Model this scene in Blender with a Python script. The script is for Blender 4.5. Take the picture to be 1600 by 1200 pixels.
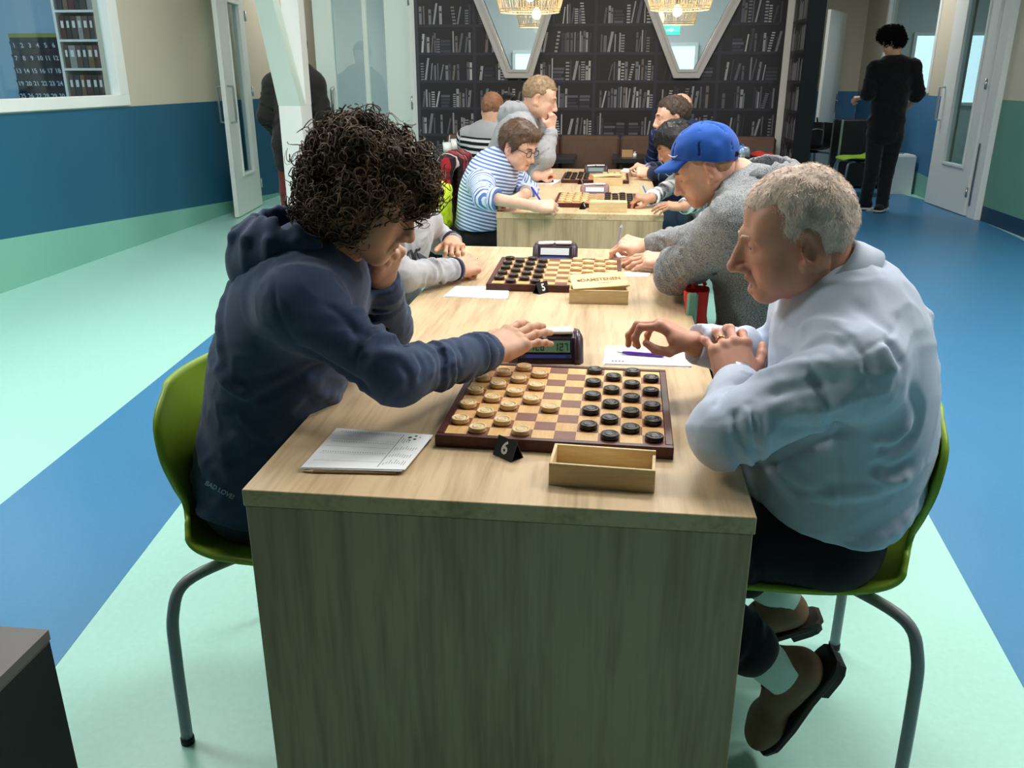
import bpy, math, random
import numpy as np
from mathutils import Matrix, Vector

for o in list(bpy.data.objects):
    bpy.data.objects.remove(o)
scene = bpy.context.scene
COL = scene.collection
rng = np.random.default_rng(7)
random.seed(7)

# ------------------------------------------------------------------ camera
CAM = np.array([0.1703, -1.1838, 1.3849])
YAW, PITCH, FPX = -0.1147, 0.3481, 1321.6
c_f = np.array([math.sin(YAW)*math.cos(PITCH), math.cos(YAW)*math.cos(PITCH), -math.sin(PITCH)])
c_r = np.array([math.cos(YAW), -math.sin(YAW), 0.0])
c_u = np.cross(c_r, c_f)
cam_data = bpy.data.cameras.new('camera')
cam_data.sensor_fit = 'HORIZONTAL'
cam_data.sensor_width = 36.0
cam_data.lens = FPX/1600.0*36.0
cam_data.clip_start = 0.05
cam = bpy.data.objects.new('camera', cam_data)
COL.objects.link(cam)
cam.matrix_world = Matrix(((c_r[0], c_u[0], -c_f[0], CAM[0]),
                           (c_r[1], c_u[1], -c_f[1], CAM[1]),
                           (c_r[2], c_u[2], -c_f[2], CAM[2]),
                           (0, 0, 0, 1)))
scene.camera = cam

# ------------------------------------------------------------------ world, exposure, ceiling lights
world = bpy.data.worlds.new('world')
scene.world = world
world.use_nodes = True
world.node_tree.nodes['Background'].inputs[0].default_value = (0.75, 0.9, 1.0, 1)
world.node_tree.nodes['Background'].inputs[1].default_value = 0.03
scene.view_settings.view_transform = 'Standard'
scene.view_settings.look = 'None'
scene.view_settings.gamma = 1.0
scene.view_settings.use_curve_mapping = False
scene.view_settings.exposure = 0.0
CEIL = 3.0

def area_light(name, loc, sx, sy, power, color=(1, 1, 1), rot=(0, 0, 0)):
    d = bpy.data.lights.new(name, 'AREA')
    d.shape = 'RECTANGLE'; d.size = sx; d.size_y = sy; d.energy = power; d.color = color
    o = bpy.data.objects.new(name, d)
    o.location = loc; o.rotation_euler = rot
    COL.objects.link(o)
    return o

PANELS = [(0.45, 1.60, 1.2, 0.6, 45), (0.3, 3.9, 1.2, 0.6, 40), (-2.3, 2.6, 1.2, 0.6, 44), (2.45, 2.6, 1.2, 0.6, 40),
          (-2.4, 5.2, 1.2, 0.6, 26), (2.6, 5.4, 1.2, 0.6, 20), (-2.2, 0.75, 1.2, 0.6, 33), (2.2, 0.75, 1.2, 0.6, 33),
          (2.9, 10.0, 0.9, 0.6, 24), (-3.0, 9.4, 0.9, 0.6, 14)]
for (lx, ly, sx, sy, pw) in PANELS:
    area_light('ceiling_panel_light', (lx, ly, CEIL-0.05), sx-.06, sy-.06, pw, (1.0, 0.985, 0.96))

# ------------------------------------------------------------------ pixel -> place helpers
def ray(x, y):
    return c_f + c_r*(x-800)/FPX - c_u*(y-600)/FPX
def on_z(x, y, z):
    d = ray(x, y); return CAM + d*(z-CAM[2])/d[2]
def on_y(x, y, Y):
    d = ray(x, y); return CAM + d*(Y-CAM[1])/d[1]
def on_x(x, y, X):
    d = ray(x, y); return CAM + d*(X-CAM[0])/d[0]

# ------------------------------------------------------------------ materials
def s2l(c):
    return tuple(((v/255.0)/12.92 if v/255.0 <= .04045 else ((v/255.0+.055)/1.055)**2.4) for v in c)
MATS = {}
def mat(name, rgb, rough=.55, metal=0.0, spec=.5, noise=0.0, nscale=20.0, bump=0.0, bscale=200.0, stretch=None,
        coat=0.0, sheen=0.0, emit=None, estr=0.0, trans=0.0, tint=False, wave=None, rgb2=None):
    if name in MATS: return MATS[name]
    m = bpy.data.materials.new(name); MATS[name] = m
    m.use_nodes = True
    nt = m.node_tree; N = nt.nodes; L = nt.links
    b = N['Principled BSDF']
    col = (*s2l(rgb), 1)
    b.inputs['Base Color'].default_value = col
    m.diffuse_color = col
    b.inputs['Roughness'].default_value = rough
    b.inputs['Metallic'].default_value = metal
    b.inputs['Specular IOR Level'].default_value = spec
    if coat: b.inputs['Coat Weight'].default_value = coat
    if sheen:
        b.inputs['Sheen Weight'].default_value = sheen
        b.inputs['Sheen Roughness'].default_value = .5
    if emit is not None:
        b.inputs['Emission Color'].default_value = (*s2l(emit), 1)
        b.inputs['Emission Strength'].default_value = estr
    out = None
    if noise or bump or rgb2 is not None:
        tc = N.new('ShaderNodeTexCoord'); mp = N.new('ShaderNodeMapping')
        L.new(tc.outputs['Object'], mp.inputs[0])
        if stretch: mp.inputs['Scale'].default_value = stretch
    if noise or rgb2 is not None:
        tx = N.new('ShaderNodeTexNoise'); tx.inputs['Scale'].default_value = nscale
        tx.inputs['Detail'].default_value = 6
        L.new(mp.outputs[0], tx.inputs['Vector'])
        rp = N.new('ShaderNodeValToRGB')
        c1 = np.array(s2l(rgb)); c2 = np.array(s2l(rgb2)) if rgb2 is not None else c1
        rp.color_ramp.elements[0].position = .32; rp.color_ramp.elements[1].position = .68
        rp.color_ramp.elements[0].color = (*np.clip(c1*(1-noise), 0, 1), 1)
        rp.color_ramp.elements[1].color = (*np.clip(c2*(1+noise), 0, 1), 1)
        L.new(tx.outputs[0], rp.inputs[0]); out = rp.outputs[0]
    if tint:
        at = N.new('ShaderNodeAttribute'); at.attribute_name = 'tint'
        mx = N.new('ShaderNodeMix'); mx.data_type = 'RGBA'; mx.blend_type = 'MULTIPLY'
        mx.inputs[0].default_value = 1
        if out is None: mx.inputs[6].default_value = col
        else: L.new(out, mx.inputs[6])
        L.new(at.outputs[0], mx.inputs[7]); out = mx.outputs[2]
    if out is not None: L.new(out, b.inputs['Base Color'])
    if bump:
        t2 = N.new('ShaderNodeTexNoise'); t2.inputs['Scale'].default_value = bscale; t2.inputs['Detail'].default_value = 3
        L.new(mp.outputs[0], t2.inputs['Vector'])
        bp = N.new('ShaderNodeBump'); bp.inputs['Strength'].default_value = bump; bp.inputs['Distance'].default_value = .002
        L.new(t2.outputs[0], bp.inputs['Height']); L.new(bp.outputs[0], b.inputs['Normal'])
    return m

def wood_mat(name, c_dark, c_light, scale=(14, .55, 14), rough=.5, grain=.45):
    m = bpy.data.materials.new(name); MATS[name] = m
    m.use_nodes = True; nt = m.node_tree; N = nt.nodes; L = nt.links
    b = N['Principled BSDF']; b.inputs['Roughness'].default_value = rough
    b.inputs['Specular IOR Level'].default_value = .35
    tc = N.new('ShaderNodeTexCoord')
    mp = N.new('ShaderNodeMapping'); mp.inputs['Scale'].default_value = scale
    L.new(tc.outputs['Object'], mp.inputs[0])
    n1 = N.new('ShaderNodeTexNoise'); n1.inputs['Scale'].default_value = 1.0; n1.inputs['Detail'].default_value = 5
    n1.inputs['Roughness'].default_value = .55; n1.inputs['Distortion'].default_value = .6
    L.new(mp.outputs[0], n1.inputs['Vector'])
    mp2 = N.new('ShaderNodeMapping'); mp2.inputs['Scale'].default_value = tuple(v*7 for v in scale)
    L.new(tc.outputs['Object'], mp2.inputs[0])
    n2 = N.new('ShaderNodeTexNoise'); n2.inputs['Scale'].default_value = 1.0; n2.inputs['Detail'].default_value = 4
    L.new(mp2.outputs[0], n2.inputs['Vector'])
    ad = N.new('ShaderNodeMath'); ad.operation = 'MULTIPLY_ADD'; ad.inputs[1].default_value = grain
    L.new(n2.outputs[0], ad.inputs[0]); L.new(n1.outputs[0], ad.inputs[2])
    rp = N.new('ShaderNodeValToRGB')
    rp.color_ramp.elements[0].position = .48; rp.color_ramp.elements[1].position = .92
    rp.color_ramp.elements[0].color = (*s2l(c_dark), 1); rp.color_ramp.elements[1].color = (*s2l(c_light), 1)
    L.new(ad.outputs[0], rp.inputs[0]); L.new(rp.outputs[0], b.inputs['Base Color'])
    bp = N.new('ShaderNodeBump'); bp.inputs['Strength'].default_value = .08; bp.inputs['Distance'].default_value = .001
    L.new(n2.outputs[0], bp.inputs['Height']); L.new(bp.outputs[0], b.inputs['Normal'])
    m.diffuse_color = (*s2l(c_light), 1)
    return m

def glass_mat(name, rgb=(235, 250, 250), refl=.09):
    m = bpy.data.materials.new(name); MATS[name] = m
    m.use_nodes = True; nt = m.node_tree; N = nt.nodes; L = nt.links
    N.remove(N['Principled BSDF']); out = N['Material Output']
    t = N.new('ShaderNodeBsdfTransparent'); t.inputs[0].default_value = (*s2l(rgb), 1)
    g = N.new('ShaderNodeBsdfGlossy'); g.inputs['Roughness'].default_value = .02
    mx = N.new('ShaderNodeMixShader'); mx.inputs[0].default_value = refl
    L.new(t.outputs[0], mx.inputs[1]); L.new(g.outputs[0], mx.inputs[2]); L.new(mx.outputs[0], out.inputs[0])
    return m

# ------------------------------------------------------------------ object helpers
def tag(o, label=None, cat=None, group=None, kind=None):
    if label: o['label'] = label
    if cat: o['category'] = cat
    if group: o['group'] = group
    if kind: o['kind'] = kind
    return o
def empty(name, loc=(0, 0, 0), rz=0.0, parent=None):
    o = bpy.data.objects.new(name, None); COL.objects.link(o)
    o.empty_display_size = .05
    o.location = loc; o.rotation_euler = (0, 0, rz); o.parent = parent
    return o
def add_obj(name, me, parent=None, loc=(0, 0, 0), rot=(0, 0, 0)):
    o = bpy.data.objects.new(name, me); COL.objects.link(o)
    o.location = loc; o.rotation_euler = rot; o.parent = parent
    return o
def copy_tree(o, parent=None):
    c = o.copy(); COL.objects.link(c); c.parent = parent
    for ch in o.children:
        copy_tree(ch, c)
    return c
def np_mesh(name, V, F, m=None, smooth=True, mats=None, midx=None):
    """V (n,3); F (k,4) or (k,3) int array"""
    V = np.asarray(V, np.float32); F = np.asarray(F, np.int32)
    me = bpy.data.meshes.new(name)
    k, w = F.shape
    me.vertices.add(len(V)); me.vertices.foreach_set('co', V.ravel())
    me.loops.add(k*w); me.loops.foreach_set('vertex_index', F.ravel())
    me.polygons.add(k)
    me.polygons.foreach_set('loop_start', np.arange(0, k*w, w, dtype=np.int32))
    me.polygons.foreach_set('loop_total', np.full(k, w, np.int32))
    me.polygons.foreach_set('use_smooth', np.full(k, smooth))
    for mm in (mats or ([m] if m else [])): me.materials.append(mm)
    if midx is not None: me.polygons.foreach_set('material_index', np.asarray(midx, np.int32))
    me.update(calc_edges=True)
    return me

class MB:
    """collects faces, builds ONE mesh"""
    def __init__(s): s.v = []; s.f = []; s.m = []; s.sm = []
    def add(s, V, F, mi=0, smooth=False):
        o = len(s.v); s.v += [tuple(map(float, p)) for p in V]
        for f in F: s.f.append(tuple(i+o for i in f)); s.m.append(mi); s.sm.append(smooth)
        return s
    def box(s, lo, hi, mi=0):
        x0, y0, z0 = lo; x1, y1, z1 = hi
        V = [(x0, y0, z0), (x1, y0, z0), (x1, y1, z0), (x0, y1, z0), (x0, y0, z1), (x1, y0, z1), (x1, y1, z1), (x0, y1, z1)]
        return s.add(V, [(0, 3, 2, 1), (4, 5, 6, 7), (0, 1, 5, 4), (1, 2, 6, 5), (2, 3, 7, 6), (3, 0, 4, 7)], mi)
    def bbox(s, lo, hi, b=.003, mi=0):
        """box with chamfered edges"""
        lo = np.array(lo, float); hi = np.array(hi, float); b = min(b, (hi-lo).min()*.45)
        V = []; idx = {}
        for sx in (0, 1):
            for sy in (0, 1):
                for sz in (0, 1):
                    sg = np.array([sx, sy, sz]); c = np.where(sg == 1, hi, lo); d = np.where(sg == 1, -b, b)
                    for ax in range(3):
                        p = c.copy()
                        for a in range(3):
                            if a != ax: p[a] += d[a]
                        idx[(sx, sy, sz, ax)] = len(V); V.append(p)
        F = []
        for ax in range(3):
            a1, a2 = (ax+1) % 3, (ax+2) % 3
            for sd in (0, 1):
                q = []
                for (i, j) in ((0, 0), (1, 0), (1, 1), (0, 1)):
                    k = [0, 0, 0]; k[ax] = sd; k[a1] = i; k[a2] = j
                    q.append(idx[(*k, ax)])
                F.append(tuple(q if sd else q[::-1]))
        for ax in range(3):           # edge chamfers along axis ax
            a1, a2 = (ax+1) % 3, (ax+2) % 3
            for i in (0, 1):
                for j in (0, 1):
                    k0 = [0, 0, 0]; k1 = [0, 0, 0]
                    k0[ax] = 0; k1[ax] = 1
                    for k in (k0, k1): k[a1] = i; k[a2] = j
                    q = (idx[(*k0, a1)], idx[(*k1, a1)], idx[(*k1, a2)], idx[(*k0, a2)])
                    F.append(q if (i ^ j) else q[::-1])
        for sx in (0, 1):
            for sy in (0, 1):
                for sz in (0, 1):
                    q = tuple(idx[(sx, sy, sz, a)] for a in range(3))
                    F.append(q if (sx+sy+sz) % 2 else q[::-1])
        return s.add(V, F, mi)
    def quad(s, a, b, c, d, mi=0): return s.add([a, b, c, d], [(0, 1, 2, 3)], mi)
    def tube(s, pts, r, n=10, mi=0, caps=True, smooth=True):
        pts = [np.array(p, float) for p in pts]; k = len(pts)
        rr = [r]*k if np.isscalar(r) else r
        V = []; prev = None
        for i, p in enumerate(pts):
            t = pts[min(i+1, k-1)]-pts[max(i-1, 0)]; t = t/(np.linalg.norm(t)+1e-12)
            if prev is None:
                a = np.array([0, 0, 1.]) if abs(t[2]) < .9 else np.array([1., 0, 0])
                u = np.cross(t, a)
            else: u = prev-t*(prev@t)
            u /= np.linalg.norm(u)+1e-12; prev = u; w = np.cross(t, u)
            for j in range(n):
                an = 2*math.pi*j/n; V.append(p+rr[i]*(math.cos(an)*u+math.sin(an)*w))
        F = []
        for i in range(k-1):
            for j in range(n):
                F.append((i*n+j, i*n+(j+1) % n, (i+1)*n+(j+1) % n, (i+1)*n+j))
        s.add(V, F, mi, smooth)
        if caps:
            o = len(s.v)-len(V)
            s.f.append(tuple(o+j for j in range(n))[::-1]); s.m.append(mi); s.sm.append(False)
            s.f.append(tuple(o+(k-1)*n+j for j in range(n))); s.m.append(mi); s.sm.append(False)
        return s
    def lathe(s, prof, n=24, mi=0, smooth=True, axis_o=(0, 0, 0)):
        """prof list of (r,z); closed at r=0 ends"""
        V = []; rows = []
        ox, oy, oz = axis_o
        for (r, z) in prof:
            if r < 1e-6: rows.append([len(V)]); V.append((ox, oy, oz+z))
            else:
                rows.append(list(range(len(V), len(V)+n)))
                for j in range(n):
                    an = 2*math.pi*j/n; V.append((ox+r*math.cos(an), oy+r*math.sin(an), oz+z))
        F = []
        for a, b in zip(rows[:-1], rows[1:]):
            for j in range(n):
                j2 = (j+1) % n
                if len(a) == 1 and len(b) == 1: continue
                if len(a) == 1: F.append((a[0], b[j2], b[j]))
                elif len(b) == 1: F.append((a[j], a[j2], b[0]))
                else: F.append((a[j], a[j2], b[j2], b[j]))
        return s.add(V, F, mi, smooth)
    def prism(s, poly, h0, h1, axis=2, mi=0):
        """extrude a polygon given in the two other axes (order kept) along axis"""
        n = len(poly); V = []
        for h in (h0, h1):
            for (a, b) in poly:
                p = [a, b]; p.insert(axis, h); V.append(p)
        F = [tuple(range(n))[::-1], tuple(range(n, 2*n))]
        for j in range(n): F.append((j, (j+1) % n, n+(j+1) % n, n+j))
        return s.add(V, F, mi)
    def xform(s, M, start=0):
        for i in range(start, len(s.v)):
            s.v[i] = tuple(M @ Vector(s.v[i]))
        return s
    def mesh(s, name, *mats):
        me = bpy.data.meshes.new(name); me.from_pydata(s.v, [], s.f)
        me.polygons.foreach_set('material_index', s.m); me.polygons.foreach_set('use_smooth', s.sm)
        for m in mats: me.materials.append(m)
        me.update()
        return me
    def build(s, name, m, parent=None, loc=(0, 0, 0), rot=(0, 0, 0)):
        return add_obj(name, s.mesh(name, *(m if isinstance(m, (list, tuple)) else [m])), parent, loc, rot)

def fix_normals(me):
    import bmesh
    bm = bmesh.new(); bm.from_mesh(me); bmesh.ops.recalc_face_normals(bm, faces=bm.faces); bm.to_mesh(me); bm.free()
    return me

def text_mesh(body, size, m, extrude=.0003, bold=0.0, align='CENTER'):
    cu = bpy.data.curves.new('letters', 'FONT'); cu.body = body; cu.size = size; cu.extrude = extrude
    cu.offset = bold; cu.resolution_u = 3
    cu.align_x = align; cu.align_y = 'CENTER'
    o = bpy.data.objects.new('letters', cu); COL.objects.link(o)
    dg = bpy.context.evaluated_depsgraph_get()
    me = bpy.data.meshes.new_from_object(o.evaluated_get(dg))
    bpy.data.objects.remove(o)
    me.materials.clear(); me.materials.append(m)
    return me

def bez(pts, n):
    """Catmull-Rom through pts"""
    P = [np.array(p, float) for p in pts]; P = [2*P[0]-P[1]]+P+[2*P[-1]-P[-2]]
    out = []
    segs = len(P)-3
    for i in range(segs):
        a, b, c, d = P[i:i+4]
        m = n//segs+1
        for j in range(m if i < segs-1 else m+1):
            t = j/m
            out.append(.5*((2*b)+(-a+c)*t+(2*a-5*b+4*c-d)*t*t+(-a+3*b-3*c+d)*t**3))
    return out
# ------------------------------------------------------------------ signed-distance modelling (surface nets)
def nrm(v):
    v = np.asarray(v, float); return v/(np.linalg.norm(v)+1e-12)
def lerp(a, b, t): return a+(b-a)*t

class SDF:
    def __init__(s, lo, hi, h):
        s.h = h; s.lo = np.asarray(lo, float)-3*h
        n = np.ceil((np.asarray(hi, float)-s.lo)/h).astype(int)+4
        s.v = np.full(tuple(n), 1.0, np.float32)
        s.ax = [(s.lo[i]+h*np.arange(n[i])).astype(np.float32) for i in range(3)]
    def sub(s, lo, hi):
        sl = []
        for i in range(3):
            a = int(np.floor((lo[i]-s.lo[i])/s.h)); b = int(np.ceil((hi[i]-s.lo[i])/s.h))+1
            a = max(a, 0); b = min(b, s.v.shape[i])
            if a >= b: return None
            sl.append(slice(a, b))
        return tuple(sl)
    def pts(s, sl):
        return (s.ax[0][sl[0]][:, None, None], s.ax[1][sl[1]][None, :, None], s.ax[2][sl[2]][None, None, :])
    def comb(s, sl, d, k, mode):
        a = s.v[sl]
        if mode == 'sub':
            d = -d
            if k <= 0: s.v[sl] = np.maximum(a, d)
            else:
                h = np.maximum(k-np.abs(a-d), 0)/k; s.v[sl] = np.maximum(a, d)+h*h*k*.25
        else:
            if k <= 0: s.v[sl] = np.minimum(a, d)
            else:
                h = np.maximum(k-np.abs(a-d), 0)/k; s.v[sl] = np.minimum(a, d)-h*h*k*.25
    def cap(s, a, b, r1, r2=None, k=.02, mode='add'):
        a = np.asarray(a, float); b = np.asarray(b, float)
        if r2 is None: r2 = r1
        m = max(r1, r2)+k+2*s.h
        sl = s.sub(np.minimum(a, b)-m, np.maximum(a, b)+m)
        if sl is None: return s
        X, Y, Z = s.pts(sl); ba = (b-a).astype(np.float32); bb = float(ba@ba)+1e-12
        px, py, pz = X-np.float32(a[0]), Y-np.float32(a[1]), Z-np.float32(a[2])
        t = np.clip((px*ba[0]+py*ba[1]+pz*ba[2])/np.float32(bb), 0, 1)
        d = np.sqrt((px-t*ba[0])**2+(py-t*ba[1])**2+(pz-t*ba[2])**2)-(r1+(r2-r1)*t).astype(np.float32)
        s.comb(sl, d, k, mode); return s
    def chain(s, pts, rr, k=.02, mode='add'):
        if np.isscalar(rr): rr = [rr]*len(pts)
        for i in range(len(pts)-1): s.cap(pts[i], pts[i+1], rr[i], rr[i+1], k, mode)
        return s
    def ell(s, c, r, R=None, k=.02, mode='add'):
        c = np.asarray(c, float); r = np.asarray(r, float)
        R = np.eye(3) if R is None else np.asarray(R, float)      # columns = local axes
        ext = np.sqrt(((R*r[None, :])**2).sum(1))+k+2*s.h
        sl = s.sub(c-ext, c+ext)
        if sl is None: return s
        X, Y, Z = s.pts(sl); px, py, pz = X-np.float32(c[0]), Y-np.float32(c[1]), Z-np.float32(c[2])
        k0 = 0; k1 = 0
        for i in range(3):
            q = px*np.float32(R[0, i])+py*np.float32(R[1, i])+pz*np.float32(R[2, i])
            k0 = k0+(q/np.float32(r[i]))**2; k1 = k1+(q/np.float32(r[i]**2))**2
        k0 = np.sqrt(k0); k1 = np.sqrt(k1)+1e-6
        d = k0*(k0-1)/k1
        d = np.where(k0 < .3, -np.float32(r.min()*.7), d)
        s.comb(sl, d, k, mode); return s
    def box(s, c, hx, R=None, rad=.01, k=.02, mode='add'):
        c = np.asarray(c, float); hx = np.asarray(hx, float)
        R = np.eye(3) if R is None else np.asarray(R, float)
        ext = (np.abs(R)*hx[None, :]).sum(1)+k+2*s.h
        sl = s.sub(c-ext, c+ext)
        if sl is None: return s
        X, Y, Z = s.pts(sl); px, py, pz = X-np.float32(c[0]), Y-np.float32(c[1]), Z-np.float32(c[2])
        o = 0; mx = None
        for i in range(3):
            q = np.abs(px*np.float32(R[0, i])+py*np.float32(R[1, i])+pz*np.float32(R[2, i]))-np.float32(hx[i]-rad)
            o = o+np.maximum(q, 0)**2; mx = q if mx is None else np.maximum(mx, q)
        d = np.sqrt(o)+np.minimum(mx, 0)-np.float32(rad)
        s.comb(sl, d, k, mode); return s
    def cut(s, point, normal, k=.01):
        """remove everything on the side the normal points to"""
        X, Y, Z = s.pts((slice(None),)*3); n = nrm(normal)
        d = (X-np.float32(point[0]))*np.float32(n[0])+(Y-np.float32(point[1]))*np.float32(n[1])+(Z-np.float32(point[2]))*np.float32(n[2])
        s.comb((slice(None),)*3, -d, k, 'sub'); return s
    def noise(s, amp, freq, seed=0, warp=(1, 1, 1)):
        X, Y, Z = np.meshgrid(*s.ax, indexing='ij')
        m = np.abs(s.v) < amp+3*s.h
        P = np.stack([X[m]*warp[0], Y[m]*warp[1], Z[m]*warp[2]], 1)
        s.v[m] += (amp*vnoise(P*freq, seed)).astype(np.float32); return s
    def mesh(s, smooth=1):
        V, F = surface_nets(s.v, s.lo, s.h)
        for _ in range(smooth): V = laplace(V, F, .5)
        return V, F

_lat = {}
def vnoise(P, seed=0):
    """value noise in [-1,1]"""
    if seed not in _lat: _lat[seed] = np.random.default_rng(seed+99).uniform(-1, 1, (64, 64, 64)).astype(np.float32)
    L = _lat[seed]; i = np.floor(P).astype(int); f = P-i; f = f*f*(3-2*f)
    o = 0
    for dx in (0, 1):
        for dy in (0, 1):
            for dz in (0, 1):
                w = (f[:, 0] if dx else 1-f[:, 0])*(f[:, 1] if dy else 1-f[:, 1])*(f[:, 2] if dz else 1-f[:, 2])
                o = o+w*L[(i[:, 0]+dx) & 63, (i[:, 1]+dy) & 63, (i[:, 2]+dz) & 63]
    return o

def surface_nets(v, lo, h):
    ins = v < 0
    A = ins.astype(np.int8)
    S = (A[:-1, :-1, :-1]+A[1:, :-1, :-1]+A[:-1, 1:, :-1]+A[1:, 1:, :-1]+A[:-1, :-1, 1:]+A[1:, :-1, 1:]+A[:-1, 1:, 1:]+A[1:, 1:, 1:])
    act = (S > 0) & (S < 8)
    idx = np.argwhere(act); n = len(idx)
    ids = np.full(act.shape, -1, np.int32); ids[act] = np.arange(n)
    C = [(0, 0, 0), (1, 0, 0), (0, 1, 0), (1, 1, 0), (0, 0, 1), (1, 0, 1), (0, 1, 1), (1, 1, 1)]
    vals = [v[idx[:, 0]+c[0], idx[:, 1]+c[1], idx[:, 2]+c[2]] for c in C]
    acc = np.zeros((n, 3)); cnt = np.zeros(n)
    for a in range(8):
        for b in range(a+1, 8):
            if sum(abs(C[a][i]-C[b][i]) for i in range(3)) != 1: continue
            va, vb = vals[a], vals[b]; m = (va < 0) != (vb < 0)
            t = va[m]/(va[m]-vb[m])
            ca = np.array(C[a], float); cb = np.array(C[b], float)
            acc[m] += ca+(cb-ca)*t[:, None]; cnt[m] += 1
    V = lo+h*(idx+acc/cnt[:, None])
    FF = []
    for ax in range(3):
        sl0 = [slice(None)]*3; sl1 = [slice(None)]*3
        sl0[ax] = slice(0, -1); sl1[ax] = slice(1, None)
        a = ins[tuple(sl0)]; b = ins[tuple(sl1)]
        e = np.argwhere(a != b)
        u, w = (ax+1) % 3, (ax+2) % 3
        ok = (e[:, u] > 0) & (e[:, w] > 0) & (e[:, u] < ids.shape[u]) & (e[:, w] < ids.shape[w]) & (e[:, ax] < ids.shape[ax])
        e = e[ok]; flip = ~a[e[:, 0], e[:, 1], e[:, 2]]
        def cell(du, dw):
            q = e.copy(); q[:, u] += du; q[:, w] += dw; return ids[q[:, 0], q[:, 1], q[:, 2]]
        q = np.stack([cell(-1, -1), cell(0, -1), cell(0, 0), cell(-1, 0)], 1)
        q[flip] = q[flip][:, ::-1]
        FF.append(q)
    F = np.concatenate(FF); F = F[(F >= 0).all(1)]
    return V, F

def laplace(V, F, lam):
    n = len(V); i = np.concatenate([F[:, 0], F[:, 1], F[:, 2], F[:, 3]]); j = np.concatenate([F[:, 1], F[:, 2], F[:, 3], F[:, 0]])
    ii = np.concatenate([i, j]); jj = np.concatenate([j, i])
    c = np.bincount(ii, minlength=n)+1e-9
    W = np.stack([np.bincount(ii, weights=V[jj, a], minlength=n) for a in range(3)], 1)/c[:, None]
    return V+lam*(W-V)

def vert_normals(V, F):
    n = np.cross(V[F[:, 2]]-V[F[:, 0]], V[F[:, 3]]-V[F[:, 1]])
    N = np.zeros_like(V)
    for a in range(3):
        N[:, a] = sum(np.bincount(F[:, c], weights=n[:, a], minlength=len(V)) for c in range(4))
    return N/(np.linalg.norm(N, axis=1)[:, None]+1e-12)

def join(parts):
    V = []; F = []; o = 0
    for (v, f) in parts: V.append(v); F.append(f+o); o += len(v)
    return np.concatenate(V), np.concatenate(F)

def frame(fwd, up):
    """columns: forward, left, up (orthonormal)"""
    f = nrm(fwd); u = np.asarray(up, float); u = nrm(u-f*(u@f)); l = np.cross(u, f)
    return np.stack([f, l, u], 1)

def head_frame(yaw, pitch, roll=0):
    """yaw: direction of face in the floor plane (deg, 0=+x, 90=+y); pitch>0 looks down; roll>0 leans to its left"""
    y, p, r = [math.radians(a) for a in (yaw, pitch, roll)]
    f = np.array([math.cos(y)*math.cos(p), math.sin(y)*math.cos(p), -math.sin(p)])
    l = np.array([-math.sin(y), math.cos(y), 0]); u = np.cross(f, l)
    l2 = l*math.cos(r)-u*math.sin(r); u2 = np.cross(f, l2)
    return np.stack([f, l2, u2], 1)
# ------------------------------------------------------------------ materials of the place
M_mint = mat('floor_mint_vinyl', (160, 214, 203), .38, noise=.03, nscale=60, bump=.05, bscale=300)
M_blue = mat('floor_blue_vinyl', (56, 124, 170), .36, noise=.03, nscale=60, bump=.05, bscale=300)
M_cream = mat('wall_cream_paint', (205, 199, 180), .7, bump=.05, bscale=250)
M_wblue = mat('wall_blue_paint', (28, 94, 126), .6, bump=.05, bscale=250)
M_wmint = mat('wall_mint_paint', (126, 188, 172), .6, bump=.05, bscale=250)
M_wgreen = mat('wall_green_paint', (96, 152, 134), .6, bump=.05, bscale=250)
M_wnavy = mat('wall_navy_paint', (14, 62, 92), .6)
M_white = mat('white_lacquer', (232, 238, 236), .4)
M_offw = mat('white_plaster', (236, 238, 236), .65, bump=.04, bscale=150)
M_ceil = mat('ceiling_grey', (128, 130, 130), .9)
M_steel = mat('brushed_steel', (190, 195, 195), .28, metal=1)
M_dark = mat('dark_panel_paint', (9, 16, 18), .8, spec=.15)
M_black = mat('black_plastic', (14, 14, 15), .45)
M_glass = glass_mat('window_glass', (241, 247, 248), .07)
M_glass2 = glass_mat('door_glass', (232, 242, 243), .10)
M_cyan = mat('pale_cyan_paint', (206, 212, 212), .7)
M_lamp = mat('lamp_diffuser', (255, 250, 240), .5, emit=(255, 244, 228), estr=6)
M_day = mat('daylight_pane', (210, 235, 240), .5, emit=(205, 236, 245), estr=1.3)

def struct(o): o['kind'] = 'structure'; return o
XL, XR = -3.93, 3.95

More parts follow.
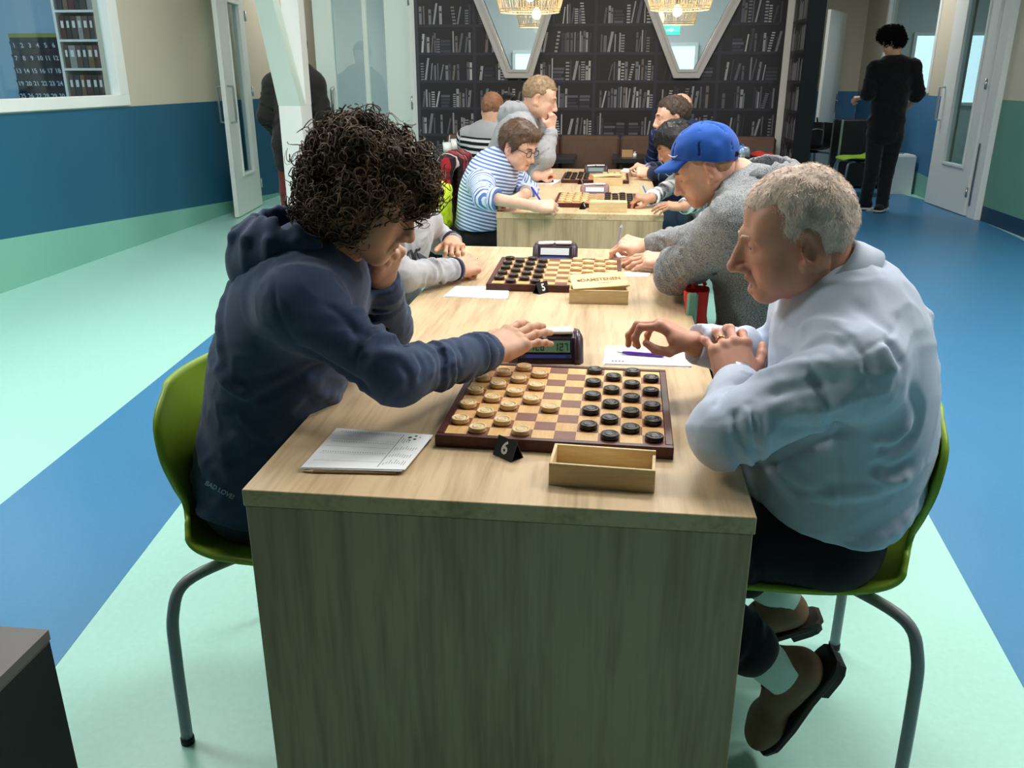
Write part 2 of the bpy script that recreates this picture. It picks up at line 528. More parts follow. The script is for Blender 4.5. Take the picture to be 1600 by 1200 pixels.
# floor
f = MB(); f.box((-7, -4.5, -.05), (7, 14.5, 0)); fl = struct(f.build('floor', M_mint))
b = MB(); b.prism([(-1.57, -2.2), (-.85, -2.2), (-1.93, 6.85), (-2.39, 6.85)][::1], 0, .0012); struct(b.build('floor_stripe', M_blue, fl))
b = MB(); b.prism([(.92, -3), (2.75, -3), (3.9, 7.1), (3.95, 8.0), (3.95, 9.35), (3.25, 13.2), (2.2, 13.2)], 0, .0012); struct(b.build('floor_stripe', M_blue, fl))
c = MB(); c.box((-7, -4.5, CEIL), (7, 14.5, CEIL+.1)); struct(c.build('ceiling', M_ceil))
for i, (lx, ly, sx, sy, pw) in enumerate(PANELS):
    e = empty('ceiling_light', (lx, ly, CEIL))
    tag(e, ['flat ceiling light panel above the near oak table', 'flat ceiling light panel above the second oak table', 'flat ceiling light panel over the left aisle, middle of three',
            'flat ceiling light panel over the right aisle, middle of three', 'flat ceiling light panel beside the white pillar', 'flat ceiling light panel over the right aisle, farthest of three',
            'flat ceiling light panel over the left aisle, nearest of three', 'flat ceiling light panel over the right aisle, nearest of three',
            'flat ceiling light panel above the person in black', 'flat ceiling light panel above the far left corridor'][i], 'ceiling light', 'ceiling light panels')
    q = MB(); q.box((-sx/2, -sy/2, -.03), (sx/2, -sy/2+.025, 0)); q.box((-sx/2, sy/2-.025, -.03), (sx/2, sy/2, 0))
    q.box((-sx/2, -sy/2+.025, -.03), (-sx/2+.025, sy/2-.025, 0)); q.box((sx/2-.025, -sy/2+.025, -.03), (sx/2, sy/2-.025, 0))
    q.build('frame', M_white, e)
    q = MB(); q.box((-sx/2+.025, -sy/2+.025, -.015), (sx/2-.025, sy/2-.025, -.004)); q.build('diffuser', M_lamp, e)

# ---- left wall with window
WY0, WY1, WZ0, WZ1 = 2.2, 5.84, 1.2, 2.6
w = MB()
w.box((XL-.12, -4.5, 0), (XL, WY0, CEIL)); w.box((XL-.12, WY1, 0), (XL, 14.5, CEIL))
w.box((XL-.12, WY0, 0), (XL, WY1, WZ0)); w.box((XL-.12, WY0, WZ1), (XL, WY1, CEIL))
wl = struct(w.build('wall_left', M_cream))
def band_x(parent, X, side, poly, m, th=.004):
    q = MB(); q.prism(poly, X, X+side*th, axis=0); o = q.build('painted_band', m, parent); fix_normals(o.data); struct(o); return o
band_x(wl, XL, 1, [(-4.4, .885), (9.6, .0025), (9.6, 1.15), (-4.4, 1.15)], M_wblue)
band_x(wl, XL, 1, [(-4.4, 0), (9.6, 0), (9.6, .0025), (-4.4, .885)], M_wmint)
# window frame, sill and pane
wn = struct(empty('window_1', (XL, 0, 0)))
q = MB()
fr = .085
q.bbox((-.06, WY0, WZ0-.04), (.025, WY1+.11, WZ0+.045)); q.bbox((-.06, WY0, WZ1-.05), (.025, WY1+.11, WZ1+.05))
q.bbox((-.06, WY1-.03, WZ0+.045), (.025, WY1+.11, WZ1-.05)); q.bbox((-.06, WY0, WZ0+.045), (.025, WY0+.11, WZ1-.05))
struct(q.build('window_frame', M_white, wn))
q = MB(); q.box((-.05, WY0+.1, WZ0+.04), (-.042, WY1-.02, WZ1-.04)); struct(q.build('pane', M_glass, wn))

# ---- office behind the left window
rm = MB(); rm.box((-6.6, 2.0, 0), (-6.5, 6.8, CEIL)); struct(rm.build('wall_office_side', mat('office_blue_paint', (150, 186, 212), .7)))
rm = MB(); rm.box((-6.5, 6.8, 0), (XL-.12, 6.9, CEIL)); struct(rm.build('wall_office_back', MATS['office_blue_paint']))
area_light('office_ceiling_light', (-5.2, 5.0, CEIL-.04), 1.0, .6, 34, (.85, .95, 1))
# pocket chart with numbered pockets
CH0 = on_y(8, 52, 6.74); CH1 = on_y(84, 50, 6.74)
cw = CH1[0]-CH0[0]; chx, chz = CH0[0], CH0[2]
ph = .112; rows = 5
M_navy = mat('navy_pocket_cloth', (22, 30, 58), .8, bump=.1)
ch = empty('pocket_chart', (chx, 6.79, chz))
tag(ch, 'navy hanging pocket chart with numbered pockets seen through the office window', 'pocket chart')
q = MB(); q.box((0, -.006, -ph*rows-.09), (cw+.01, 0, -.035)); q.build('backing', mat('navy_backing_cloth', (16, 22, 44), .85), ch)
q = MB(); q.box((0, -.012, -.035), (cw+.01, 0, 0)); q.build('top_strip', mat('olive_strip', (140, 150, 70), .7), ch)
M_wt = mat('white_print', (225, 228, 235), .7)
pw_ = (cw-.01)/6
pm = MB(); pm.add([(.006, -.008, -ph+.018), (pw_-.006, -.008, -ph+.018), (pw_+.001, -.028, -.028), (-.001, -.028, -.028), (.006, -.001, -ph+.018), (pw_-.006, -.001, -ph+.018), (pw_+.001, -.001, -.028), (-.001, -.001, -.028)],
                 [(0, 1, 2, 3), (0, 3, 7, 4), (1, 5, 6, 2), (0, 4, 5, 1), (3, 2, 6, 7)])
pme = pm.mesh('pocket', M_navy)
for r_ in range(rows):
    for c_ in range(6):
        po = add_obj('pocket', pme, ch, (.008+c_*pw_, -.004, -.045-r_*ph))
        t = text_mesh(str(r_*6+c_+1), .058, M_wt, .0004, .0008)
        add_obj('numeral', t, po, (pw_/2, -.0195, -.061), (math.radians(107), 0, 0))
# white shelf unit in the office with files
SX0 = on_y(92, 80, 6.42)[0]; SX1 = SX0+.50
sh = empty('shelf_unit', (SX0, 6.42, 0)); tag(sh, 'white open shelf unit with files behind the office window', 'shelf')
q = MB(); q.box((0, 0, 0), (.025, .36, 2.35)); q.build('side_panel', M_white, sh)
q = MB(); q.box((SX1-SX0-.025, 0, 0), (SX1-SX0, .36, 2.35)); q.build('side_panel', M_white, sh)
q = MB(); q.box((.025, .34, .0), (SX1-SX0-.025, .36, 2.35)); q.build('back_panel', mat('shelf_back', (90, 120, 135), .7), sh)
szs = [.86, 1.18, 1.44, 1.68, 1.92, 2.3]
for z in szs:
    q = MB(); q.box((.025, .0, z), (SX1-SX0-.025, .34, z+.02)); q.build('shelf_board', M_white, sh)
shelf_goods = []
def book(x, y, z, w_, d, h, m, lab, cat='book', grp=None, name='book'):
    e = empty(name, (x, y, z))
    q = MB(); q.bbox((0, 0, 0), (w_, d, .003), .001); q.bbox((0, 0, h-.003), (w_, d, h), .001); q.bbox((0, 0, .003), (.003, d, h-.003), .001)
    q.build('cover', m, e); q = MB(); q.box((.003, .004, .003), (w_-.002, d-.004, h-.003)); q.build('pages', M_white, e)
    return tag(e, lab, cat, grp)
FC = [(92, 74, 70), (70, 62, 60), (84, 40, 46), (60, 62, 70), (150, 150, 148), (48, 46, 50), (120, 92, 70)]
words = ['maroon', 'dark grey', 'wine red', 'slate', 'pale grey', 'near black', 'brown']
for si, z in enumerate(szs[1:5]):
    x = SX0+.035; n = 0
    while x < SX1-.1 and n < 7:
        w_ = [.05, .062, .044, .07, .055, .05, .06][(n+si*2) % 7]
        ci = (n*3+si) % 7
        h_ = .19 if si else .2
        e = empty('file_box', (x, 6.44, z+.0205))
        q = MB(); q.bbox((0, 0, 0), (w_-.004, .24, h_), .003); q.build('body', mat('file_%d' % ci, FC[ci], .7), e)
        q = MB(); q.box((w_*.25, -.0015, h_*.5), (w_*.7, 0, h_*.8)); q.build('spine_label', M_white, e)
        tag(e, '%s file box, number %d from the left on %s office shelf' % (words[ci], n+1, ['the lowest', 'the second', 'the third', 'the topmost'][si]), 'file box', 'file boxes on the office shelf')
        x += w_; n += 1
    if si == 3:
        break

# ---- left door leaf folded back against the wall
def panel_door(name, hinge, ang, W, H, label, side=1, glass_w=.2, handle_z=(.95, 1.3), leaf_m=None, gx=None, gz0=.42):
    """hinge: floor point; leaf runs along local +x, thickness in y"""
    leaf_m = leaf_m or M_white
    d = empty(name, (hinge[0], hinge[1], 0), ang)
    struct(d)
    gx = W*.62 if gx is None else gx
    g0, g1 = gx-glass_w/2, gx+glass_w/2
    q = MB(); q.box((0, -.022, .01), (g0, .022, H)); q.box((g1, -.022, .01), (W, .022, H)); q.box((g0, -.022, .01), (g1, .022, gz0)); q.box((g0, -.022, H-.16), (g1, .022, H))
    struct(q.build('leaf', leaf_m, d))
    for s in (-1, 1):
        y0, y1 = sorted((s*.022, s*.036))
        q = MB(); t = .028
        q.bbox((g0-t, y0, gz0-t), (g1+t, y1, gz0)); q.bbox((g0-t, y0, H-.16), (g1+t, y1, H-.16+t)); q.bbox((g0-t, y0, gz0), (g0, y1, H-.16)); q.bbox((g1, y0, gz0), (g1+t, y1, H-.16))
        struct(q.build('glazing_bead', leaf_m, d))
        z0, z1 = handle_z; hx = W-.07
        q = MB(); q.tube(bez([(hx, s*.022, z0), (hx, s*.07, z0+.005), (hx, s*.078, z0+.03), (hx, s*.078, z1-.03), (hx, s*.07, z1-.005), (hx, s*.022, z1)], 24), .011, 10)
        struct(q.build('handle', M_steel, d))
    q = MB(); q.box((g0, -.004, gz0), (g1, .004, H-.16)); struct(q.build('pane', M_glass2, d))
    for z in (.25, H*.55, H-.25):
        q = MB(); q.tube([(-.006, .03, z-.05), (-.006, .03, z+.05)], .011, 8); struct(q.build('hinge', M_steel, d))
    return d
door_l = panel_door('door_1', (-3.83, 8.28), math.radians(-82), .97, 2.25, None, glass_w=.40, gx=.44)

# corridor end beyond the left door
q = MB(); q.box((-4.05, 11.5, 0), (-2.6, 11.6, CEIL)); we = struct(q.build('wall_corridor_end', M_cream))
q = MB(); q.box((-3.93, 11.495, 0), (-2.6, 11.5, 1.15)); struct(q.build('painted_band', M_wblue, we))
# white shelving with red boxes between pillar and glass door
ws = empty('display_shelf', (-3.45, 9.6, 0)); tag(ws, 'white shelf rack with red boxes between pillar and glass door', 'shelf')
for x in (0, .75):
    q = MB(); q.box((x, 0, 0), (x+.03, .3, 2.2)); q.build('upright', M_white, ws)
for z in (.4, .75, 1.1, 1.42, 1.74, 2.06):
    q = MB(); q.box((.03, 0, z), (.75, .3, z+.02)); q.build('shelf_board', M_white, ws)
M_redb = mat('red_card', (120, 40, 52), .6)
for k, (z, m, ct) in enumerate([(1.12, M_redb, 'red'), (1.44, mat('grey_card', (95, 105, 110), .7), 'grey'), (1.76, M_white, 'white'), (.77, MATS['grey_card'], 'grey')]):
    for j in range(4):
        e = MB(); e.bbox((-3.40+j*.17, 9.62, z+.0005), (-3.40+j*.17+.14, 9.84, z+.2), .004)
        tag(e.build('storage_box', m), '%s box, %s of four, on %s shelf of the white rack' % (ct, ['leftmost', 'second', 'third', 'rightmost'][j], ['the third', 'the fourth', 'the fifth', 'the second'][k]), 'box', 'boxes on the white rack')

# ---- white pillar: square post below, leaning strut above
YP = 5.0
pil = struct(empty('pillar', (-2.1, YP, 0)))
def Pp(px, py, Y): v = on_y(px, py, Y); return (v[0]+2.1, Y-YP, v[2])
zj = on_y(440, 165, YP)[2]
xl = on_y(438, 200, YP)[0]+2.1; xr = on_y(472, 200, YP)[0]+2.1
q = MB(); q.bbox((xl, 0, 0), (xr, .24, zj), .004); struct(q.build('lower_post', M_offw, pil))
# left leaning strut: leans to the left going up; right branch leans the other way
top = 2.98
sl_ = (on_y(400, 0, YP)[0]-on_y(437, 165, YP)[0])/(on_y(400, 0, YP)[2]-zj)
xt0 = xl+sl_*(top-zj)
q = MB()
q.prism([(xl, zj), (xr, zj), (xr+sl_*1.35*(top-zj), top), (xt0, top)], 0, .12, axis=1)
o = q.build('leaning_strut', mat('pale_green_plaster', (196, 214, 206), .65), pil); fix_normals(o.data); struct(o)
q = MB()
q.prism([(xl, zj), (xr, zj), (xr, top), (xl+.10, top)], .12, .24, axis=1)
o = q.build('upright_strut', M_offw, pil); fix_normals(o.data); struct(o)

# ---- glass doors left of the book wall
YG = 7.0
gd = struct(empty('door_2', (0, YG, 0)))
M_alu = mat('pale_green_frame', (206, 222, 216), .45)
xg = lambda px: on_y(px, 150, YG)[0]
DH = 2.6
xa, xb, xc, xd, xe = xg(499), xg(528), xg(607), xg(648), xg(660)
for (a, bx_, nm) in ((xa, xb-.0, 'stile'), (xc, xd-.02, 'stile')):
    q = MB(); q.bbox((a, -.03, .01), (bx_, .03, DH), .004); struct(q.build(nm, M_alu, gd))
q = MB(); q.bbox((xb, -.03, .01), (xc, .03, .22), .004); struct(q.build('rail', M_alu, gd))
q = MB(); q.bbox((xb, -.03, DH-.15), (xc, .03, DH), .004); struct(q.build('rail', M_alu, gd))
q = MB(); q.box((xb, -.004, .22), (xc, .004, DH-.15)); struct(q.build('pane', M_glass2, gd))
q = MB(); q.bbox((xg(573), -.022, .22), (xg(580), .022, DH-.15), .003); struct(q.build('glazing_bar', M_alu, gd))
hx = xg(523); q = MB(); q.tube(bez([(hx, -.03, .9), (hx, -.075, .91), (hx, -.085, .94), (hx, -.085, 1.25), (hx, -.075, 1.28), (hx, -.03, 1.29)], 24), .014, 10); struct(q.build('handle', M_steel, gd))
for z in (1.16, 2.05):
    q = MB(); q.tube([(xd-.015, -.04, z-.06), (xd-.015, -.04, z+.06)], .013, 8); struct(q.build('hinge', M_steel, gd))
q = MB(); q.bbox((xd-.0195, -.05, 0), (xe, .08, DH+.1), .004); struct(q.build('door_frame', M_offw, gd))
q = MB(); q.box((xa, -.05, DH), (xe, .08, CEIL)); struct(q.build('overpanel', M_offw, gd))

# ---- book wall (printed wallpaper) with two V-shaped windows
YB = 6.8
BX0, BX1 = -1.62, 1.585
def vwin(pxs):
    """outer polygon from four pixel columns (top-left, bottom-left, bottom-right, top-right) at y 0,122,122,0"""
    a = on_y(pxs[0], 0, YB); b_ = on_y(pxs[1], 122, YB); c_ = on_y(pxs[2], 122, YB); d = on_y(pxs[3], 0, YB)
    zt = CEIL-.05
    def ext(p, q): t = (zt-q[2])/(p[2]-q[2]); return (q[0]+(p[0]-q[0])*t, zt)
    return [ext(a, b_), (b_[0], b_[2]), (c_[0], c_[2]), ext(d, c_)]
V1 = vwin((741, 790, 832, 888)); V2 = vwin((1006, 1052, 1092, 1157))
V1[3] = (min(V1[3][0], V2[0][0]-.02), V1[3][1]) if V1[3][0] > V2[0][0]-.02 else V1[3]
if V1[3][0] > V2[0][0]-.03:            # struts would cross above the frame: stop both below that height
    pass
def cross_height():
    # height where right edge of V1 meets left edge of V2
    (x1, z1), (x2, z2) = V1[2], V1[3]; (x3, z3), (x4, z4) = V2[1], V2[0]
    s1 = (x2-x1)/(z2-z1); s2 = (x4-x3)/(z4-z3)
    return z1+(x3-x1)/(s1-s2)
ZT = min(CEIL-.05, cross_height()-.04, 2.72)
def clipz(V):
    out = []
    for (p, q) in ((V[0], V[1]), (V[3], V[2])):
        t = (ZT-q[1])/(p[1]-q[1]); out.append((q[0]+(p[0]-q[0])*t, ZT))
    return [out[0], V[1], V[2], out[1]]
V1 = clipz([V1[0], V1[1], V1[2], V1[3]]); V2 = clipz(V2)
def inset(V, d):
    (ax, az), (bx_, bz), (cx, cz), (dx, dz) = V
    hw = d*1.12
    sl1 = (bx_-ax)/(az-bz); sl2 = (dx-cx)/(dz-cz)
    return [(ax+hw, az-d*.6), (bx_+hw-sl1*d*1.0*0+d*.0-0.0*sl1+(-d*sl1*0), bz+d), (cx-hw, cz+d), (dx-hw, dz-d*.6)]
def inset2(V, d):
    # true inset of the trapezoid
    n = 4; out = []
    cx = sum(p[0] for p in V)/4; cz = sum(p[1] for p in V)/4
    lines = []
    for i in range(n):
        p = np.array(V[i]); q = np.array(V[(i+1) % n]); t = (q-p)/np.linalg.norm(q-p); nn = np.array([-t[1], t[0]])
        if nn@(np.array([cx, cz])-p) < 0: nn = -nn
        lines.append((p+nn*d, t))
    for i in range(n):
        (p1, t1), (p2, t2) = lines[i-1], lines[i]
        A = np.array([t1, -t2]).T; s_ = np.linalg.solve(A, p2-p1); out.append(tuple(p1+t1*s_[0]))
    return out
I1 = inset2(V1, .072); I2 = inset2(V2, .072)
M_print = mat('bookcase_print_dark', (10, 9, 15), .55)
wb = MB()
# wall slab pieces around the two openings (opening = inner polygon)
def wall_piece(poly): wb.prism(poly, YB, YB+.1, axis=1)
zb1 = min(I1[1][1], I2[1][1]); ztp = ZT-.072
wall_piece([(BX0, 0), (BX1, 0), (BX1, zb1), (BX0, zb1)])
wall_piece([(BX0, ztp), (BX1, ztp), (BX1, CEIL), (BX0, CEIL)])
wall_piece([(BX0, zb1), I1[1], I1[0], (BX0, ztp)])
wall_piece([I1[2], I2[1], I2[0], I1[3]])
wall_piece([I2[2], (BX1, zb1), (BX1, ztp), I2[3]])
wbk = struct(wb.build('wall_back', M_print)); fix_normals(wbk.data)
# printed shelves and book spines, flat on the wall
G = [mat('print_grey_%d' % i, c, .6) for i, c in enumerate([(36, 35, 48), (50, 50, 60), (78, 78, 87), (106, 106, 113), (134, 134, 139), (160, 160, 163), (95, 88, 86)])]
pr = MB()
def inside(I, x, z, mgn=.0):
    # inside inner trapezoid?
    if z < I[1][1]-mgn or z > I[0][1]+mgn: return False
    t = (z-I[1][1])/(I[0][1]-I[1][1]); xl_ = I[1][0]+(I[0][0]-I[1][0])*t; xr_ = I[2][0]+(I[3][0]-I[2][0])*t
    return xl_-mgn < x < xr_+mgn
def put(x0, z0, x1, z1, mi, lean=0.0, th=.001):
    for (x, z) in ((x0, z0), (x1, z0), (x0, z1), (x1, z1), ((x0+x1)/2, (z0+z1)/2), (x0, (z0+z1)/2), (x1, (z0+z1)/2)):
        if inside(I1, x, z) or inside(I2, x, z): return
    if x1+lean > BX1-.005: return
    pr.quad((x0, YB-th, z0), (x1, YB-th, z0), (x1+lean, YB-th, z1), (x0+lean, YB-th, z1), mi)
SP = .2315; Z0 = on_y(700, 210, YB)[2]-.004
nb = 6; bw = (BX1-BX0)/nb
R = random.Random(11)
for k in range(-4, 10):
    zs = Z0+k*SP
    if zs < .02 or zs+SP > CEIL+.2: continue
    x = BX0
    while x < BX1: put(x, zs-.011, min(x+.09, BX1), zs+.011, 0, th=.0012); x += .09
    for bi in range(nb):
        x0 = BX0+bi*bw+.035; x1 = BX0+(bi+1)*bw-.02; x = x0+R.uniform(.0, .03)
        while x < x1-.015:
            r_ = R.random()
            if r_ < .10: x += R.uniform(.02, .07); continue
            wd = R.choice([.010, .012, .014, .018, .02, .024]); hh = SP*R.uniform(.5, .8); tone = R.choice([1, 2, 2, 3, 3, 4, 4, 5, 6])
            if bi > 3 and R.random() < .45: tone = max(0, tone-2)  # right-hand bays: light falloff along the wall painted in as darker spines
            if r_ < .26:        # striped spine
                wd = R.uniform(.024, .034); nst = R.randint(6, 8); ln = R.choice([0, 0, .03, -.02])
                for j in range(nst):
                    zz = zs+.012+hh*j/nst; l0 = ln*j/nst
                    put(x+l0, zz, x+wd+l0, zz+hh/nst*.48, min(tone+1, 5))
                x += wd+.006+max(ln, 0); continue
            if r_ < .30 and x < x1-.1:   # lying books
                for j in range(4): put(x, zs+.012+j*.028, x+R.uniform(.07, .1), zs+.032+j*.028, R.choice([0, 1, 2]))
                x += .11; continue
            ln = R.choice([0, 0, 0, 0, .015, .03]); put(x, zs+.012, x+wd, zs+.012+hh, tone, ln)
            if wd > .017: put(x+.002, zs+.012+hh*.62, x+wd-.002, zs+.012+hh*.72, 0, ln*.0, .0014)
            x += wd+R.choice([.002, .004, .008, .012])+max(ln, 0)
for bi in range(nb+1):
    x = BX0+bi*bw
    z = .02
    while z < CEIL-.1: put(max(x-.014, BX0+.001), z, min(x+.014, BX1-.002), z+.08, 0, th=.0016); z += .08
put(BX0, .02, BX0+.03, CEIL-.02, 1, th=.002)
struct(pr.build('printed_bookcase', G, wbk))
M_vfr = mat('grey_frame_lacquer', (168, 166, 164), .45)
for i, (V, I) in enumerate(((V1, I1), (V2, I2))):
    wv = struct(empty('window_%d' % (i+2), (0, YB, 0)))
    O = [(p[0], p[1]) for p in V]
    for j in range(4):
        a, b_, c_, d = O[j], O[(j+1) % 4], I[(j+1) % 4], I[j]
        q = MB(); q.prism([a, b_, c_, d], -.05, .1, axis=1); o = q.build('frame_bar', M_vfr, wv); fix_normals(o.data); struct(o)
        # raised inner bead
        J = inset2(V, .048)
        q = MB(); q.prism([J[j], J[(j+1) % 4], I[(j+1) % 4], I[j]], -.06, -.05, axis=1); o = q.build('inner_bead', M_vfr, wv); fix_normals(o.data); struct(o)
    q = MB(); q.prism(I, .03, .038, axis=1); o = q.build('pane', M_glass, wv); fix_normals(o.data); struct(o)
# room beyond the V windows and glass doors
q = MB(); q.box((-3.0, 10.2, 0), (1.9, 10.3, CEIL)); wf = struct(q.build('wall_far_room', M_cyan))
q = MB(); q.box((-2.55, 10.19, 0), (1.63, 10.2, on_y(560, 141, 10.19)[2])); struct(q.build('painted_band', M_wblue, wf))
q = MB(); q.box((1.64, 6.9, 0), (1.76, 10.2, CEIL)); struct(q.build('wall_far_room_side', M_cyan))
q = MB(); q.box((-2.62, 7.1, 0), (-2.55, 10.2, CEIL)); struct(q.build('wall_far_room_left', M_cyan))
area_light('far_room_light', (-.1, 8.6, CEIL-.04), 1.6, .8, 70, (1, 1, 1))
for k, (x0, x1, z0, z1) in enumerate([(on_y(541, 100, 10.19)[0], on_y(568, 100, 10.19)[0], on_y(555, 134, 10.19)[2], on_y(555, 66, 10.19)[2]), (on_y(806, 100, 10.19)[0], on_y(838, 100, 10.19)[0], on_y(820, 115, 10.19)[2], on_y(820, 84, 10.19)[2]), (on_y(1046, 100, 10.19)[0], on_y(1084, 100, 10.19)[0], on_y(1060, 115, 10.19)[2], on_y(1060, 72, 10.19)[2])]):
    dw = struct(empty('window_%d' % (4+k), (x0, 10.19, z0)))
    q = MB(); q.box((0, -.02, 0), (x1-x0, 0, z1-z0)); struct(q.build('pane', M_day, dw))
    q = MB(); t = .04
    q.bbox((-t, -.04, -t), (x1-x0+t, 0, 0)); q.bbox((-t, -.04, z1-z0), (x1-x0+t, 0, z1-z0+t)); q.bbox((-t, -.04, 0), (0, 0, z1-z0)); q.bbox((x1-x0, -.04, 0), (x1-x0+t, 0, z1-z0))
    struct(q.build('window_frame', M_white, dw))
d5 = struct(empty('door_5', (on_y(577, 100, 9.6)[0], 9.6, 0), math.radians(20)))
q = MB(); q.bbox((0, -.02, .01), (.42, .02, 2.1), .003); struct(q.build('leaf', M_cream, d5))
q = MB(); q.bbox((.42, -.025, .01), (.45, .025, 2.12), .003); struct(q.build('edge_strip', M_black, d5))
q = MB(); q.tube([(.36, -.02, 1.0), (.36, -.06, 1.0), (.27, -.06, 1.0)], .009, 8); struct(q.build('lever', M_steel, d5))
ex = on_y(1048, 47, 9.4)
es = empty('exit_sign', tuple(ex)); tag(es, 'small green lit exit sign seen through the right V-shaped window', 'exit sign')
q = MB(); q.bbox((-.11, -.02, -.06), (.11, .02, .06), .006); q.build('housing', M_white, es)
q = MB(); q.box((-.1, -.024, -.05), (.1, -.02, .05)); q.build('lit_face', mat('exit_green', (40, 200, 150), .5, emit=(70, 230, 180), estr=1.6), es)
q = MB(); q.prism([(-.05, -.012), (.0, -.012), (.0, -.03), (.04, .0), (.0, .03), (.0, .012), (-.05, .012)], -.026, -.024, axis=1); o = q.build('arrow', M_white, es); fix_normals(o.data)
q = MB(); q.box((-.06, -.03, .06), (-.05, .0, CEIL-ex[2])); q.box((.05, -.03, .06), (.06, 0, CEIL-ex[2])); q.build('hanger', M_white, es)

# ---- right end of the book wall: white corner trim, side wall with the print, dark end face
q = MB(); q.bbox((BX1, YB-.03, 0), (1.64, YB+.1, CEIL), .003); struct(q.build('trim_1', mat('corner_trim_grey', (200, 198, 196), .6)))
q = MB(); q.box((1.64, 6.2, 0), (1.765, YB+.1, CEIL)); ws2 = struct(q.build('wall_partition', M_print))
q = MB(); q.box((1.637, 6.19, 0), (1.77, 6.2, CEIL)); q.box((1.765, 6.2, 0), (1.77, 6.9, CEIL)); struct(q.build('end_panel', M_dark, ws2))
pr = MB()
for k in range(-4, 10):
    zs = Z0+k*SP
    if zs < .02 or zs > CEIL-.25: continue
    pr.quad((1.639, 6.21, zs-.011), (1.639, 6.79, zs-.011), (1.639, 6.79, zs+.011), (1.639, 6.21, zs+.011), 0)
    y = 6.23
    while y < 6.76:
        wd = R.choice([.014, .02, .026]); hh = SP*R.uniform(.5, .8)
        if R.random() < .85: pr.quad((1.6388, y, zs+.012), (1.6388, y+wd, zs+.012), (1.6388, y+wd, zs+.012+hh), (1.6388, y, zs+.012+hh), R.choice([1, 2, 3, 3, 4, 4]))
        y += wd+R.choice([.004, .01])
struct(pr.build('printed_bookcase', G, ws2))

# ---- right wall
w = MB()
RW = [(8.85, 10.0)]
w.box((XR, -4.5, 0), (XR+.12, 8.34, CEIL)); w.box((XR, 8.34, 2.42), (XR+.12, 9.42, CEIL)); w.box((XR, 9.42, 0), (XR+.12, 10.15, CEIL)); w.box((XR, 12.3, 0), (XR+.12, 13.5, CEIL))
w.box((XR, 10.15, 0), (XR+.12, 12.3, 1.22)); w.box((XR, 10.15, 2.5), (XR+.12, 12.3, CEIL))
wr = struct(w.build('wall_right', M_cream))
M_wblue2 = mat('wall_mid_blue_paint', (64, 122, 168), .6, bump=.05, bscale=250)
band_x(wr, XR, -1, [(9.42, .235), (10.62, .30), (13.35, .0), (13.35, 1.175), (9.42, 1.175)], M_wblue2)
band_x(wr, XR, -1, [(9.42, 0), (13.3, 0), (10.62, .30), (9.42, .235)], M_wmint, .0035)
band_x(wr, XR, -1, [(-4.4, .15), (8.05, .15), (8.05, 1.175), (-4.4, 1.175)], M_wgreen)
band_x(wr, XR, -1, [(-4.4, 0), (8.05, 0), (8.05, .15), (-4.4, .15)], M_wnavy)
wn = struct(empty('window_7', (XR, 10.15, 1.22)))
q = MB(); q.bbox((-.02, 0, -.02), (.06, 2.15, .04)); q.bbox((-.02, 0, 1.24), (.06, 2.15, 1.3)); q.bbox((-.02, 0, .04), (.06, .06, 1.24)); q.bbox((-.02, 2.09, .04), (.06, 2.15, 1.24))
struct(q.build('window_frame', M_white, wn))
q = MB(); q.box((.03, .06, .04), (.036, 2.09, 1.24)); struct(q.build('pane', M_glass, wn))
# room behind that window
q = MB(); q.box((XR+.12, 7.4, 0), (6.9, 7.45, CEIL)); struct(q.build('wall_right_room_front', M_cyan))
q = MB(); q.box((XR+.12, 14.0, 0), (6.9, 14.1, CEIL)); struct(q.build('wall_right_room_back', M_cyan))
q = MB(); q.box((6.9, 7.4, 0), (7.0, 14.1, CEIL)); wrs = struct(q.build('wall_right_room_side', M_cyan))
q = MB(); q.box((6.895, 7.45, 0), (6.9, 14.0, 1.1)); struct(q.build('painted_band', M_wblue2, wrs))
area_light('right_room_light', (5.4, 12.2, CEIL-.04), 1.0, .6, 16, (.88, .97, 1))
d7 = struct(empty('window_8', (4.9, 13.99, 1.0)))
q = MB(); q.box((0, -.02, 0), (1.6, 0, 1.0)); struct(q.build('pane', M_day, d7))
q = MB(); q.bbox((-.05, -.05, -.05), (1.65, 0, 0)); q.bbox((-.05, -.05, 1.0), (1.65, 0, 1.05)); q.bbox((-.05, -.05, 0), (0, 0, 1)); q.bbox((1.6, -.05, 0), (1.65, 0, 1)); q.bbox((.78, -.05, 0), (.82, -.02, 1)); struct(q.build('window_frame', M_white, d7))
# glazed door in the right wall, standing slightly open, hinged on its near side
door_r = panel_door('door_3', (XR-.05, 8.33), math.radians(92.5), 1.06, 2.4, None, glass_w=.50, gx=.46, handle_z=(.93, 1.28), gz0=.50)
dfm = struct(empty('trim_2', (XR, 8.2, 0)))
q = MB(); q.bbox((-.06, -.14, 0), (.0, .07, 2.5), .004); struct(q.build('jamb', M_white, dfm))
q = MB(); q.bbox((-.068, .015, .12), (-.06, .06, .75), .002); struct(q.build('kick_strip', M_steel, dfm))
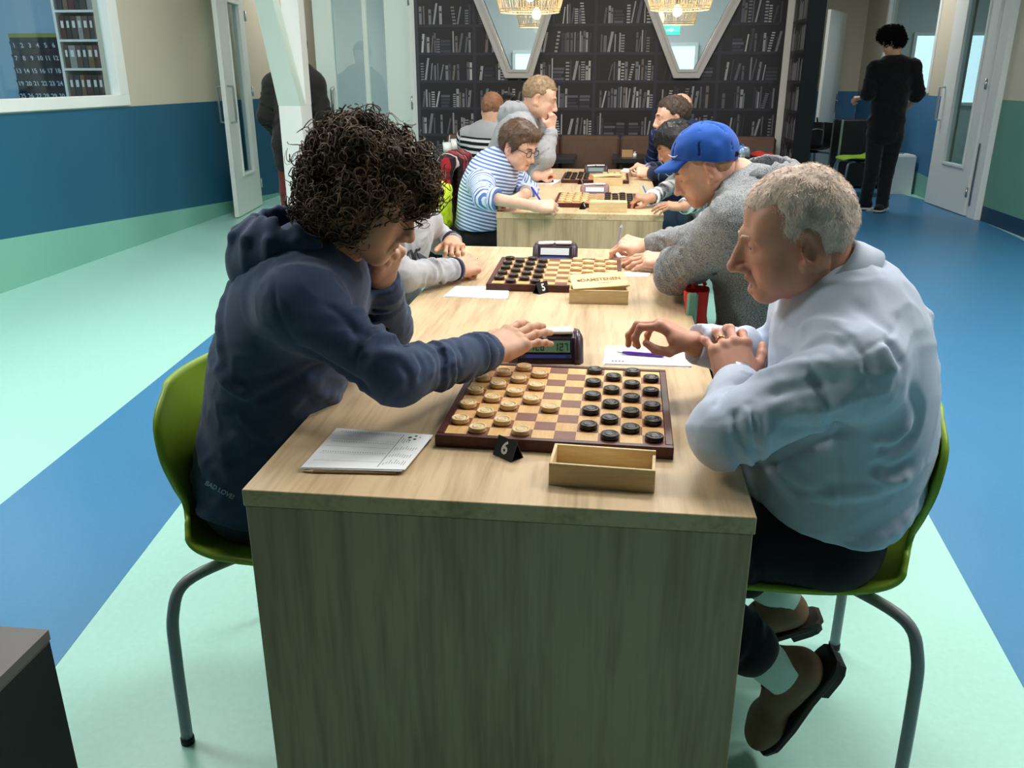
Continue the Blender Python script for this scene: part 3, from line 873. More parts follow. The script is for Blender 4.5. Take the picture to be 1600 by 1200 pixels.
# far end wall of the right passage and the half-open white door before it
q = MB(); q.box((1.77, 13.4, 0), (XR+.12, 13.5, CEIL)); wq = struct(q.build('wall_passage_end', M_cream))
q = MB(); q.box((1.77, 13.395, 0), (XR, 13.4, 1.175)); struct(q.build('painted_band', M_wblue2, wq))
q = MB(); q.box((1.9, 10.3, 0), (2.0, 13.4, CEIL)); struct(q.build('wall_passage_left', M_cream))
dd = struct(empty('door_4', (3.02, 11.75, 0), math.radians(63)))
q = MB(); q.bbox((0, -.022, .01), (.92, .022, 2.25), .003); struct(q.build('leaf', M_white, dd))
for s in (-1, 1):
    q = MB(); y0, y1 = sorted((s*.022, s*.03)); q.bbox((.82, y0, .9), (.87, y1, 1.15), .002); struct(q.build('handle_plate', M_steel, dd))
    q = MB(); q.tube([(.845, s*.03, 1.06), (.845, s*.075, 1.06), (.72, s*.075, 1.06)], .01, 8); struct(q.build('lever', M_steel, dd))
q = MB(); q.box((-4.05, -4.6, 0), (4.07, -4.5, CEIL)); struct(q.build('wall_front', mat('wall_grey_paint', (60, 60, 58), .8)))
# ------------------------------------------------------------------ furniture
M_oak = wood_mat('oak_laminate_top', (158, 129, 95), (210, 184, 147), (12, .8, 12), .42, .7)
M_oakv = wood_mat('oak_laminate_shaded', (142, 122, 95), (190, 167, 135), (13, 13, .8), .45, .6)  # same laminate as the top, with the panels' shade put into the colour
TH = .75
T1 = dict(x=0.0, y=0.0, L=2.143, W=.824)
T2 = dict(x=.017, y=3.045, L=2.18, W=.828)
def oak_table(t, label):
    e = empty('oak_table', (t['x'], t['y'], 0)); tag(e, label, 'table', 'long oak tables')
    h = t['W']/2
    q = MB(); q.bbox((-h, 0, TH-.030), (h, t['L'], TH), .0012); q.build('tabletop', M_oak, e)
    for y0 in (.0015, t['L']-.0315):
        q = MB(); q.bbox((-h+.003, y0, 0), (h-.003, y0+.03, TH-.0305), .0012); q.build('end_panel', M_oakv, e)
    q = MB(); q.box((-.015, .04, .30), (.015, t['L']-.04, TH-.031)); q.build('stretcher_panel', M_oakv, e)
    return e
oak_table(T1, 'long oak table in the foreground with solid end panel, two boards on it')
oak_table(T2, 'second oak table farther back, beyond the foreground one')

# brown leather bench along the book wall
M_leath = mat('brown_leather', (92, 70, 58), .42, noise=.08, nscale=25, bump=.12, bscale=160)
bn = empty('leather_bench', (0, 6.2, 0)); tag(bn, 'long brown leather bench against the bookcase wallpaper', 'bench')
bt = on_y(930, 212, 6.62)[2]
cuts = [-1.32, -.02, on_y(968, 240, 6.62)[0], on_y(1212, 230, 6.62)[0]]
cuts = [-1.32, -.62, .15, cuts[2], cuts[3]] if False else [-1.32, -.30, cuts[2], cuts[3]]
for a, b_ in zip(cuts[:-1], cuts[1:]):
    q = MB(); q.bbox((a+.003, .38, .40), (b_-.003, .5, bt), .022); q.build('back_cushion', M_leath, bn)
    q = MB(); q.bbox((a+.003, 0, .30), (b_-.003, .4, .45), .025); q.build('seat_cushion', M_leath, bn)
q = MB(); q.box((cuts[0]+.02, .06, 0), (cuts[-1]-.02, .55, .30)); q.build('plinth', M_black, bn)
# dark cafe tables
M_dtab = mat('dark_table_laminate', (38, 40, 44), .35)
def cafe_table(x0, x1, y0, y1, label):
    e = empty('cafe_table', ((x0+x1)/2, (y0+y1)/2, 0)); tag(e, label, 'table', 'dark cafe tables by the bench')
    hx, hy = (x1-x0)/2, (y1-y0)/2
    q = MB(); q.bbox((-hx, -hy, .715), (hx, hy, .75), .003); q.build('tabletop', M_dtab, e)
    q = MB(); q.tube([(0, 0, .03), (0, 0, .715)], .035, 14); q.build('column', M_black, e)
    q = MB(); q.bbox((-.22, -.22, .0), (.22, .22, .03), .008); q.build('base_plate', M_black, e)
    return e
cafe_table(-1.42, -.14, 5.98, 6.52, 'dark cafe table with paper cups, left of the two by the bench')
cafe_table(.17, 1.42, 6.08, 6.56, 'dark cafe table with foil snack bag, right of the two by the bench')

# green shell chair
M_green = mat('green_shell_plastic', (140, 176, 48), .42)
M_leg = mat('grey_powder_steel', (132, 140, 146), .4)
M_foot = mat('rubber_foot', (22, 24, 25), .7)
def shell_mesh(m, name='shell'):
    prof = [(.215, .425), (.20, .441), (.12, .446), (.0, .438), (-.10, .436), (-.165, .446), (-.205, .475), (-.222, .52), (-.220, .555), (-.219, .60), (-.224, .67), (-.234, .745), (-.240, .795)]
    hw = [.16, .195, .215, .22, .218, .212, .205, .180, .155, .180, .205, .185, .09]
    cur = [.0, .004, .014, .022, .030, .040, .05, .05, .035, .03, .028, .024, .018]   # edges curl up / forward
    pr_ = bez([(p[0], 0, p[1]) for p in prof], 36)
    n = len(pr_); t = np.linspace(0, len(prof)-1, n)
    W = np.interp(t, range(len(prof)), hw); Cc = np.interp(t, range(len(prof)), cur)
    ker = np.array([1, 2, 1])/4
    for _ in range(2): W = np.convolve(np.pad(W, 1, 'edge'), ker, 'valid')
    nv = 17; V = []; F = []
    for i, p in enumerate(pr_):
        tg = nrm(pr_[min(i+1, n-1)]-pr_[max(i-1, 0)]); no = np.array([tg[2], 0, -tg[0]])
        if no[2] < 0 and i < n*.45: no = -no
        if i >= n*.45 and no[0] < 0: no = -no
        for j in range(nv):
            s = -1+2*j/(nv-1)
            V.append((p[0]+no[0]*Cc[i]*s*s, W[i]*s, p[2]+no[2]*Cc[i]*s*s))
    for i in range(n-1):
        for j in range(nv-1): F.append((i*nv+j, i*nv+j+1, (i+1)*nv+j+1, (i+1)*nv+j))
    V = np.array(V); F = np.array(F); N = vert_normals(V, F)
    nV = len(V); th = .011
    V2 = np.concatenate([V+N*th/2, V-N*th/2]); F2 = [tuple(f) for f in F]+[tuple(f[::-1]+nV) for f in F]
    bd = [j for j in range(nv)]+[i*nv+nv-1 for i in range(1, n)]+[(n-1)*nv+j for j in range(nv-2, -1, -1)]+[i*nv for i in range(n-2, 0, -1)]
    for a, b_ in zip(bd, bd[1:]+bd[:1]): F2.append((b_, a, a+nV, b_+nV))
    me = bpy.data.meshes.new(name); me.from_pydata([tuple(v) for v in V2], [], F2)
    me.polygons.foreach_set('use_smooth', [True]*len(F2)); me.materials.append(m); me.update(); fix_normals(me)
    return me
SHELL = shell_mesh(M_green)
def leg_mesh(sx, sy):
    fx, fy = (-.215, .235) if sx < 0 else (.20, .225)
    q = MB(); q.tube(bez([(sx*.03, sy*.04, .405), (sx*.10, sy*.11, .408), (fx*.86, fy*.84*sy, .392), (fx*.97, fy*.965*sy, .33), (fx, fy*sy*.985, .22), (fx*1.01, fy*sy, .012)], 26), .0125, 10)
    return q.mesh('leg', M_leg)
LEGS = {(a, b_): leg_mesh(a, b_) for a in (-1, 1) for b_ in (-1, 1)}
q = MB(); q.lathe([(0, 0), (.0145, 0), (.0145, .016), (0, .016)], 12); FOOT = q.mesh('rubber_foot', M_foot)
q = MB(); q.bbox((-.1, -.08, .4), (.1, .08, .425), .006); MOUNT = q.mesh('seat_mount', M_foot)
def shell_chair(x, y, ang, label, shell=None, sc=1.0):
    e = empty('shell_chair', (x, y, 0), math.radians(ang)); tag(e, label, 'chair', 'shell chairs at the tables')
    add_obj('shell', shell or SHELL, e)
    add_obj('seat_mount', MOUNT, e)
    for (a, b_), me in LEGS.items():
        l = add_obj('leg', me, e)
        fx, fy = (-.215, .235) if a < 0 else (.20, .225)
        add_obj('rubber_foot', FOOT, l, (fx*1.01, fy*b_, 0))
    e.scale = (sc, sc, sc)
    return e
shell_chair(-.496, .45, 0, 'green shell chair under the curly-haired boy')
shell_chair(.578, .475, 182, 'green shell chair under the white-haired man in the blue shirt')
M_dshell = mat('dark_shell_plastic', (30, 33, 36), .5)
DSHELL = SHELL.copy(); DSHELL.materials.clear(); DSHELL.materials.append(M_dshell)
shell_chair(-.63, 1.56, 0, 'dark shell chair under the boy in the grey lettered sweatshirt', DSHELL)
shell_chair(.66, 1.40, 180, 'green shell chair under the man in the blue cap')
shell_chair(-.545, 3.50, 0, 'dark shell chair with neon jacket under the person in the striped shirt', DSHELL)
shell_chair(.75, 3.62, 180, 'green shell chair under the child in the camouflage top')
shell_chair(-.60, 4.52, 0, 'dark shell chair with red plaid coat on its back', DSHELL)
shell_chair(.76, 4.72, 180, 'green shell chair under the boy in the argyle sweater')
shell_chair(-.80, 5.52, 90, 'dark shell chair under the man in the black-striped sweater', DSHELL)
shell_chair(.72, 5.72, 90, 'dark shell chair under the balding man in the patterned sweater', DSHELL)
sc_ = on_y(1345, 232, 10.0)
shell_chair(3.18, 10.0, 185, 'green shell chair in front of the black cabinet by the passage')
shell_chair(2.90, 11.35, 200, 'dark shell chair holding a black backpack in the far passage', DSHELL)

# black speaker cabinet and white box by the passage wall
q0 = on_z(1312, 276, 0)
e = empty('black_cabinet', (3.40, 10.85, 0)); tag(e, 'tall black cabinet with metal edges behind the green chair', 'cabinet')
q = MB(); q.bbox((-.30, -.22, .03), (.30, .22, .86), .006); q.build('body', M_black, e)
for a in (-.30, .30):
    for b_ in (-.22, .22):
        q = MB(); q.bbox((a-.014, b_-.014, .03), (a+.014, b_+.014, .865), .003); q.build('edge_strip', M_steel, e)
for a in (-.24, .24):
    for b_ in (-.16, .16):
        q = MB(); q.lathe([(0, 0), (.022, .003), (.022, .027), (0, .03)], 12, axis_o=(a, b_, 0)); q.build('foot', M_foot, e)
wb0 = on_z(1401, 297, 0)
e = empty('white_box', (3.77, 10.28, 0)); tag(e, 'plain white upright box beside the person in black', 'box')
q = MB(); q.bbox((-.14, -.17, 0), (.14, .17, .46), .004); q.build('body', M_white, e)
q = MB(); q.bbox((-.13, -.16, .46), (.13, .16, .475), .004); q.build('lid', M_white, e)
q = MB(); q.bbox((-.03, -.02, .475), (.03, .02, .49), .003); q.build('catch', M_steel, e)
# dark bin at the lower left
e = empty('dark_bin', (-.80, -.37, 0)); tag(e, 'dark grey box-shaped bin with a slot in its lid, lower left corner', 'bin')
c0 = on_z(76, 984, .6)
hx, hy = .155, .175
e.location = (c0[0]-hx, c0[1]-hy, 0)
q = MB(); q.bbox((-hx, -hy, 0), (hx, hy, .583), .003); q.build('body', mat('bin_dark_side', (18, 21, 22), .6), e)
q = MB(); mg = mat('bin_grey_lid', (98, 94, 94), .5)
q.box((-hx, -hy, .583), (hx, -.035, .6)); q.box((-hx, .095, .583), (hx, hy, .6)); q.box((-hx, -.035, .583), (-.02, .095, .6)); q.box((.04, -.035, .583), (hx, .095, .6))
q.build('lid', mg, e)

# wicker pendant lamps
M_wick = mat('natural_wicker', (222, 194, 150), .6)
M_bulb = mat('glowing_bulb', (255, 240, 210), .4, emit=(255, 222, 170), estr=22)
def pendant(x, y, zb, r, label, h=.30, power=9):
    e = empty('wicker_pendant', (x, y, zb)); tag(e, label, 'lamp', 'woven wicker pendant lamps')
    prof = [(.86, 0), (.97, .25), (1.0, .5), (.93, .75), (.6, 1.0)]
    q = MB(); n = 64
    def rad(t): return r*np.interp(t, [p[1] for p in prof], [p[0] for p in prof])
    for k in range(n):
        a = 2*math.pi*k/n+rng.uniform(-.015, .015)
        pts = [(rad(t)*math.cos(a), rad(t)*math.sin(a), t*h) for t in np.linspace(0, 1, 7)]
        q.tube(pts, .0018, 3, caps=False)
    for k in range(34):      # inner weave, slightly slanted
        a = 2*math.pi*k/34; d = .35*(1 if k % 2 else -1)
        pts = [((rad(t)-.006)*math.cos(a+d*t), (rad(t)-.006)*math.sin(a+d*t), t*h) for t in np.linspace(0, 1, 7)]
        q.tube(pts, .0014, 3, caps=False)
    q.build('woven_shade', M_wick, e)
    q = MB()
    for t in (0, .06, .35, .62, .86, 1.0):
        rr = rad(t)+.003; q.tube([(rr*math.cos(a), rr*math.sin(a), t*h) for a in np.linspace(0, 2*math.pi, 41)], .004 if t == 0 else .003, 5, caps=False)
    q.build('hoop', M_wick, e)
    q = MB(); q.lathe([(0, -.045), (.022, -.04), (.038, -.02), (.043, .005), (.035, .035), (.018, .06), (.016, .075), (0, .075)], 18, axis_o=(0, 0, h*.38)); q.build('bulb', M_bulb, e)
    q = MB(); q.tube([(0, 0, h*.38+.07), (0, 0, h*.38+.14)], .02, 10); q.build('socket', M_black, e)
    q = MB(); q.tube([(0, 0, h*.38+.14), (0, 0, CEIL-zb-.02)], .003, 6); q.build('cord', M_black, e)
    q = MB(); q.lathe([(0, 0), (.05, .0), (.05, .02), (0, .02)], 16, axis_o=(0, 0, CEIL-zb-.02)); q.build('ceiling_rose', M_white, e)
    if power:
        l = bpy.data.lights.new('pendant_glow', 'POINT'); l.energy = power; l.color = (1, .82, .6); l.shadow_soft_size = .04
        lo = bpy.data.objects.new('pendant_glow', l); COL.objects.link(lo); lo.location = (x, y, zb-.02)
    return e
for (px0, px1, pb, Y, lab, pw) in [(775, 881, 25, 5.4, 'wicker pendant lamp in front of the left V-shaped window', 7), (1009, 1116, 21, 5.4, 'wicker pendant lamp in front of the right V-shaped window', 7),
                                   (808, 869, 48, 8.2, 'wicker pendant lamp behind the glass of the left V-shaped window', 4), (1027, 1091, 44, 8.2, 'wicker pendant lamp behind the glass of the right V-shaped window', 4)]:
    a = on_y(px0, 10, Y); b_ = on_y(px1, 10, Y); z = on_y((px0+px1)/2, pb-6, Y)[2]
    pendant((a[0]+b_[0])/2, Y, z, (b_[0]-a[0])/2, lab, power=pw)
# ------------------------------------------------------------------ people: shared modelling
def A3(*v): return np.array(v, float)
def skin_mat(name, rgb): return mat(name, rgb, .5, noise=.06, nscale=35, bump=.08, bscale=420, tint=True, spec=.4)
def cloth(name, rgb, rough=.85, noise=.05, nscale=30, bump=.25, bscale=500, sheen=.15, rgb2=None):
    return mat(name, rgb, rough, noise=noise, nscale=nscale, bump=bump, bscale=bscale, sheen=sheen, spec=.2, rgb2=rgb2)

def head_sdf(S, c, R, s=1.0, o=None):
    """facial anatomy in head space: x forward, y left, z up; eyes at z=0"""
    o = o or {}
    def P(x, y, z): return c+R@(A3(x, y, z)*s)
    def E(p, r, k=.012, mode='add', rot=None): S.ell(P(*p), A3(*r)*s, R if rot is None else R@rot, k*s, mode)
    def Cc(p, q, r1, r2=None, k=.012, mode='add'): S.cap(P(*p), P(*q), r1*s, (r1 if r2 is None else r2)*s, k*s, mode)
    nz = o.get('nose', 1.0); jw = o.get('jaw', 1.0); fat = o.get('fat', 0.0)
    E((-.012, 0, .034), (.093, .075, .084))
    E((-.026, 0, .02), (.080, .072, .075), .03)
    E((.028, 0, -.028), (.060, .060+fat, .078), .02)
    Cc((.060, -.020, -.094*jw), (.060, .020, -.094*jw), .0165, k=.02)
    E((.068, 0, -.098*jw), (.014, .018, .013), .012)
    for q in (-1, 1):
        Cc((.056, q*.022, -.092*jw), (-.002, q*(.052+fat), -.062), .017, .018, .02)
        Cc((-.002, q*(.052+fat), -.062), (-.008, q*.060, -.02), .018, .016, .02)
        E((.050, q*.042, -.026), (.024, .020, .019), .016)
        E((.018, q*(.046+fat*.5), -.038), (.042, .022, .042), .02)
        E((.026, q*.048, .028), (.044, .024, .040), .02)
        E((.040, q*.040, -.058), (.028, .022+fat*.6, .028), .02)
        Cc((.080, q*.008, .020), (.062, q*.050, .016), .0105, .009, .012)          # brow ridge
        E((.095, q*.032, .0), (.019, .017, .0115), .012, 'sub')                     # socket
        E((.0665, q*.032, -.001), (.0155, .0165, .0135), .006)                       # lids over the eyeball
        # ear
        er = np.array([[math.cos(.25), 0, math.sin(.25)], [0, 1, 0], [-math.sin(.25), 0, math.cos(.25)]])
        yaw_e = np.array([[math.cos(-.55*q), math.sin(-.55*q), 0], [-math.sin(-.55*q), math.cos(-.55*q), 0], [0, 0, 1]])
        er = yaw_e@er
        es_ = o.get('ear', 1.0)
        E((-.020, q*.079, -.014), (.0205*es_, .0068, .034*es_), .005, rot=er)
        E((-.0125, q*.087, -.010), (.0105*es_, .006, .021*es_), .005, 'sub', rot=er)
        E((-.006, q*.079, -.042), (.009, .006, .011), .006, rot=er)
    # nose
    nl = .020*nz
    Cc((.083, 0, .012), (.086+nl*.95, 0, -.034), .0075, .0095, .012)
    E((.083+nl*.25, 0, -.022), (.011+nl*.25, .0085, .022), .006)
    E((.084+nl, 0, -.039), (.0125, .0125, .0105), .008)
    for q in (-1, 1):
        E((.083+nl*.45, q*.0125, -.043), (.012, .0078, .0085), .006)
        E((.089+nl*.6, q*.0078, -.0510), (.0045, .0026, .0030), .002, 'sub')
    # mouth
    E((.066, 0, -.066), (.022, .030, .024), .018)
    op = o.get('open', 0.0)
    E((.0835, 0, -.0645), (.0085, .0235, .0052), .006)
    E((.081, 0, -.0765-op), (.0085, .0205, .0062), .006)
    E((.092, 0, -.0702-op*.5), (.022, .024, .0014+op*.55), .003, 'sub')
    for q in (-1, 1): Cc((.083, q*.021, -.046), (.074, q*.035, -.074), .0032 if o.get('bags') else .0022, .0018, .005, 'sub')   # smile crease
    if o.get('bags'):
        for q in (-1, 1): Cc((.077, q*.022, -.017), (.068, q*.044, -.015), .0022, .0022, .006)
    # eye slit
    for q in (-1, 1): E((.0825, q*.032, o.get('slit', -.005)), (.008, .0140, .0022), .003, 'sub')
def head_tint(V, c, R, s, o):
    Q = (V-c)@R/s; T = np.ones((len(V), 3))
    def blob(p, r, col, w=1.0):
        d = np.linalg.norm((Q-A3(*p))/A3(*r), axis=1); a = (np.clip(1.25-d, 0, .5)/.5*w)[:, None]; T[:] = T*(1-a)+T*A3(*col)*a
    op = o.get('open', 0.0)
    blob((.088, 0, -.0645), (.012, .025, .0055), (.86, .62, .60), .8); blob((.086, 0, -.0775-op), (.012, .022, .0065), (.86, .60, .58), .8)
    if op: blob((.075, 0, -.0702-op*.5), (.012, .022, .0025+op*.5), (.35, .2, .2))
    for q in (-1, 1):
        blob((.06, q*.045, -.035), (.025, .025, .02), (1.0, .84, .82), .6)
        blob((-.020, q*.082, -.014), (.025, .014, .035), (1.0, .82, .80), .7)
        blob((.0835, q*.032, o.get('slit', -.005)), (.005, .0155, .0022), (.28, .2, .18), .9)
    blob((.104, 0, -.038), (.014, .014, .014), (1.0, .82, .80), .6)
    if o.get('stubble'): blob((.055, 0, -.085), (.05, .06, .032), o['stubble'], .7)
    return T

HANDL = dict(idx=(.092, .031), mid=(.096, .010), rin=(.090, -.0115), pin=(.080, -.031))
PHAL = dict(idx=(.043, .026, .021), mid=(.048, .030, .022), rin=(.044, .028, .021), pin=(.034, .021, .018))
def hand_sdf(S, w, d, n, right, curls, thumb, s=1.0, nails=None, forearm=None, info=None):
    """w wrist point; d finger direction; n back-of-hand normal; curls {finger:(mcp,pip,dip,splay)} degrees; thumb = 3 vectors in (d,t,n)"""
    d = nrm(d); n = np.asarray(n, float); n = nrm(n-d*(n@d)); t = np.cross(n, d)*(1 if right else -1)
    def P(a, b_, c_): return w+(d*a+t*b_+n*c_)*s
    def D(v): return nrm(d*v[0]+t*v[1]+n*v[2])
    for f, (L, off) in HANDL.items():
        S.cap(P(-.005, off*.45, 0), P(L, off, .0), .0145*s, .0118*s, .012*s)
    S.cap(P(.03, -.026, -.008), P(.065, -.026, -.006), .013*s, .012*s, .014*s)
    S.cap(P(.012, .016, -.006), P(.052, .036, -.011), .0155*s, .013*s, .016*s)
    for f in ('idx', 'mid', 'rin', 'pin'):
        L, off = HANDL[f]; a1, a2, a3, sp = curls[f]
        p = P(L, off, 0); sp = math.radians(sp); dd = nrm(d*math.cos(sp)+t*math.sin(sp)); ang = 0
        rr = {'idx': .0092, 'mid': .0096, 'rin': .0090, 'pin': .0080}[f]*s
        S.ell(p+n*.003*s, A3(1, 1, 1)*.0112*s, None, .008*s)
        for i, (a, ln) in enumerate(zip((a1, a2, a3), PHAL[f])):
            ang += math.radians(a); v = dd*math.cos(ang)-n*math.sin(ang)
            q = p+v*ln*s; r1 = rr*(1-.09*i); S.cap(p, q, r1, r1*.9, .0045*s)
            if i < 2: S.ell(q, A3(1, 1, 1)*r1*.98, None, .004*s)
            p = q
            nn = dd*math.sin(ang)+n*math.cos(ang)
        if nails is not None: nails.append((p+nn*rr*.75-v*.002*s, s))
        if info is not None: info[f] = p.copy()
    b = P(.024, .026, -.008); ls = (.040, .031, .025); rr = (.0135, .0108, .0098, .0082)
    for i in range(3):
        q = b+D(thumb[i])*ls[i]*s; S.cap(b, q, rr[i]*s, rr[i+1]*s, (.010 if i == 0 else .005)*s); b = q
        if info is not None and i == 1: info['thumb_ip'] = b.copy()
    if nails is not None: nails.append((b+n*.005*s, s))
    if info is not None: info['thumb'] = b.copy()
    if forearm is not None:
        S.cap(w, forearm, .0265*s, .036*s, .018*s); S.cap(P(.004, .014, 0), P(.004, -.014, 0), .0185*s, .0185*s, .014*s)

def hand_grid(w, s, forearm, h):
    pts = [w-.215*s, w+.215*s]
    if forearm is not None: pts += [forearm-.06, forearm+.06]
    return SDF(np.min(pts, 0), np.max(pts, 0), h)

def torso_stations(J, g=1.0, add=0.0, lw=1.0, belly=0.0):
    pel, neck = J['pel'], J['neck']; mid = J.get('mid', (pel+neck)/2)
    sx = J['shL']-J['shR']; hx = J.get('hx', sx); st = []
    prof = [(0, .118, .172), (.18, .120+belly*.7, .165), (.38, .118+belly, .158), (.56, .120+belly*.4, .166), (.74, .115, .172), (.88, .10, .155), (.98, .075, .09)]
    for (t, a, b_) in prof:
        c = (1-t)**2*pel+2*t*(1-t)*mid+t*t*neck; tg = nrm(2*(1-t)*(mid-pel)+2*t*(neck-mid))
        l = lerp(nrm(hx), nrm(sx), t); l = nrm(l-tg*(l@tg)); f = np.cross(l, tg)
        st.append((c, np.stack([f, l, tg], 1), A3(a*g+add, b_*g*lw+add, .115+add)))
    return st
def torso_sdf(S, J, g=1.0, add=0.0, lw=1.0, k=.05, belly=0.0, skip_top=False):
    for i, (c, R, r) in enumerate(torso_stations(J, g, add, lw, belly)):
        if skip_top and i == 6: continue
        S.ell(c, r, R, k)
def folds(S, a, b, ra, rb, n, seed, t0=0., t1=1., rad=.007, span=(70, 200), tilt=.25, out=.35, k=.012, sub=True, face=None):
    rg = np.random.default_rng(seed); ax = b-a; L = np.linalg.norm(ax); z = ax/L
    u = nrm(np.cross(z, A3(.3, .9, .2))); w = np.cross(z, u)
    for i in range(n):
        t = rg.uniform(t0, t1); ph = rg.uniform(0, 2*math.pi)
        if face is not None:
            ph = math.atan2(face@w, face@u)+rg.uniform(-1.1, 1.1)
        sp = math.radians(rg.uniform(*span)); tl = rg.uniform(-tilt, tilt); rr = rad*rg.uniform(.7, 1.3)
        pts = []; rs = []
        for j in range(9):
            q = j/8-.5; p_ = ph+q*sp; tt = t+tl*q*.5+.02*math.sin(5*q+i)
            r = ra+(rb-ra)*min(max(tt, 0), 1)
            pts.append(a+z*L*tt+(r-rr*(1-out*1.6))*(math.cos(p_)*u+math.sin(p_)*w)); rs.append(rr*(1-1.2*abs(q)))
        S.chain(pts, rs, k)
        if sub:
            off = (rr*2.0)/L*(1 if rg.random() < .5 else -1)
            pts2 = []
            for j in range(9):
                q = j/8-.5; p_ = ph+q*sp; tt = t+tl*q*.5+.02*math.sin(5*q+i)+off
                r = ra+(rb-ra)*min(max(tt, 0), 1)
                pts2.append(a+z*L*tt+(r+rr*.55)*(math.cos(p_)*u+math.sin(p_)*w))
            S.chain(pts2, [x*.9 for x in rs], k*.8, 'sub')
def limb_bounds(pts, r):
    P = np.array(pts); return P.min(0)-r, P.max(0)+r

def mesh_obj(name, V, F, m, parent, base, smooth=True, tint=None):
    me = np_mesh(name, V-base, F, m, smooth)
    if tint is not None:
        at = me.attributes.new('tint', 'FLOAT_COLOR', 'POINT')
        at.data.foreach_set('color', np.concatenate([tint, np.ones((len(tint), 1))], 1).astype(np.float32).ravel())
    return add_obj(name, me, parent)

def ring_part(name, c, ax, r0, r1, L, m, parent, base, n=22, thick=.004, ribs=0):
    """short sleeve-like band around axis ax at c"""
    ax = nrm(ax); u = nrm(np.cross(ax, A3(.31, .2, .93))); w = np.cross(ax, u)
    V = []; F = []
    rows = [(0, r0), (0, r0+thick), (L*.5, (r0+r1)/2+thick*1.15), (L, r1+thick), (L, r1)]
    for (z, r) in rows:
        for j in range(n):
            a = 2*math.pi*j/n; rr = r+(ribs*math.sin(j*math.pi) if ribs else 0); V.append(c+ax*z+rr*(math.cos(a)*u+math.sin(a)*w))
    for i in range(len(rows)-1):
        for j in range(n): F.append((i*n+j, i*n+(j+1) % n, (i+1)*n+(j+1) % n, (i+1)*n+j))
    return mesh_obj(name, np.array(V), np.array(F), m, parent, base)

def strands(V, F, n, length, seed, flow, lift=.35, width=.0011, jit=.35, keep=None, curve=.3):
    rg = np.random.default_rng(seed); N = vert_normals(V, F)
    a = np.linalg.norm(np.cross(V[F[:, 2]]-V[F[:, 0]], V[F[:, 3]]-V[F[:, 1]]), axis=1)
    fi = rg.choice(len(F), n, p=a/a.sum()); w = rg.dirichlet((1, 1, 1, 1), n)
    P = (V[F[fi]]*w[:, :, None]).sum(1); Nn = N[F[fi, 0]]
    if keep is not None:
        m = keep(P); P = P[m]; Nn = Nn[m]; n = len(P)
    D = flow(P)+rg.normal(0, jit, (n, 3)); D = D-Nn*(D*Nn).sum(1)[:, None]
    D = D/(np.linalg.norm(D, axis=1)[:, None]+1e-9)
    L = (length*rg.uniform(.6, 1.3, n))[:, None]
    D0 = D+Nn*lift; D0 /= np.linalg.norm(D0, axis=1)[:, None]
    D1 = D+Nn*(lift-curve); D1 /= np.linalg.norm(D1, axis=1)[:, None]
    S_ = np.cross(D0, Nn); S_ /= np.linalg.norm(S_, axis=1)[:, None]+1e-9
    S_ = S_+rg.normal(0, .4, (n, 3)); S_ /= np.linalg.norm(S_, axis=1)[:, None]
    B = P-Nn*.002; Mi = B+D0*L*.5; T = Mi+D1*L*.5; W = width
    VV = np.stack([B-S_*W, B+S_*W, Mi+S_*W*.8, Mi-S_*W*.8, T+S_*W*.15, T-S_*W*.15], 1).reshape(-1, 3)
    o = (np.arange(n)*6)[:, None]
    FF = np.concatenate([o+np.array([[0, 1, 2, 3]]), o+np.array([[3, 2, 4, 5]])])
    return VV, FF

def curls(V, F, n, seed, rad=(.006, .013), length=(.025, .06), turns=(1.0, 2.2), down=.25, keep=None, tube=.0009, nseg=18):
    rg = np.random.default_rng(seed); N = vert_normals(V, F)
    a = np.linalg.norm(np.cross(V[F[:, 2]]-V[F[:, 0]], V[F[:, 3]]-V[F[:, 1]]), axis=1)
    fi = rg.choice(len(F), n, p=a/a.sum()); P = V[F[fi, 0]]; Nn = N[F[fi, 0]]
    if keep is not None:
        m = keep(P); P = P[m]; Nn = Nn[m]
    parts = []
    for p, nn in zip(P, Nn):
        ax = nrm(nn*rg.uniform(.2, 1)+rg.normal(0, .55, 3)+A3(0, 0, -down)); u = nrm(np.cross(ax, rg.normal(0, 1, 3))); w = np.cross(ax, u)
        L = rg.uniform(*length); r = rg.uniform(*rad); T = rg.uniform(*turns)*2*math.pi; ph = rg.uniform(0, 6.28)
        t = np.linspace(0, 1, nseg); rr = r*np.minimum(1, .3+t*2.2)
        C = p-nn*.006+ax*(L*t)[:, None]+(rr*np.cos(T*t+ph))[:, None]*u+(rr*np.sin(T*t+ph))[:, None]*w
        d = np.gradient(C, axis=0); d /= np.linalg.norm(d, axis=1)[:, None]
        b1 = np.cross(d, ax); b1 /= np.linalg.norm(b1, axis=1)[:, None]+1e-9; b2 = np.cross(d, b1)
        tr = tube*rg.uniform(.7, 2.2)*(1-.5*t)[:, None]
        ring = np.stack([C+b1*tr, C-b1*tr*.5+b2*tr*.87, C-b1*tr*.5-b2*tr*.87], 1).reshape(-1, 3)
        i = np.arange(nseg-1)[:, None]*3
        f = np.concatenate([i+np.array([[0, 1, 4, 3]]), i+np.array([[1, 2, 5, 4]]), i+np.array([[2, 0, 3, 5]])])
        parts.append((ring, f))
    return join(parts)

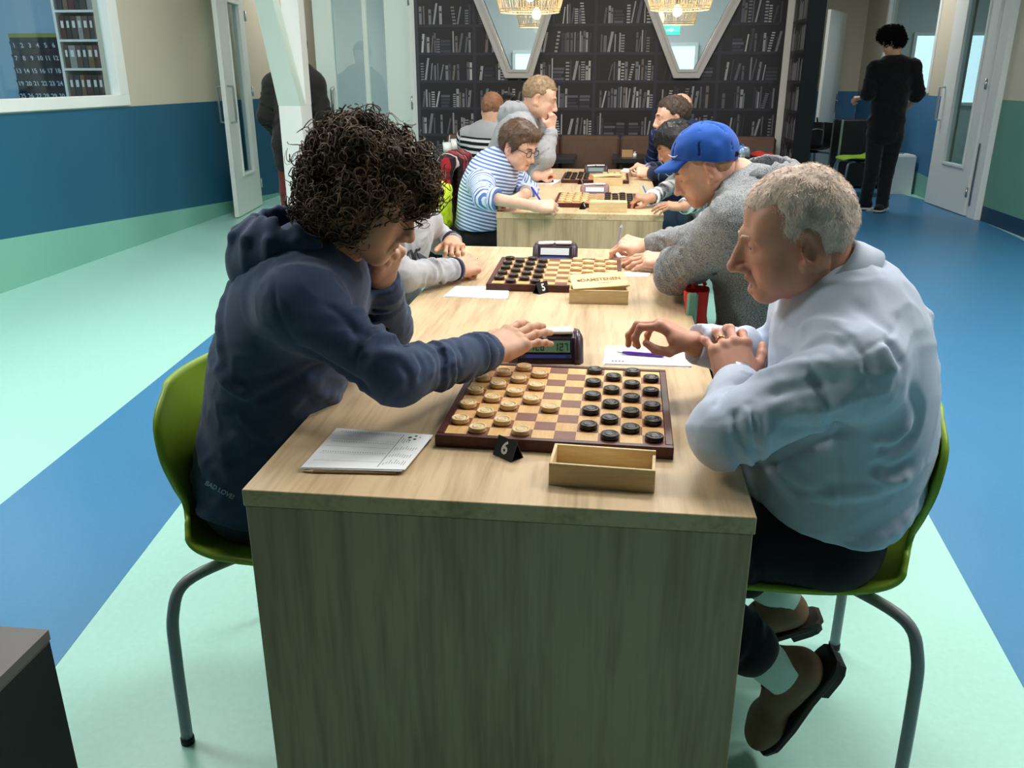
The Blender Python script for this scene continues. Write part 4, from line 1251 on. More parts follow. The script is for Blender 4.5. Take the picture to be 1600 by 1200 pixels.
def skull_hair(c, R, s, thick, front, sides, nape, h=.004, noise=.003, freq=70, seed=1, extra=None, top_bias=0.0):
    """close hair: skull ellipsoid grown by thick, trimmed by a hairline. front: z of hairline over the brow; sides: z by the ear; nape: z at the back"""
    S = SDF(c-.17*s, c+.17*s, h)
    S.ell(c+R@(A3(-.014, 0, .036)*s), (A3(.093, .0765, .085)+A3(thick, thick*.8, thick+top_bias))*s, R, .01)
    S.ell(c+R@(A3(-.030, 0, .016)*s), (A3(.079, .074, .080)+thick*.9)*s, R, .03)
    if extra: extra(S)
    S.noise(noise, freq, seed)
    X, Y, Z = np.meshgrid(*S.ax, indexing='ij'); Q = np.stack([X.ravel(), Y.ravel(), Z.ravel()], 1)-c
    q = Q@R/s
    # hairline height as a function of forwardness
    x = q[:, 0]; zl = np.interp(x, [-.12, -.05, -.018, .01, .035, .055, .075, .10], [nape, nape+.015, sides-.0, sides, sides+.03, front-.012, front, front+.004])
    d = ((zl-q[:, 2])*s).reshape(X.shape).astype(np.float32)
    S.v = np.maximum(S.v, d)
    # keep ears free
    for sd in (-1, 1):
        S.ell(c+R@(A3(-.018, sd*.090, -.016)*s), A3(.029, .024, .040)*s, R, .005, 'sub')
    return S.mesh(2)

def make_person(label, base, J, head, skin, h_fine=.0028, h_body=.013, hands=(), bare=(), group=None, core=1.0):
    """root mesh: one body (torso, limbs, neck, head, hands); clothes and hair become children"""
    parts = []; tints = []
    pts = [J[k] for k in J if k not in ('mid', 'hx')]
    lo, hi = limb_bounds(pts, .2)
    S = SDF(lo, hi, h_body)
    torso_sdf(S, J, .86*core, -.012)
    for sd in 'LR':
        S.cap(J['sh'+sd], J['el'+sd], .042*core, .034*core, .03); S.cap(J['el'+sd], J['wr'+sd], .033*core, .022, .02)
        S.cap(J['hip'+sd], J['kn'+sd], .07*core, .048*core, .04); S.cap(J['kn'+sd], J['an'+sd], .044*core, .032*core, .03); S.cap(J['an'+sd], lerp(J['an'+sd], J['toe'+sd], .15), .024, .016, .02)
    S.cap(J['neck'], head['c']+head['R']@A3(-.02, 0, -.04), .045, .045, .03)
    v, f = S.mesh(1); parts.append((v, f)); tints.append(np.ones((len(v), 3)))
    # head and neck
    c, R, s = head['c'], head['R'], head.get('s', 1.0)
    nk = J['neck']
    S = SDF(np.minimum(c-.155*s, nk-.07), np.maximum(c+.155*s, nk+.07), h_fine)
    head_sdf(S, c, R, s, head)
    na = c+R@(A3(-.028, 0, -.045)*s); nr = head.get('neck_r', .054)
    S.cap(na, nk, nr*s, nr*1.12*s, .03)
    S.cap(c+R@(A3(.01, 0, -.07)*s), nk+R@A3(.045, 0, 0)*.6, .03*s, .035*s, .03)
    v, f = S.mesh(1); parts.append((v, f)); tints.append(head_tint(v, c, R, s, head))
    nails_all = []
    for hd in hands:
        S = hand_grid(hd['w'], hd.get('s', 1.0), hd.get('fa'), hd.get('h', h_fine*.85))
        nl = []; hand_sdf(S, hd['w'], hd['d'], hd['n'], hd['right'], hd['curls'], hd['thumb'], hd.get('s', 1.0), nl, hd.get('fa'), hd.get('info'))
        v, f = S.mesh(1); T = np.ones((len(v), 3))
        for (p, s_) in nl:
            d_ = np.linalg.norm(v-p, axis=1); a = np.clip((.0075*s_-d_)/(.002), 0, 1)[:, None]; T = T*(1-a)+A3(1.18, 1.08, 1.05)*a
        parts.append((v, f)); tints.append(T)
    V, F = join(parts)
    o = mesh_obj('person', V, F, skin, None, base, tint=np.concatenate(tints)); o.location = base
    tag(o, label, 'person', group)
    return o

def eyes(P, head, base, iris=(70, 60, 50)):
    c, R, s = head['c'], head['R'], head.get('s', 1.0)
    for q in (-1, 1):
        p = c+R@(A3(.0672, q*.032, -.001)*s); r = .0132*s
        V = []; F = []; mi = []
        n, mrow = 14, 9
        for i in range(mrow+1):
            th = math.pi*i/mrow
            for j in range(n):
                a = 2*math.pi*j/n; v = A3(math.cos(th), math.sin(th)*math.cos(a), math.sin(th)*math.sin(a)); V.append(p+R@(v*r))
        for i in range(mrow):
            for j in range(n): F.append((i*n+j, i*n+(j+1) % n, (i+1)*n+(j+1) % n, (i+1)*n+j)); mi.append(1 if i < 2 else 0)
        me = np_mesh('eye', np.array(V)-base, np.array(F), None, True, [mat('eye_white', (205, 196, 190), .25), mat('iris_%d_%d_%d' % iris, iris, .2)], mi)
        add_obj('eye', me, head['obj'])
def brows(head, base, m, thick=.0035, z=.0185):
    c, R, s = head['c'], head['R'], head.get('s', 1.0)
    for q in (-1, 1):
        b = MB(); b.tube([c+R@(A3(x, q*y, zz)*s)-base for (x, y, zz) in ((.0905, .012, z), (.089, .024, z+.004), (.082, .038, z+.004), (.071, .049, z-.001))], [thick*.7*s, thick*s, thick*.85*s, thick*.3*s], 6)
        b.build('eyebrow', m, head['obj'])

def shoe(parent, base, an, toe, up, m_up, m_sole, s=1.0, h=.004, name='shoe', fd=None):
    """an: ankle centre, toe: toe tip (sole level); up: upward of the shoe"""
    d = nrm(toe-an) if fd is None else nrm(fd); up = np.asarray(up, float)
    R = frame(d-up*(d@nrm(up)), up); f, l, u = R[:, 0], R[:, 1], R[:, 2]
    o = toe-f*.265*s    # heel, sole level
    def P(x, y, z): return o+(f*x+l*y+u*z)*s
    S = SDF(np.min([o, toe, an], 0)-.11, np.max([o, toe, an], 0)+.11, h)
    S.cap(P(.05, 0, .045), P(.10, 0, .05), .036*s, .036*s, .03); S.cap(P(.10, 0, .05), P(.20, .002, .032), .036*s, .031*s, .03)
    S.cap(P(.195, -.012, .03), P(.195, .014, .03), .033*s, .033*s, .02); S.ell(P(.225, 0, .028), A3(.045, .042, .028)*s, R, .02)
    S.cap(P(.055, 0, .05), P(.062, 0, .115), .038*s, .038*s, .03)
    S.cut(P(0, 0, .012), -u, .006); S.cut(P(.06, 0, .112), u-f*.25, .004)
    S.ell(P(.064, 0, .118), A3(.035, .031, .026)*s, R, .006, 'sub')
    v, f_ = S.mesh(1); sh_ = mesh_obj(name, v, f_, m_up, parent, base)
    b = MB(); outl = [(0.0, -.020), (.0, .020), (.012, .032), (.03, .037), (.10, .038), (.17, .046), (.225, .046), (.256, .032), (.27, .0), (.256, -.034), (.225, -.044), (.17, -.043), (.10, -.035), (.03, -.037), (.012, -.032)]
    n = len(outl); V = []
    for (z, g_) in ((0, .98), (.004, 1.05), (.013, 1.06), (.016, 1.0)): V += [P(.13+(x-.004-.13)*g_, y*1.02*g_, z)-base for (x, y) in outl]
    b.add(V, [tuple(range(n)), tuple(range(3*n, 4*n))[::-1]]+[(k*n+j, k*n+(j+1) % n, (k+1)*n+(j+1) % n, (k+1)*n+j) for k in range(3) for j in range(n)])
    hl = [(0, -.020), (0, .020), (.012, .031), (.03, .035), (.075, .036), (.075, -.034), (.03, -.035), (.012, -.031)]; n = len(hl); V = []
    for (z, g_) in ((-.016, .94), (.0, 1.0)): V += [P(.03+(x-.034)*g_, y*1.02*g_, z)-base for (x, y) in hl]
    b.add(V, [tuple(range(n)), tuple(range(n, 2*n))[::-1]]+[(j, (j+1) % n, n+(j+1) % n, n+j) for j in range(n)])
    so = b.build('sole', m_sole, sh_); fix_normals(so.data)
    # laces
    b = MB()
    for i, x in enumerate((.095, .115, .135, .152)):
        z = .094-.013*i
        b.tube([P(x, -.026, z-.004)-base, P(x+.006, 0, z+.010)-base, P(x, .026, z-.004)-base], .0028*s, 5)
    b.build('lace', m_sole, sh_)
    return sh_

def trousers(parent, base, J, m, name='trousers', g=1.0, h=.008, seed=3, knee_r=.066, ank_r=.055, thigh=.088, add=.01, belly=0.0):
    pts = [J['pel']]+[J[k+s] for k in ('hip', 'kn', 'an') for s in 'LR']
    lo, hi = limb_bounds(pts, .2); S = SDF(lo, hi, h)
    st = torso_stations(J, g, add, 1.0, belly)
    S.ell(st[0][0], st[0][2]*A3(1, 1, .95), st[0][1], .04)
    for i, sd in enumerate('LR'):
        S.cap(J['hip'+sd], J['kn'+sd], thigh*g, knee_r*g, .04); S.cap(J['kn'+sd], J['an'+sd], knee_r*g*.98, ank_r*g, .03)
        folds(S, J['hip'+sd], J['kn'+sd], thigh*g, knee_r*g, 5, seed+i, .05, .5, .007)
        folds(S, J['kn'+sd], J['an'+sd], knee_r*g, ank_r*g, 6, seed+5+i, .1, .95, .006)
    for sd in 'LR':    # open hem
        d = nrm(J['an'+sd]-J['kn'+sd]); S.cut(J['an'+sd]+d*.01, d, .003) if False else None
    v, f = S.mesh(1)
    return mesh_obj(name, v, f, m, parent, base)

def wrinkle(v, f, amp, freq, seed, an=(1, 1, 1.5)):
    N = vert_normals(v, f); P = v*A3(*an)*freq
    W = np.stack([vnoise(P*.6+7.3, seed % 5), vnoise(P*.6+17.1, (seed+1) % 5), vnoise(P*.6+3.7, (seed+2) % 5)], 1)
    r1 = (1-np.abs(vnoise(P+W*1.1, (seed+3) % 5)))**3; r2 = (1-np.abs(vnoise(P*2.1+W*1.5+5.5, (seed+4) % 5)))**3
    m = vnoise(P*.45+11.0, (seed+2) % 5)*.5+.5
    return v+N*(amp*((r1-.35)*.9*m+(r2-.35)*.35))[:, None]

def top_garment(parent, base, J, m, name, g=1.0, h=.006, add=.018, r_sh=.066, r_el=.055, r_wr=.043, nf=8, seed=1, cut_wr=True, lw=1.0, belly=0.0, sleeve_to=1.0, hem=None, torso_folds=8, extra=None, rad=.0075, smooth=1, neck_cut=True, wr=.006, wf=11.0, strokes=None):
    pts = [J[k] for k in ('pel', 'neck', 'shL', 'shR')]
    for sd in 'LR': pts += [J['el'+sd], J['wr'+sd]]
    lo, hi = limb_bounds(pts, .24*g); S = SDF(lo, hi, h)
    torso_sdf(S, J, g, add, lw, belly=belly, skip_top=True)
    st = torso_stations(J, g, add, lw, belly)
    rg = np.random.default_rng(seed+40)
    for i in range(torso_folds):
        q = rg.integers(0, 5); c, R, r = st[q]; ph = rg.uniform(0, 6.28); sp = rg.uniform(.6, 1.5); tl = rg.uniform(-.07, .07)
        pp = []
        for j in range(8):
            a = ph+(j/7-.5)*sp; pp.append(c+R@(A3(math.cos(a)*r[0], math.sin(a)*r[1], tl*(j/7-.5)*2+rg.uniform(-.004, .004))*.985))
        S.chain(pp, [rad*1.1*(1-.9*abs(j/7-.5)*1.6)+.001 for j in range(8)], .02)
    for i, sd in enumerate('LR'):
        c4 = st[4][0]; S.cap(lerp(c4, J['neck'], .35), J['sh'+sd], .066*g, r_sh*.92*g, .07)
        S.cap(J['sh'+sd], J['el'+sd], r_sh*g, r_el*g, .055)
        we = lerp(J['el'+sd], J['wr'+sd], sleeve_to)
        rw = lerp(r_el, r_wr, sleeve_to)
        S.cap(J['el'+sd], we, r_el*g, rw*g, .03)
        folds(S, J['sh'+sd], J['el'+sd], r_sh*g, r_el*g, nf, seed+i*7, .35, 1.0, rad)
        folds(S, J['el'+sd], we, r_el*g, rw*g, int(nf*1.2), seed+i*7+3, .0, .95, rad*.85)
        d = nrm(J['wr'+sd]-J['el'+sd])
        if cut_wr:    # trim the rounded end so the sleeve stops at the wrist
            S.ell(we+d*rw*1.0, A3(rw*1.0, rw*1.5, rw*1.5), frame(d, A3(.1, .2, 1)), .004, 'sub')
    if hem is not None: S.cut(hem[0], hem[1], .01)
    if extra: extra(S, st)
    v, f = S.mesh(smooth)
    if wr: v = wrinkle(v, f, wr, wf, seed)
    if strokes: v = laplace(laplace(sculpt(v, f, strokes), f, .4), f, .4)
    return mesh_obj(name, v, f, m, parent, base), (v, f), st

from mathutils.bvhtree import BVHTree
def bvh_of(v, f): return BVHTree.FromPolygons([Vector(p) for p in v], [tuple(int(i) for i in q) for q in f])
def sculpt(v, f, strokes):
    """press seams and raise folds along lines on the surface: strokes (pixel polyline as seen from the camera spot, depth, width); depth<0 raises"""
    T = bvh_of(v, f); N = vert_normals(v, f); D = np.zeros(len(v))
    for (px, dep, wid) in strokes:
        P = []
        for q in bez([(x, y, 0) for (x, y) in px], 6*len(px)):
            h = T.ray_cast(Vector(CAM), Vector(nrm(ray(q[0], q[1]))))
            if h[0] is not None: P.append(np.array(h[0]))
        if len(P) < 2: continue
        P = np.array(P); lo = P.min(0)-wid*3; hi = P.max(0)+wid*3
        m = np.where(((v > lo) & (v < hi)).all(1))[0]; best = np.full(len(m), 9.0); tt = np.zeros(len(m)); vm = v[m]; n = len(P)-1
        for i in range(n):
            if np.linalg.norm(P[i+1]-P[i]) > .06: continue
            ab = P[i+1]-P[i]; t = np.clip(((vm-P[i])@ab)/(ab@ab+1e-12), 0, 1); d = np.linalg.norm(vm-P[i]-t[:, None]*ab, axis=1)
            k = d < best; best[k] = d[k]; tt[k] = (i+t[k])/n
        fade = np.clip(np.minimum(tt, 1-tt)*5+.15, 0, 1)
        D[m] += -dep*np.exp(-(best/wid)**2)*fade
    return v+N*D[:, None]
def wrap_mesh(me, M, v, f, d, off=.0012, start=.25):
    """lay flat lettering onto a garment: vertices are cast along d"""
    T = bvh_of(v, f); d = Vector(nrm(d)); n = len(me.vertices)
    for vt in me.vertices:
        p = M @ Vector((vt.co.x, vt.co.y, 0)); h = T.ray_cast(p-d*start, d)
        vt.co = (h[0] if h[0] is not None else p)-d*off
    return me

def hood_part(parent, base, nk, fw, m, s=1.0, h=.006, back=.05, up=.035, seed=2):
    fw = nrm(A3(fw[0], fw[1], 0)); R = frame(fw, A3(0, 0, 1)); u = A3(0, 0, 1)
    c = nk-fw*back*s+u*up*s
    tilt = frame(nrm(fw+u*.35), u)
    S = SDF(c-.2*s, c+.2*s, h)
    S.ell(c, A3(.125, .118, .082)*s, tilt, .02)
    S.ell(c-fw*.035*s-u*.035*s, A3(.10, .10, .075)*s, tilt, .03)
    S.ell(c+fw*.035*s+u*.035*s, A3(.105, .092, .085)*s, tilt, .014, 'sub')
    S.cap(c+fw*.02*s-u*.15*s, c+fw*.06*s+u*.2*s, .07*s, .075*s, .012, 'sub')
    for i, a in enumerate(np.linspace(-1.9, 1.9, 9)):
        d = -fw*math.cos(a)+R[:, 1]*math.sin(a)
        S.chain([c+d*.075*s+u*.055*s, c+d*.112*s+u*.02*s, c+d*.118*s-u*.03*s], [.004, .009, .004], .014)
    S.noise(.004, 30, seed)
    v, f = S.mesh(2)
    return mesh_obj('hood', v, f, m, parent, base)
# ------------------------------------------------------------------ the two players in front
def Q(x, y, Y): return on_y(x, y, Y)
def legs(J, hipc, fw, lat, seat_z, knee_d=.40, foot=None, spread=.10):
    for sd, sg in (('L', 1), ('R', -1)):
        J['hip'+sd] = hipc+lat*sg*.085+A3(0, 0, -.02)
        if 'kn'+sd not in J: J['kn'+sd] = A3(*(hipc+fw*knee_d+lat*sg*spread)[:2], seat_z+.06)
        if 'an'+sd not in J: J['an'+sd] = A3(*(J['kn'+sd]+fw*.02)[:2], .09)
        if 'toe'+sd not in J: J['toe'+sd] = A3(*(J['an'+sd]+fw*.17)[:2], .015)
RELAX = dict(idx=(14, 16, 10, 6), mid=(14, 18, 10, 1), rin=(16, 20, 12, -4), pin=(18, 22, 14, -10))
TH_RELAX = [(.7, .65, -.25), (.9, .4, -.2), (.95, .25, -.2)]
FIST = dict(idx=(72, 88, 45, 0), mid=(76, 92, 48, 0), rin=(78, 92, 48, 0), pin=(80, 90, 45, 0))
TH_FIST = [(.6, .6, -.5), (.65, -.35, -.65), (.3, -.9, -.3)]
WRITE = dict(idx=(40, 50, 18, 2), mid=(52, 62, 30, 0), rin=(62, 75, 40, 0), pin=(68, 78, 40, -2))
TH_WRITE = [(.72, .5, -.5), (.9, .12, -.42), (.95, -.15, -.25)]
FLAT = dict(idx=(4, 6, 4, 9), mid=(3, 6, 4, 2), rin=(4, 6, 4, -5), pin=(6, 6, 4, -13))

SK_A = skin_mat('skin_tan', (198, 152, 124))
SK_B = skin_mat('skin_ruddy', (206, 150, 126))

# ===== A: curly-haired boy in the navy hoodie
J = dict(shR=Q(470, 478, .26), elR=Q(618, 588, .25), wrR=Q(762, 549, .52), shL=Q(530, 440, .60), elL=Q(608, 510, .69), wrL=Q(597, 438, .58),
         neck=Q(497, 402, .43), pel=A3(-.575, .45, .545))
J['mid'] = A3(-.535, .45, .80); J['hx'] = A3(0, 1, 0)
legs(J, J['pel'], A3(1, 0, 0), A3(0, 1, 0), .45, .40)
base = A3(-.55, .45, 0)
hd = dict(c=Q(574, 309, .42), R=head_frame(8, 25, 0), s=.98, nose=.95, neck_r=.052, slit=-.006)
rt = Q(820, 522, .62)
HA = [dict(w=J['wrR'], d=rt-J['wrR'], n=A3(-.2, -.66, .7), right=True, curls=dict(idx=(2, 14, 10, 6), mid=(0, 12, 8, 1), rin=(-2, 12, 8, -5), pin=(0, 14, 8, -14)), thumb=[(.72, .62, -.2), (.9, .35, -.2), (.95, .2, -.1)], s=1.06, fa=lerp(J['wrR'], J['elR'], .25)),
      dict(w=J['wrL'], d=Q(612, 392, .52)-J['wrL'], n=A3(.75, -.62, .1), right=False, curls=dict(idx=(75, 95, 50, 0), mid=(70, 92, 50, 0), rin=(62, 88, 48, 0), pin=(55, 80, 45, 0)), thumb=TH_FIST, s=.92, fa=lerp(J['wrL'], J['elL'], .3))]
boy = make_person('curly-haired boy in navy hoodie reaching for the clock, front left', base, J, hd, SK_A, .0023, hands=HA)
hd['obj'] = boy
M_navyh = cloth('navy_fleece', (56, 73, 102), bump=.2, bscale=900, noise=.06)
STR_A = [([(428, 429), (433, 485), (463, 541)], .0035, .004), ([(463, 541), (502, 563), (545, 589), (580, 611)], .010, .010), ([(649, 550), (662, 576), (654, 598)], .006, .007), ([(664, 548), (676, 572), (672, 592)], -.005, .008),
         ([(680, 541), (693, 563), (688, 589)], .006, .007), ([(697, 538), (710, 560), (706, 578)], -.005, .007), ([(712, 533), (725, 557), (722, 572)], .005, .006), ([(625, 565), (640, 590), (636, 612)], .005, .008),
         ([(346, 650), (407, 624), (463, 593), (511, 567)], .008, .012), ([(352, 690), (400, 672), (450, 640), (480, 610)], -.007, .013), ([(360, 600), (410, 590), (470, 570)], .006, .012), ([(470, 520), (530, 505), (585, 530)], .006, .014),
         ([(500, 470), (545, 500), (560, 530)], .005, .008), ([(345, 730), (380, 712), (430, 690)], .006, .010), ([(560, 560), (600, 552), (640, 560)], -.006, .012)]
hood_obj, hm, st = top_garment(boy, base, J, M_navyh, 'hoodie', g=.96, h=.0046, add=.022, r_sh=.066, r_el=.053, r_wr=.043, nf=9, seed=12, torso_folds=12, wr=.007, strokes=STR_A, hem=(A3(-.6, .45, .515), A3(-.25, 0, -1)))
ex_ = nrm(J['wrR']-J['elR'])
for sd in 'LR':
    d = nrm(J['wr'+sd]-J['el'+sd]); ring_part('cuff', J['wr'+sd]-d*.055, d, .040, .033, .058, M_navyh, hood_obj, base, thick=.006)
hood_part(hood_obj, base, J['neck'], A3(1, .1, 0), M_navyh, 1.0, .005, .045, .03)
t = text_mesh('BAD LOVE!', .013, mat('pale_print', (170, 185, 200), .7), .0, .0003)
dv = nrm(ray(344, 768)); rgt = nrm(Q(356, 774, .25)-Q(330, 760, .25)); upv = np.cross(rgt, dv); p0 = Q(343, 766, .25)
wrap_mesh(t, Matrix(((rgt[0], upv[0], -dv[0], p0[0]), (rgt[1], upv[1], -dv[1], p0[1]), (rgt[2], upv[2], -dv[2], p0[2]), (0, 0, 0, 1))), hm[0], hm[1], dv)
t.transform(Matrix.Translation(Vector(-base))); add_obj('hem_print', t, hood_obj)
M_jean = cloth('dark_denim', (34, 52, 72), bump=.3, bscale=700)
trousers(boy, base, J, M_jean, 'jeans', g=.95, h=.008, add=.012)
M_snk = cloth('dark_sneaker', (40, 42, 48)); M_sol = mat('white_sole', (210, 210, 205), .6)
for sd in 'LR': shoe(boy, base, J['an'+sd], J['toe'+sd], A3(0, 0, 1), M_snk, M_sol, .95, .006)
eyes(boy, hd, base)
M_hairA = mat('dark_brown_hair', (60, 46, 37), .6, spec=.3, noise=.4, nscale=26, rgb2=(100, 78, 60))
brows(hd, base, M_hairA, .0035)
c, R, s = hd['c'], hd['R'], hd['s']
S = SDF(c-.26, c+.26, .0055)
def H(px, py, Y, r): S.ell(Q(px, py, Y), A3(r, r, r), None, .03)
S.ell(c+R@A3(-.03, 0, .045), A3(.100, .088, .088), R, .03)
for (px, py, Y, r) in [(575, 268, 0.42, 0.072), (542, 277, 0.42, 0.072), (609, 277, 0.42, 0.059), (559, 241, 0.44, 0.045), (524, 318, 0.38, 0.050), (510, 288, 0.42, 0.038), (624, 268, 0.42, 0.047), (641, 287, 0.42, 0.036), (649, 305, 0.42, 0.023), (508, 329, 0.41, 0.036), (589, 232, 0.42, 0.036), (547, 316, 0.35, 0.050), (533, 338, 0.36, 0.032), (598, 293, 0.48, 0.054), (533, 302, 0.50, 0.054)]: H(px, py, Y, r)
S.ell(c+R@A3(.075, 0, -.04), A3(.055, .075, .055), R, .01, 'sub')
S.noise(.012, 28, 5); S.noise(.006, 70, 6)
hv, hf = S.mesh(2)
def keepA(P): q = (P-c)@R; return ~((q[:, 0] > .02) & (q[:, 2] < -.005)) 
cv, cf = curls(hv, hf, 2600, 8, (.006, .013), (.012, .036), (1.0, 2.4), .3, keepA, .0016)
cv2, cf2 = curls(hv, hf, 420, 18, (.009, .017), (.03, .055), (1.2, 2.4), .35, keepA, .0010, 26)
V, F = join([(hv, hf), (cv, cf), (cv2, cf2)])
mesh_obj('curly_hair', V, F, M_hairA, boy, base)

# ===== B: white-haired man in the pale blue shirt
J = dict(shL=Q(1335, 580, .17), elL=Q(1136, 676, .14), wrL=Q(1152, 603, .37), shR=Q(1265, 482, .55), elR=Q(1228, 566, .60), wrR=Q(1090, 538, .51),
         neck=Q(1318, 462, .36), pel=A3(.615, .43, .545))
J['mid'] = A3(.66, .36, .80); J['hx'] = A3(.1, -1, 0)
J['knL'] = A3(.24, .32, .50); J['anL'] = A3(.532, .282, .262); J['toeL'] = on_z(1192, 1164, .025)
J['knR'] = A3(.22, .58, .50); fR = nrm(A3(-.90, 0, -.42)); heelR = Q(1276, 968, .58); J['toeR'] = heelR+fR*.268; uR = nrm(A3(-.42, 0, .90)); J['anR'] = heelR+fR*.06+uR*.10
legs(J, J['pel'], A3(-1, 0, 0), A3(0, -1, 0), .45)
base = A3(.60, .45, 0)
hd = dict(c=Q(1237, 368, .36), R=head_frame(179, 12, 0), s=.965, nose=1.25, jaw=1.0, fat=.006, open=.012, neck_r=.060, bags=True, ear=1.18, slit=-.003)
infoL = {}
HB = [dict(w=J['wrR'], d=Q(1012, 496, .53)-J['wrR'], n=A3(.1, .1, 1), right=True, curls=dict(idx=(30, 62, 45, 6), mid=(30, 50, 34, 1), rin=(34, 50, 30, -3), pin=(38, 50, 26, -8)), thumb=[(.62, .35, -.82), (.96, .15, -.3), (.97, .0, .12)], s=.92, fa=lerp(J['wrR'], J['elR'], .3)),
      dict(w=J['wrL'], d=Q(1140, 538, .44)-J['wrL'], n=A3(.05, -.85, .50), right=False, curls=dict(idx=(28, 38, 20, 4), mid=(22, 34, 18, 1), rin=(20, 34, 18, -6), pin=(18, 26, 16, -20)), thumb=TH_RELAX, s=1.0, fa=lerp(J['wrL'], J['elL'], .35), info=infoL)]
man = make_person('white-haired man in pale blue shirt at the near table, front right', base, J, hd, SK_B, .0023, hands=HB)
hd['obj'] = man
M_shirt = mat('pale_blue_shirt', (192, 205, 226), .7, noise=.02, nscale=80, bump=.06, bscale=900, sheen=.2, spec=.25)
def belly_fold(S, st):
    for (a, b_, r) in [((1345, 570, .06), (1350, 720, .07), .006), ((1345, 575, .06), (1300, 530, .10), .006)]:
        p0, p1 = Q(*a), Q(*b_)
    # long drape ridges on the back and side
    for pts, r in [([(1420, 560, .22), (1440, 640, .22), (1420, 720, .22)], .010), ([(1240, 770, .14), (1330, 740, .12), (1420, 690, .16)], .012), ([(1210, 730, .12), (1290, 720, .08), (1370, 660, .09)], .012), ([(1270, 800, .16), (1350, 780, .15), (1430, 745, .2)], .010)]:
        S.chain([Q(*p) for p in bez_px(pts)], r, .02)
def bez_px(pts): return [tuple(p) for p in bez(pts, 10)]
STR_B = [([(1257, 530), (1285, 514), (1316, 519), (1339, 544), (1351, 567), (1351, 635), (1339, 665)], .0035, .0035), ([(1344, 553), (1394, 521), (1403, 489)], .003, .0035), ([(1387, 528), (1400, 550), (1413, 573)], .012, .011), ([(1378, 535), (1390, 560), (1400, 585)], -.008, .012),
         ([(1166, 594), (1234, 571), (1303, 567)], -.008, .012), ([(1190, 620), (1257, 600), (1330, 598)], .009, .013), ([(1212, 667), (1266, 672), (1330, 663)], .008, .014), ([(1225, 640), (1280, 640), (1330, 625)], -.007, .013), ([(1148, 635), (1152, 672), (1175, 717)], .008, .010), ([(1165, 632), (1172, 668), (1195, 705)], -.006, .010),
         ([(1112, 640), (1130, 612), (1160, 598)], .006, .007), ([(1157, 729), (1194, 731), (1257, 699), (1303, 681), (1344, 667)], .010, .010), ([(1366, 699), (1399, 703), (1435, 672)], .010, .012), ([(1358, 685), (1392, 688), (1430, 655)], -.008, .012), ([(1358, 726), (1394, 735), (1430, 717)], .010, .012), ([(1358, 742), (1394, 752), (1424, 738)], -.008, .011),
         ([(1308, 690), (1312, 760), (1314, 820)], .003, .004), ([(1248, 517), (1275, 503), (1325, 508)], -.007, .011), ([(1250, 545), (1290, 530), (1330, 545)], .007, .012), ([(1210, 760), (1260, 770), (1310, 760)], .006, .013), ([(1330, 470), (1370, 500), (1400, 520)], .006, .014), ([(1420, 600), (1435, 640), (1430, 680)], .007, .012)]
sho, hm, st = top_garment(man, base, J, M_shirt, 'shirt', g=1.0, h=.0046, add=.018, r_sh=.066, r_el=.059, r_wr=.044, nf=4, seed=31, torso_folds=14, wr=.006, wf=9.0, strokes=STR_B, belly=.03, hem=(A3(.62, .4, .572), A3(-.12, 0, -1)), rad=.008, smooth=1)
for sd in 'LR':
    d = nrm(J['wr'+sd]-J['el'+sd]); ring_part('cuff', J['wr'+sd]-d*.075, d, .043, .037, .07, M_shirt, sho, base, thick=.004)
# collar
nk = J['neck']; nd = nrm(hd['c']+hd['R']@A3(-.03, 0, -.05)-nk); fwv = A3(-1, .12, -.15); Rn = frame(nd, -fwv)   # cols: up, ?, back
up_, lat_, bk_ = Rn[:, 0], Rn[:, 1], Rn[:, 2]
V = []; F = []; na = 33
for i in range(na):
    a = math.radians(-165+330*i/(na-1)); dv = bk_*math.cos(a)+lat_*math.sin(a); e_ = abs(a)/math.radians(165)
    pts_ = [(.070, -.012), (.069, .018+.006*(1-e_)), (.073, .028+.006*(1-e_)), (.081, .020), (.094+.022*e_**3, -.014-.046*e_**3)]
    for (r, z) in pts_: V.append(nk+dv*r+up_*(z+.032))
for i in range(na-1):
    for j in range(4): F.append((i*5+j, i*5+j+1, (i+1)*5+j+1, (i+1)*5+j))
co = mesh_obj('collar', np.array(V), np.array(F), M_shirt, sho, base)
sm = co.modifiers.new('thickness', 'SOLIDIFY'); sm.thickness = .003
for k in range(4):
    p = lerp(nk+fwv*.085, J['pel']+A3(-.15, 0, .05), .06+.13*k); b = MB(); b.lathe([(0, 0), (.0055, 0), (.006, .0015), (.0055, .003), (0, .003)], 12)
    o = b.build('button', M_white, sho, Vector(p-base), (0, math.radians(-90), 0))
M_pant = cloth('charcoal_trousers', (26, 27, 31), noise=.08, bump=.15)
Jt = dict(J); Jt['anL'] = lerp(J['anL'], J['knL'], .17); Jt['anR'] = lerp(J['anR'], J['knR'], .2)
trousers(man, base, Jt, M_pant, 'trousers', g=1.03, h=.0065, add=.012, knee_r=.070, ank_r=.058, thigh=.092, seed=9, belly=.02)
M_lea = mat('brown_nubuck', (124, 94, 72), .75, noise=.12, nscale=40, bump=.15, bscale=300); M_bs = mat('dark_rubber_sole', (30, 26, 24), .7)
M_sock = cloth('pale_mint_sock', (196, 222, 212))
fdir = nrm(J['toeL']-J['anL'])
shoe(man, base, J['anL'], J['toeL'], nrm(A3(-.90, -.15, .40)), M_lea, M_bs, 1.05, .0038, fd=A3(-.40, .08, -.92))
shoe(man, base, J['anR'], J['toeR'], uR, M_lea, M_bs, 1.02, .005, fd=fR)
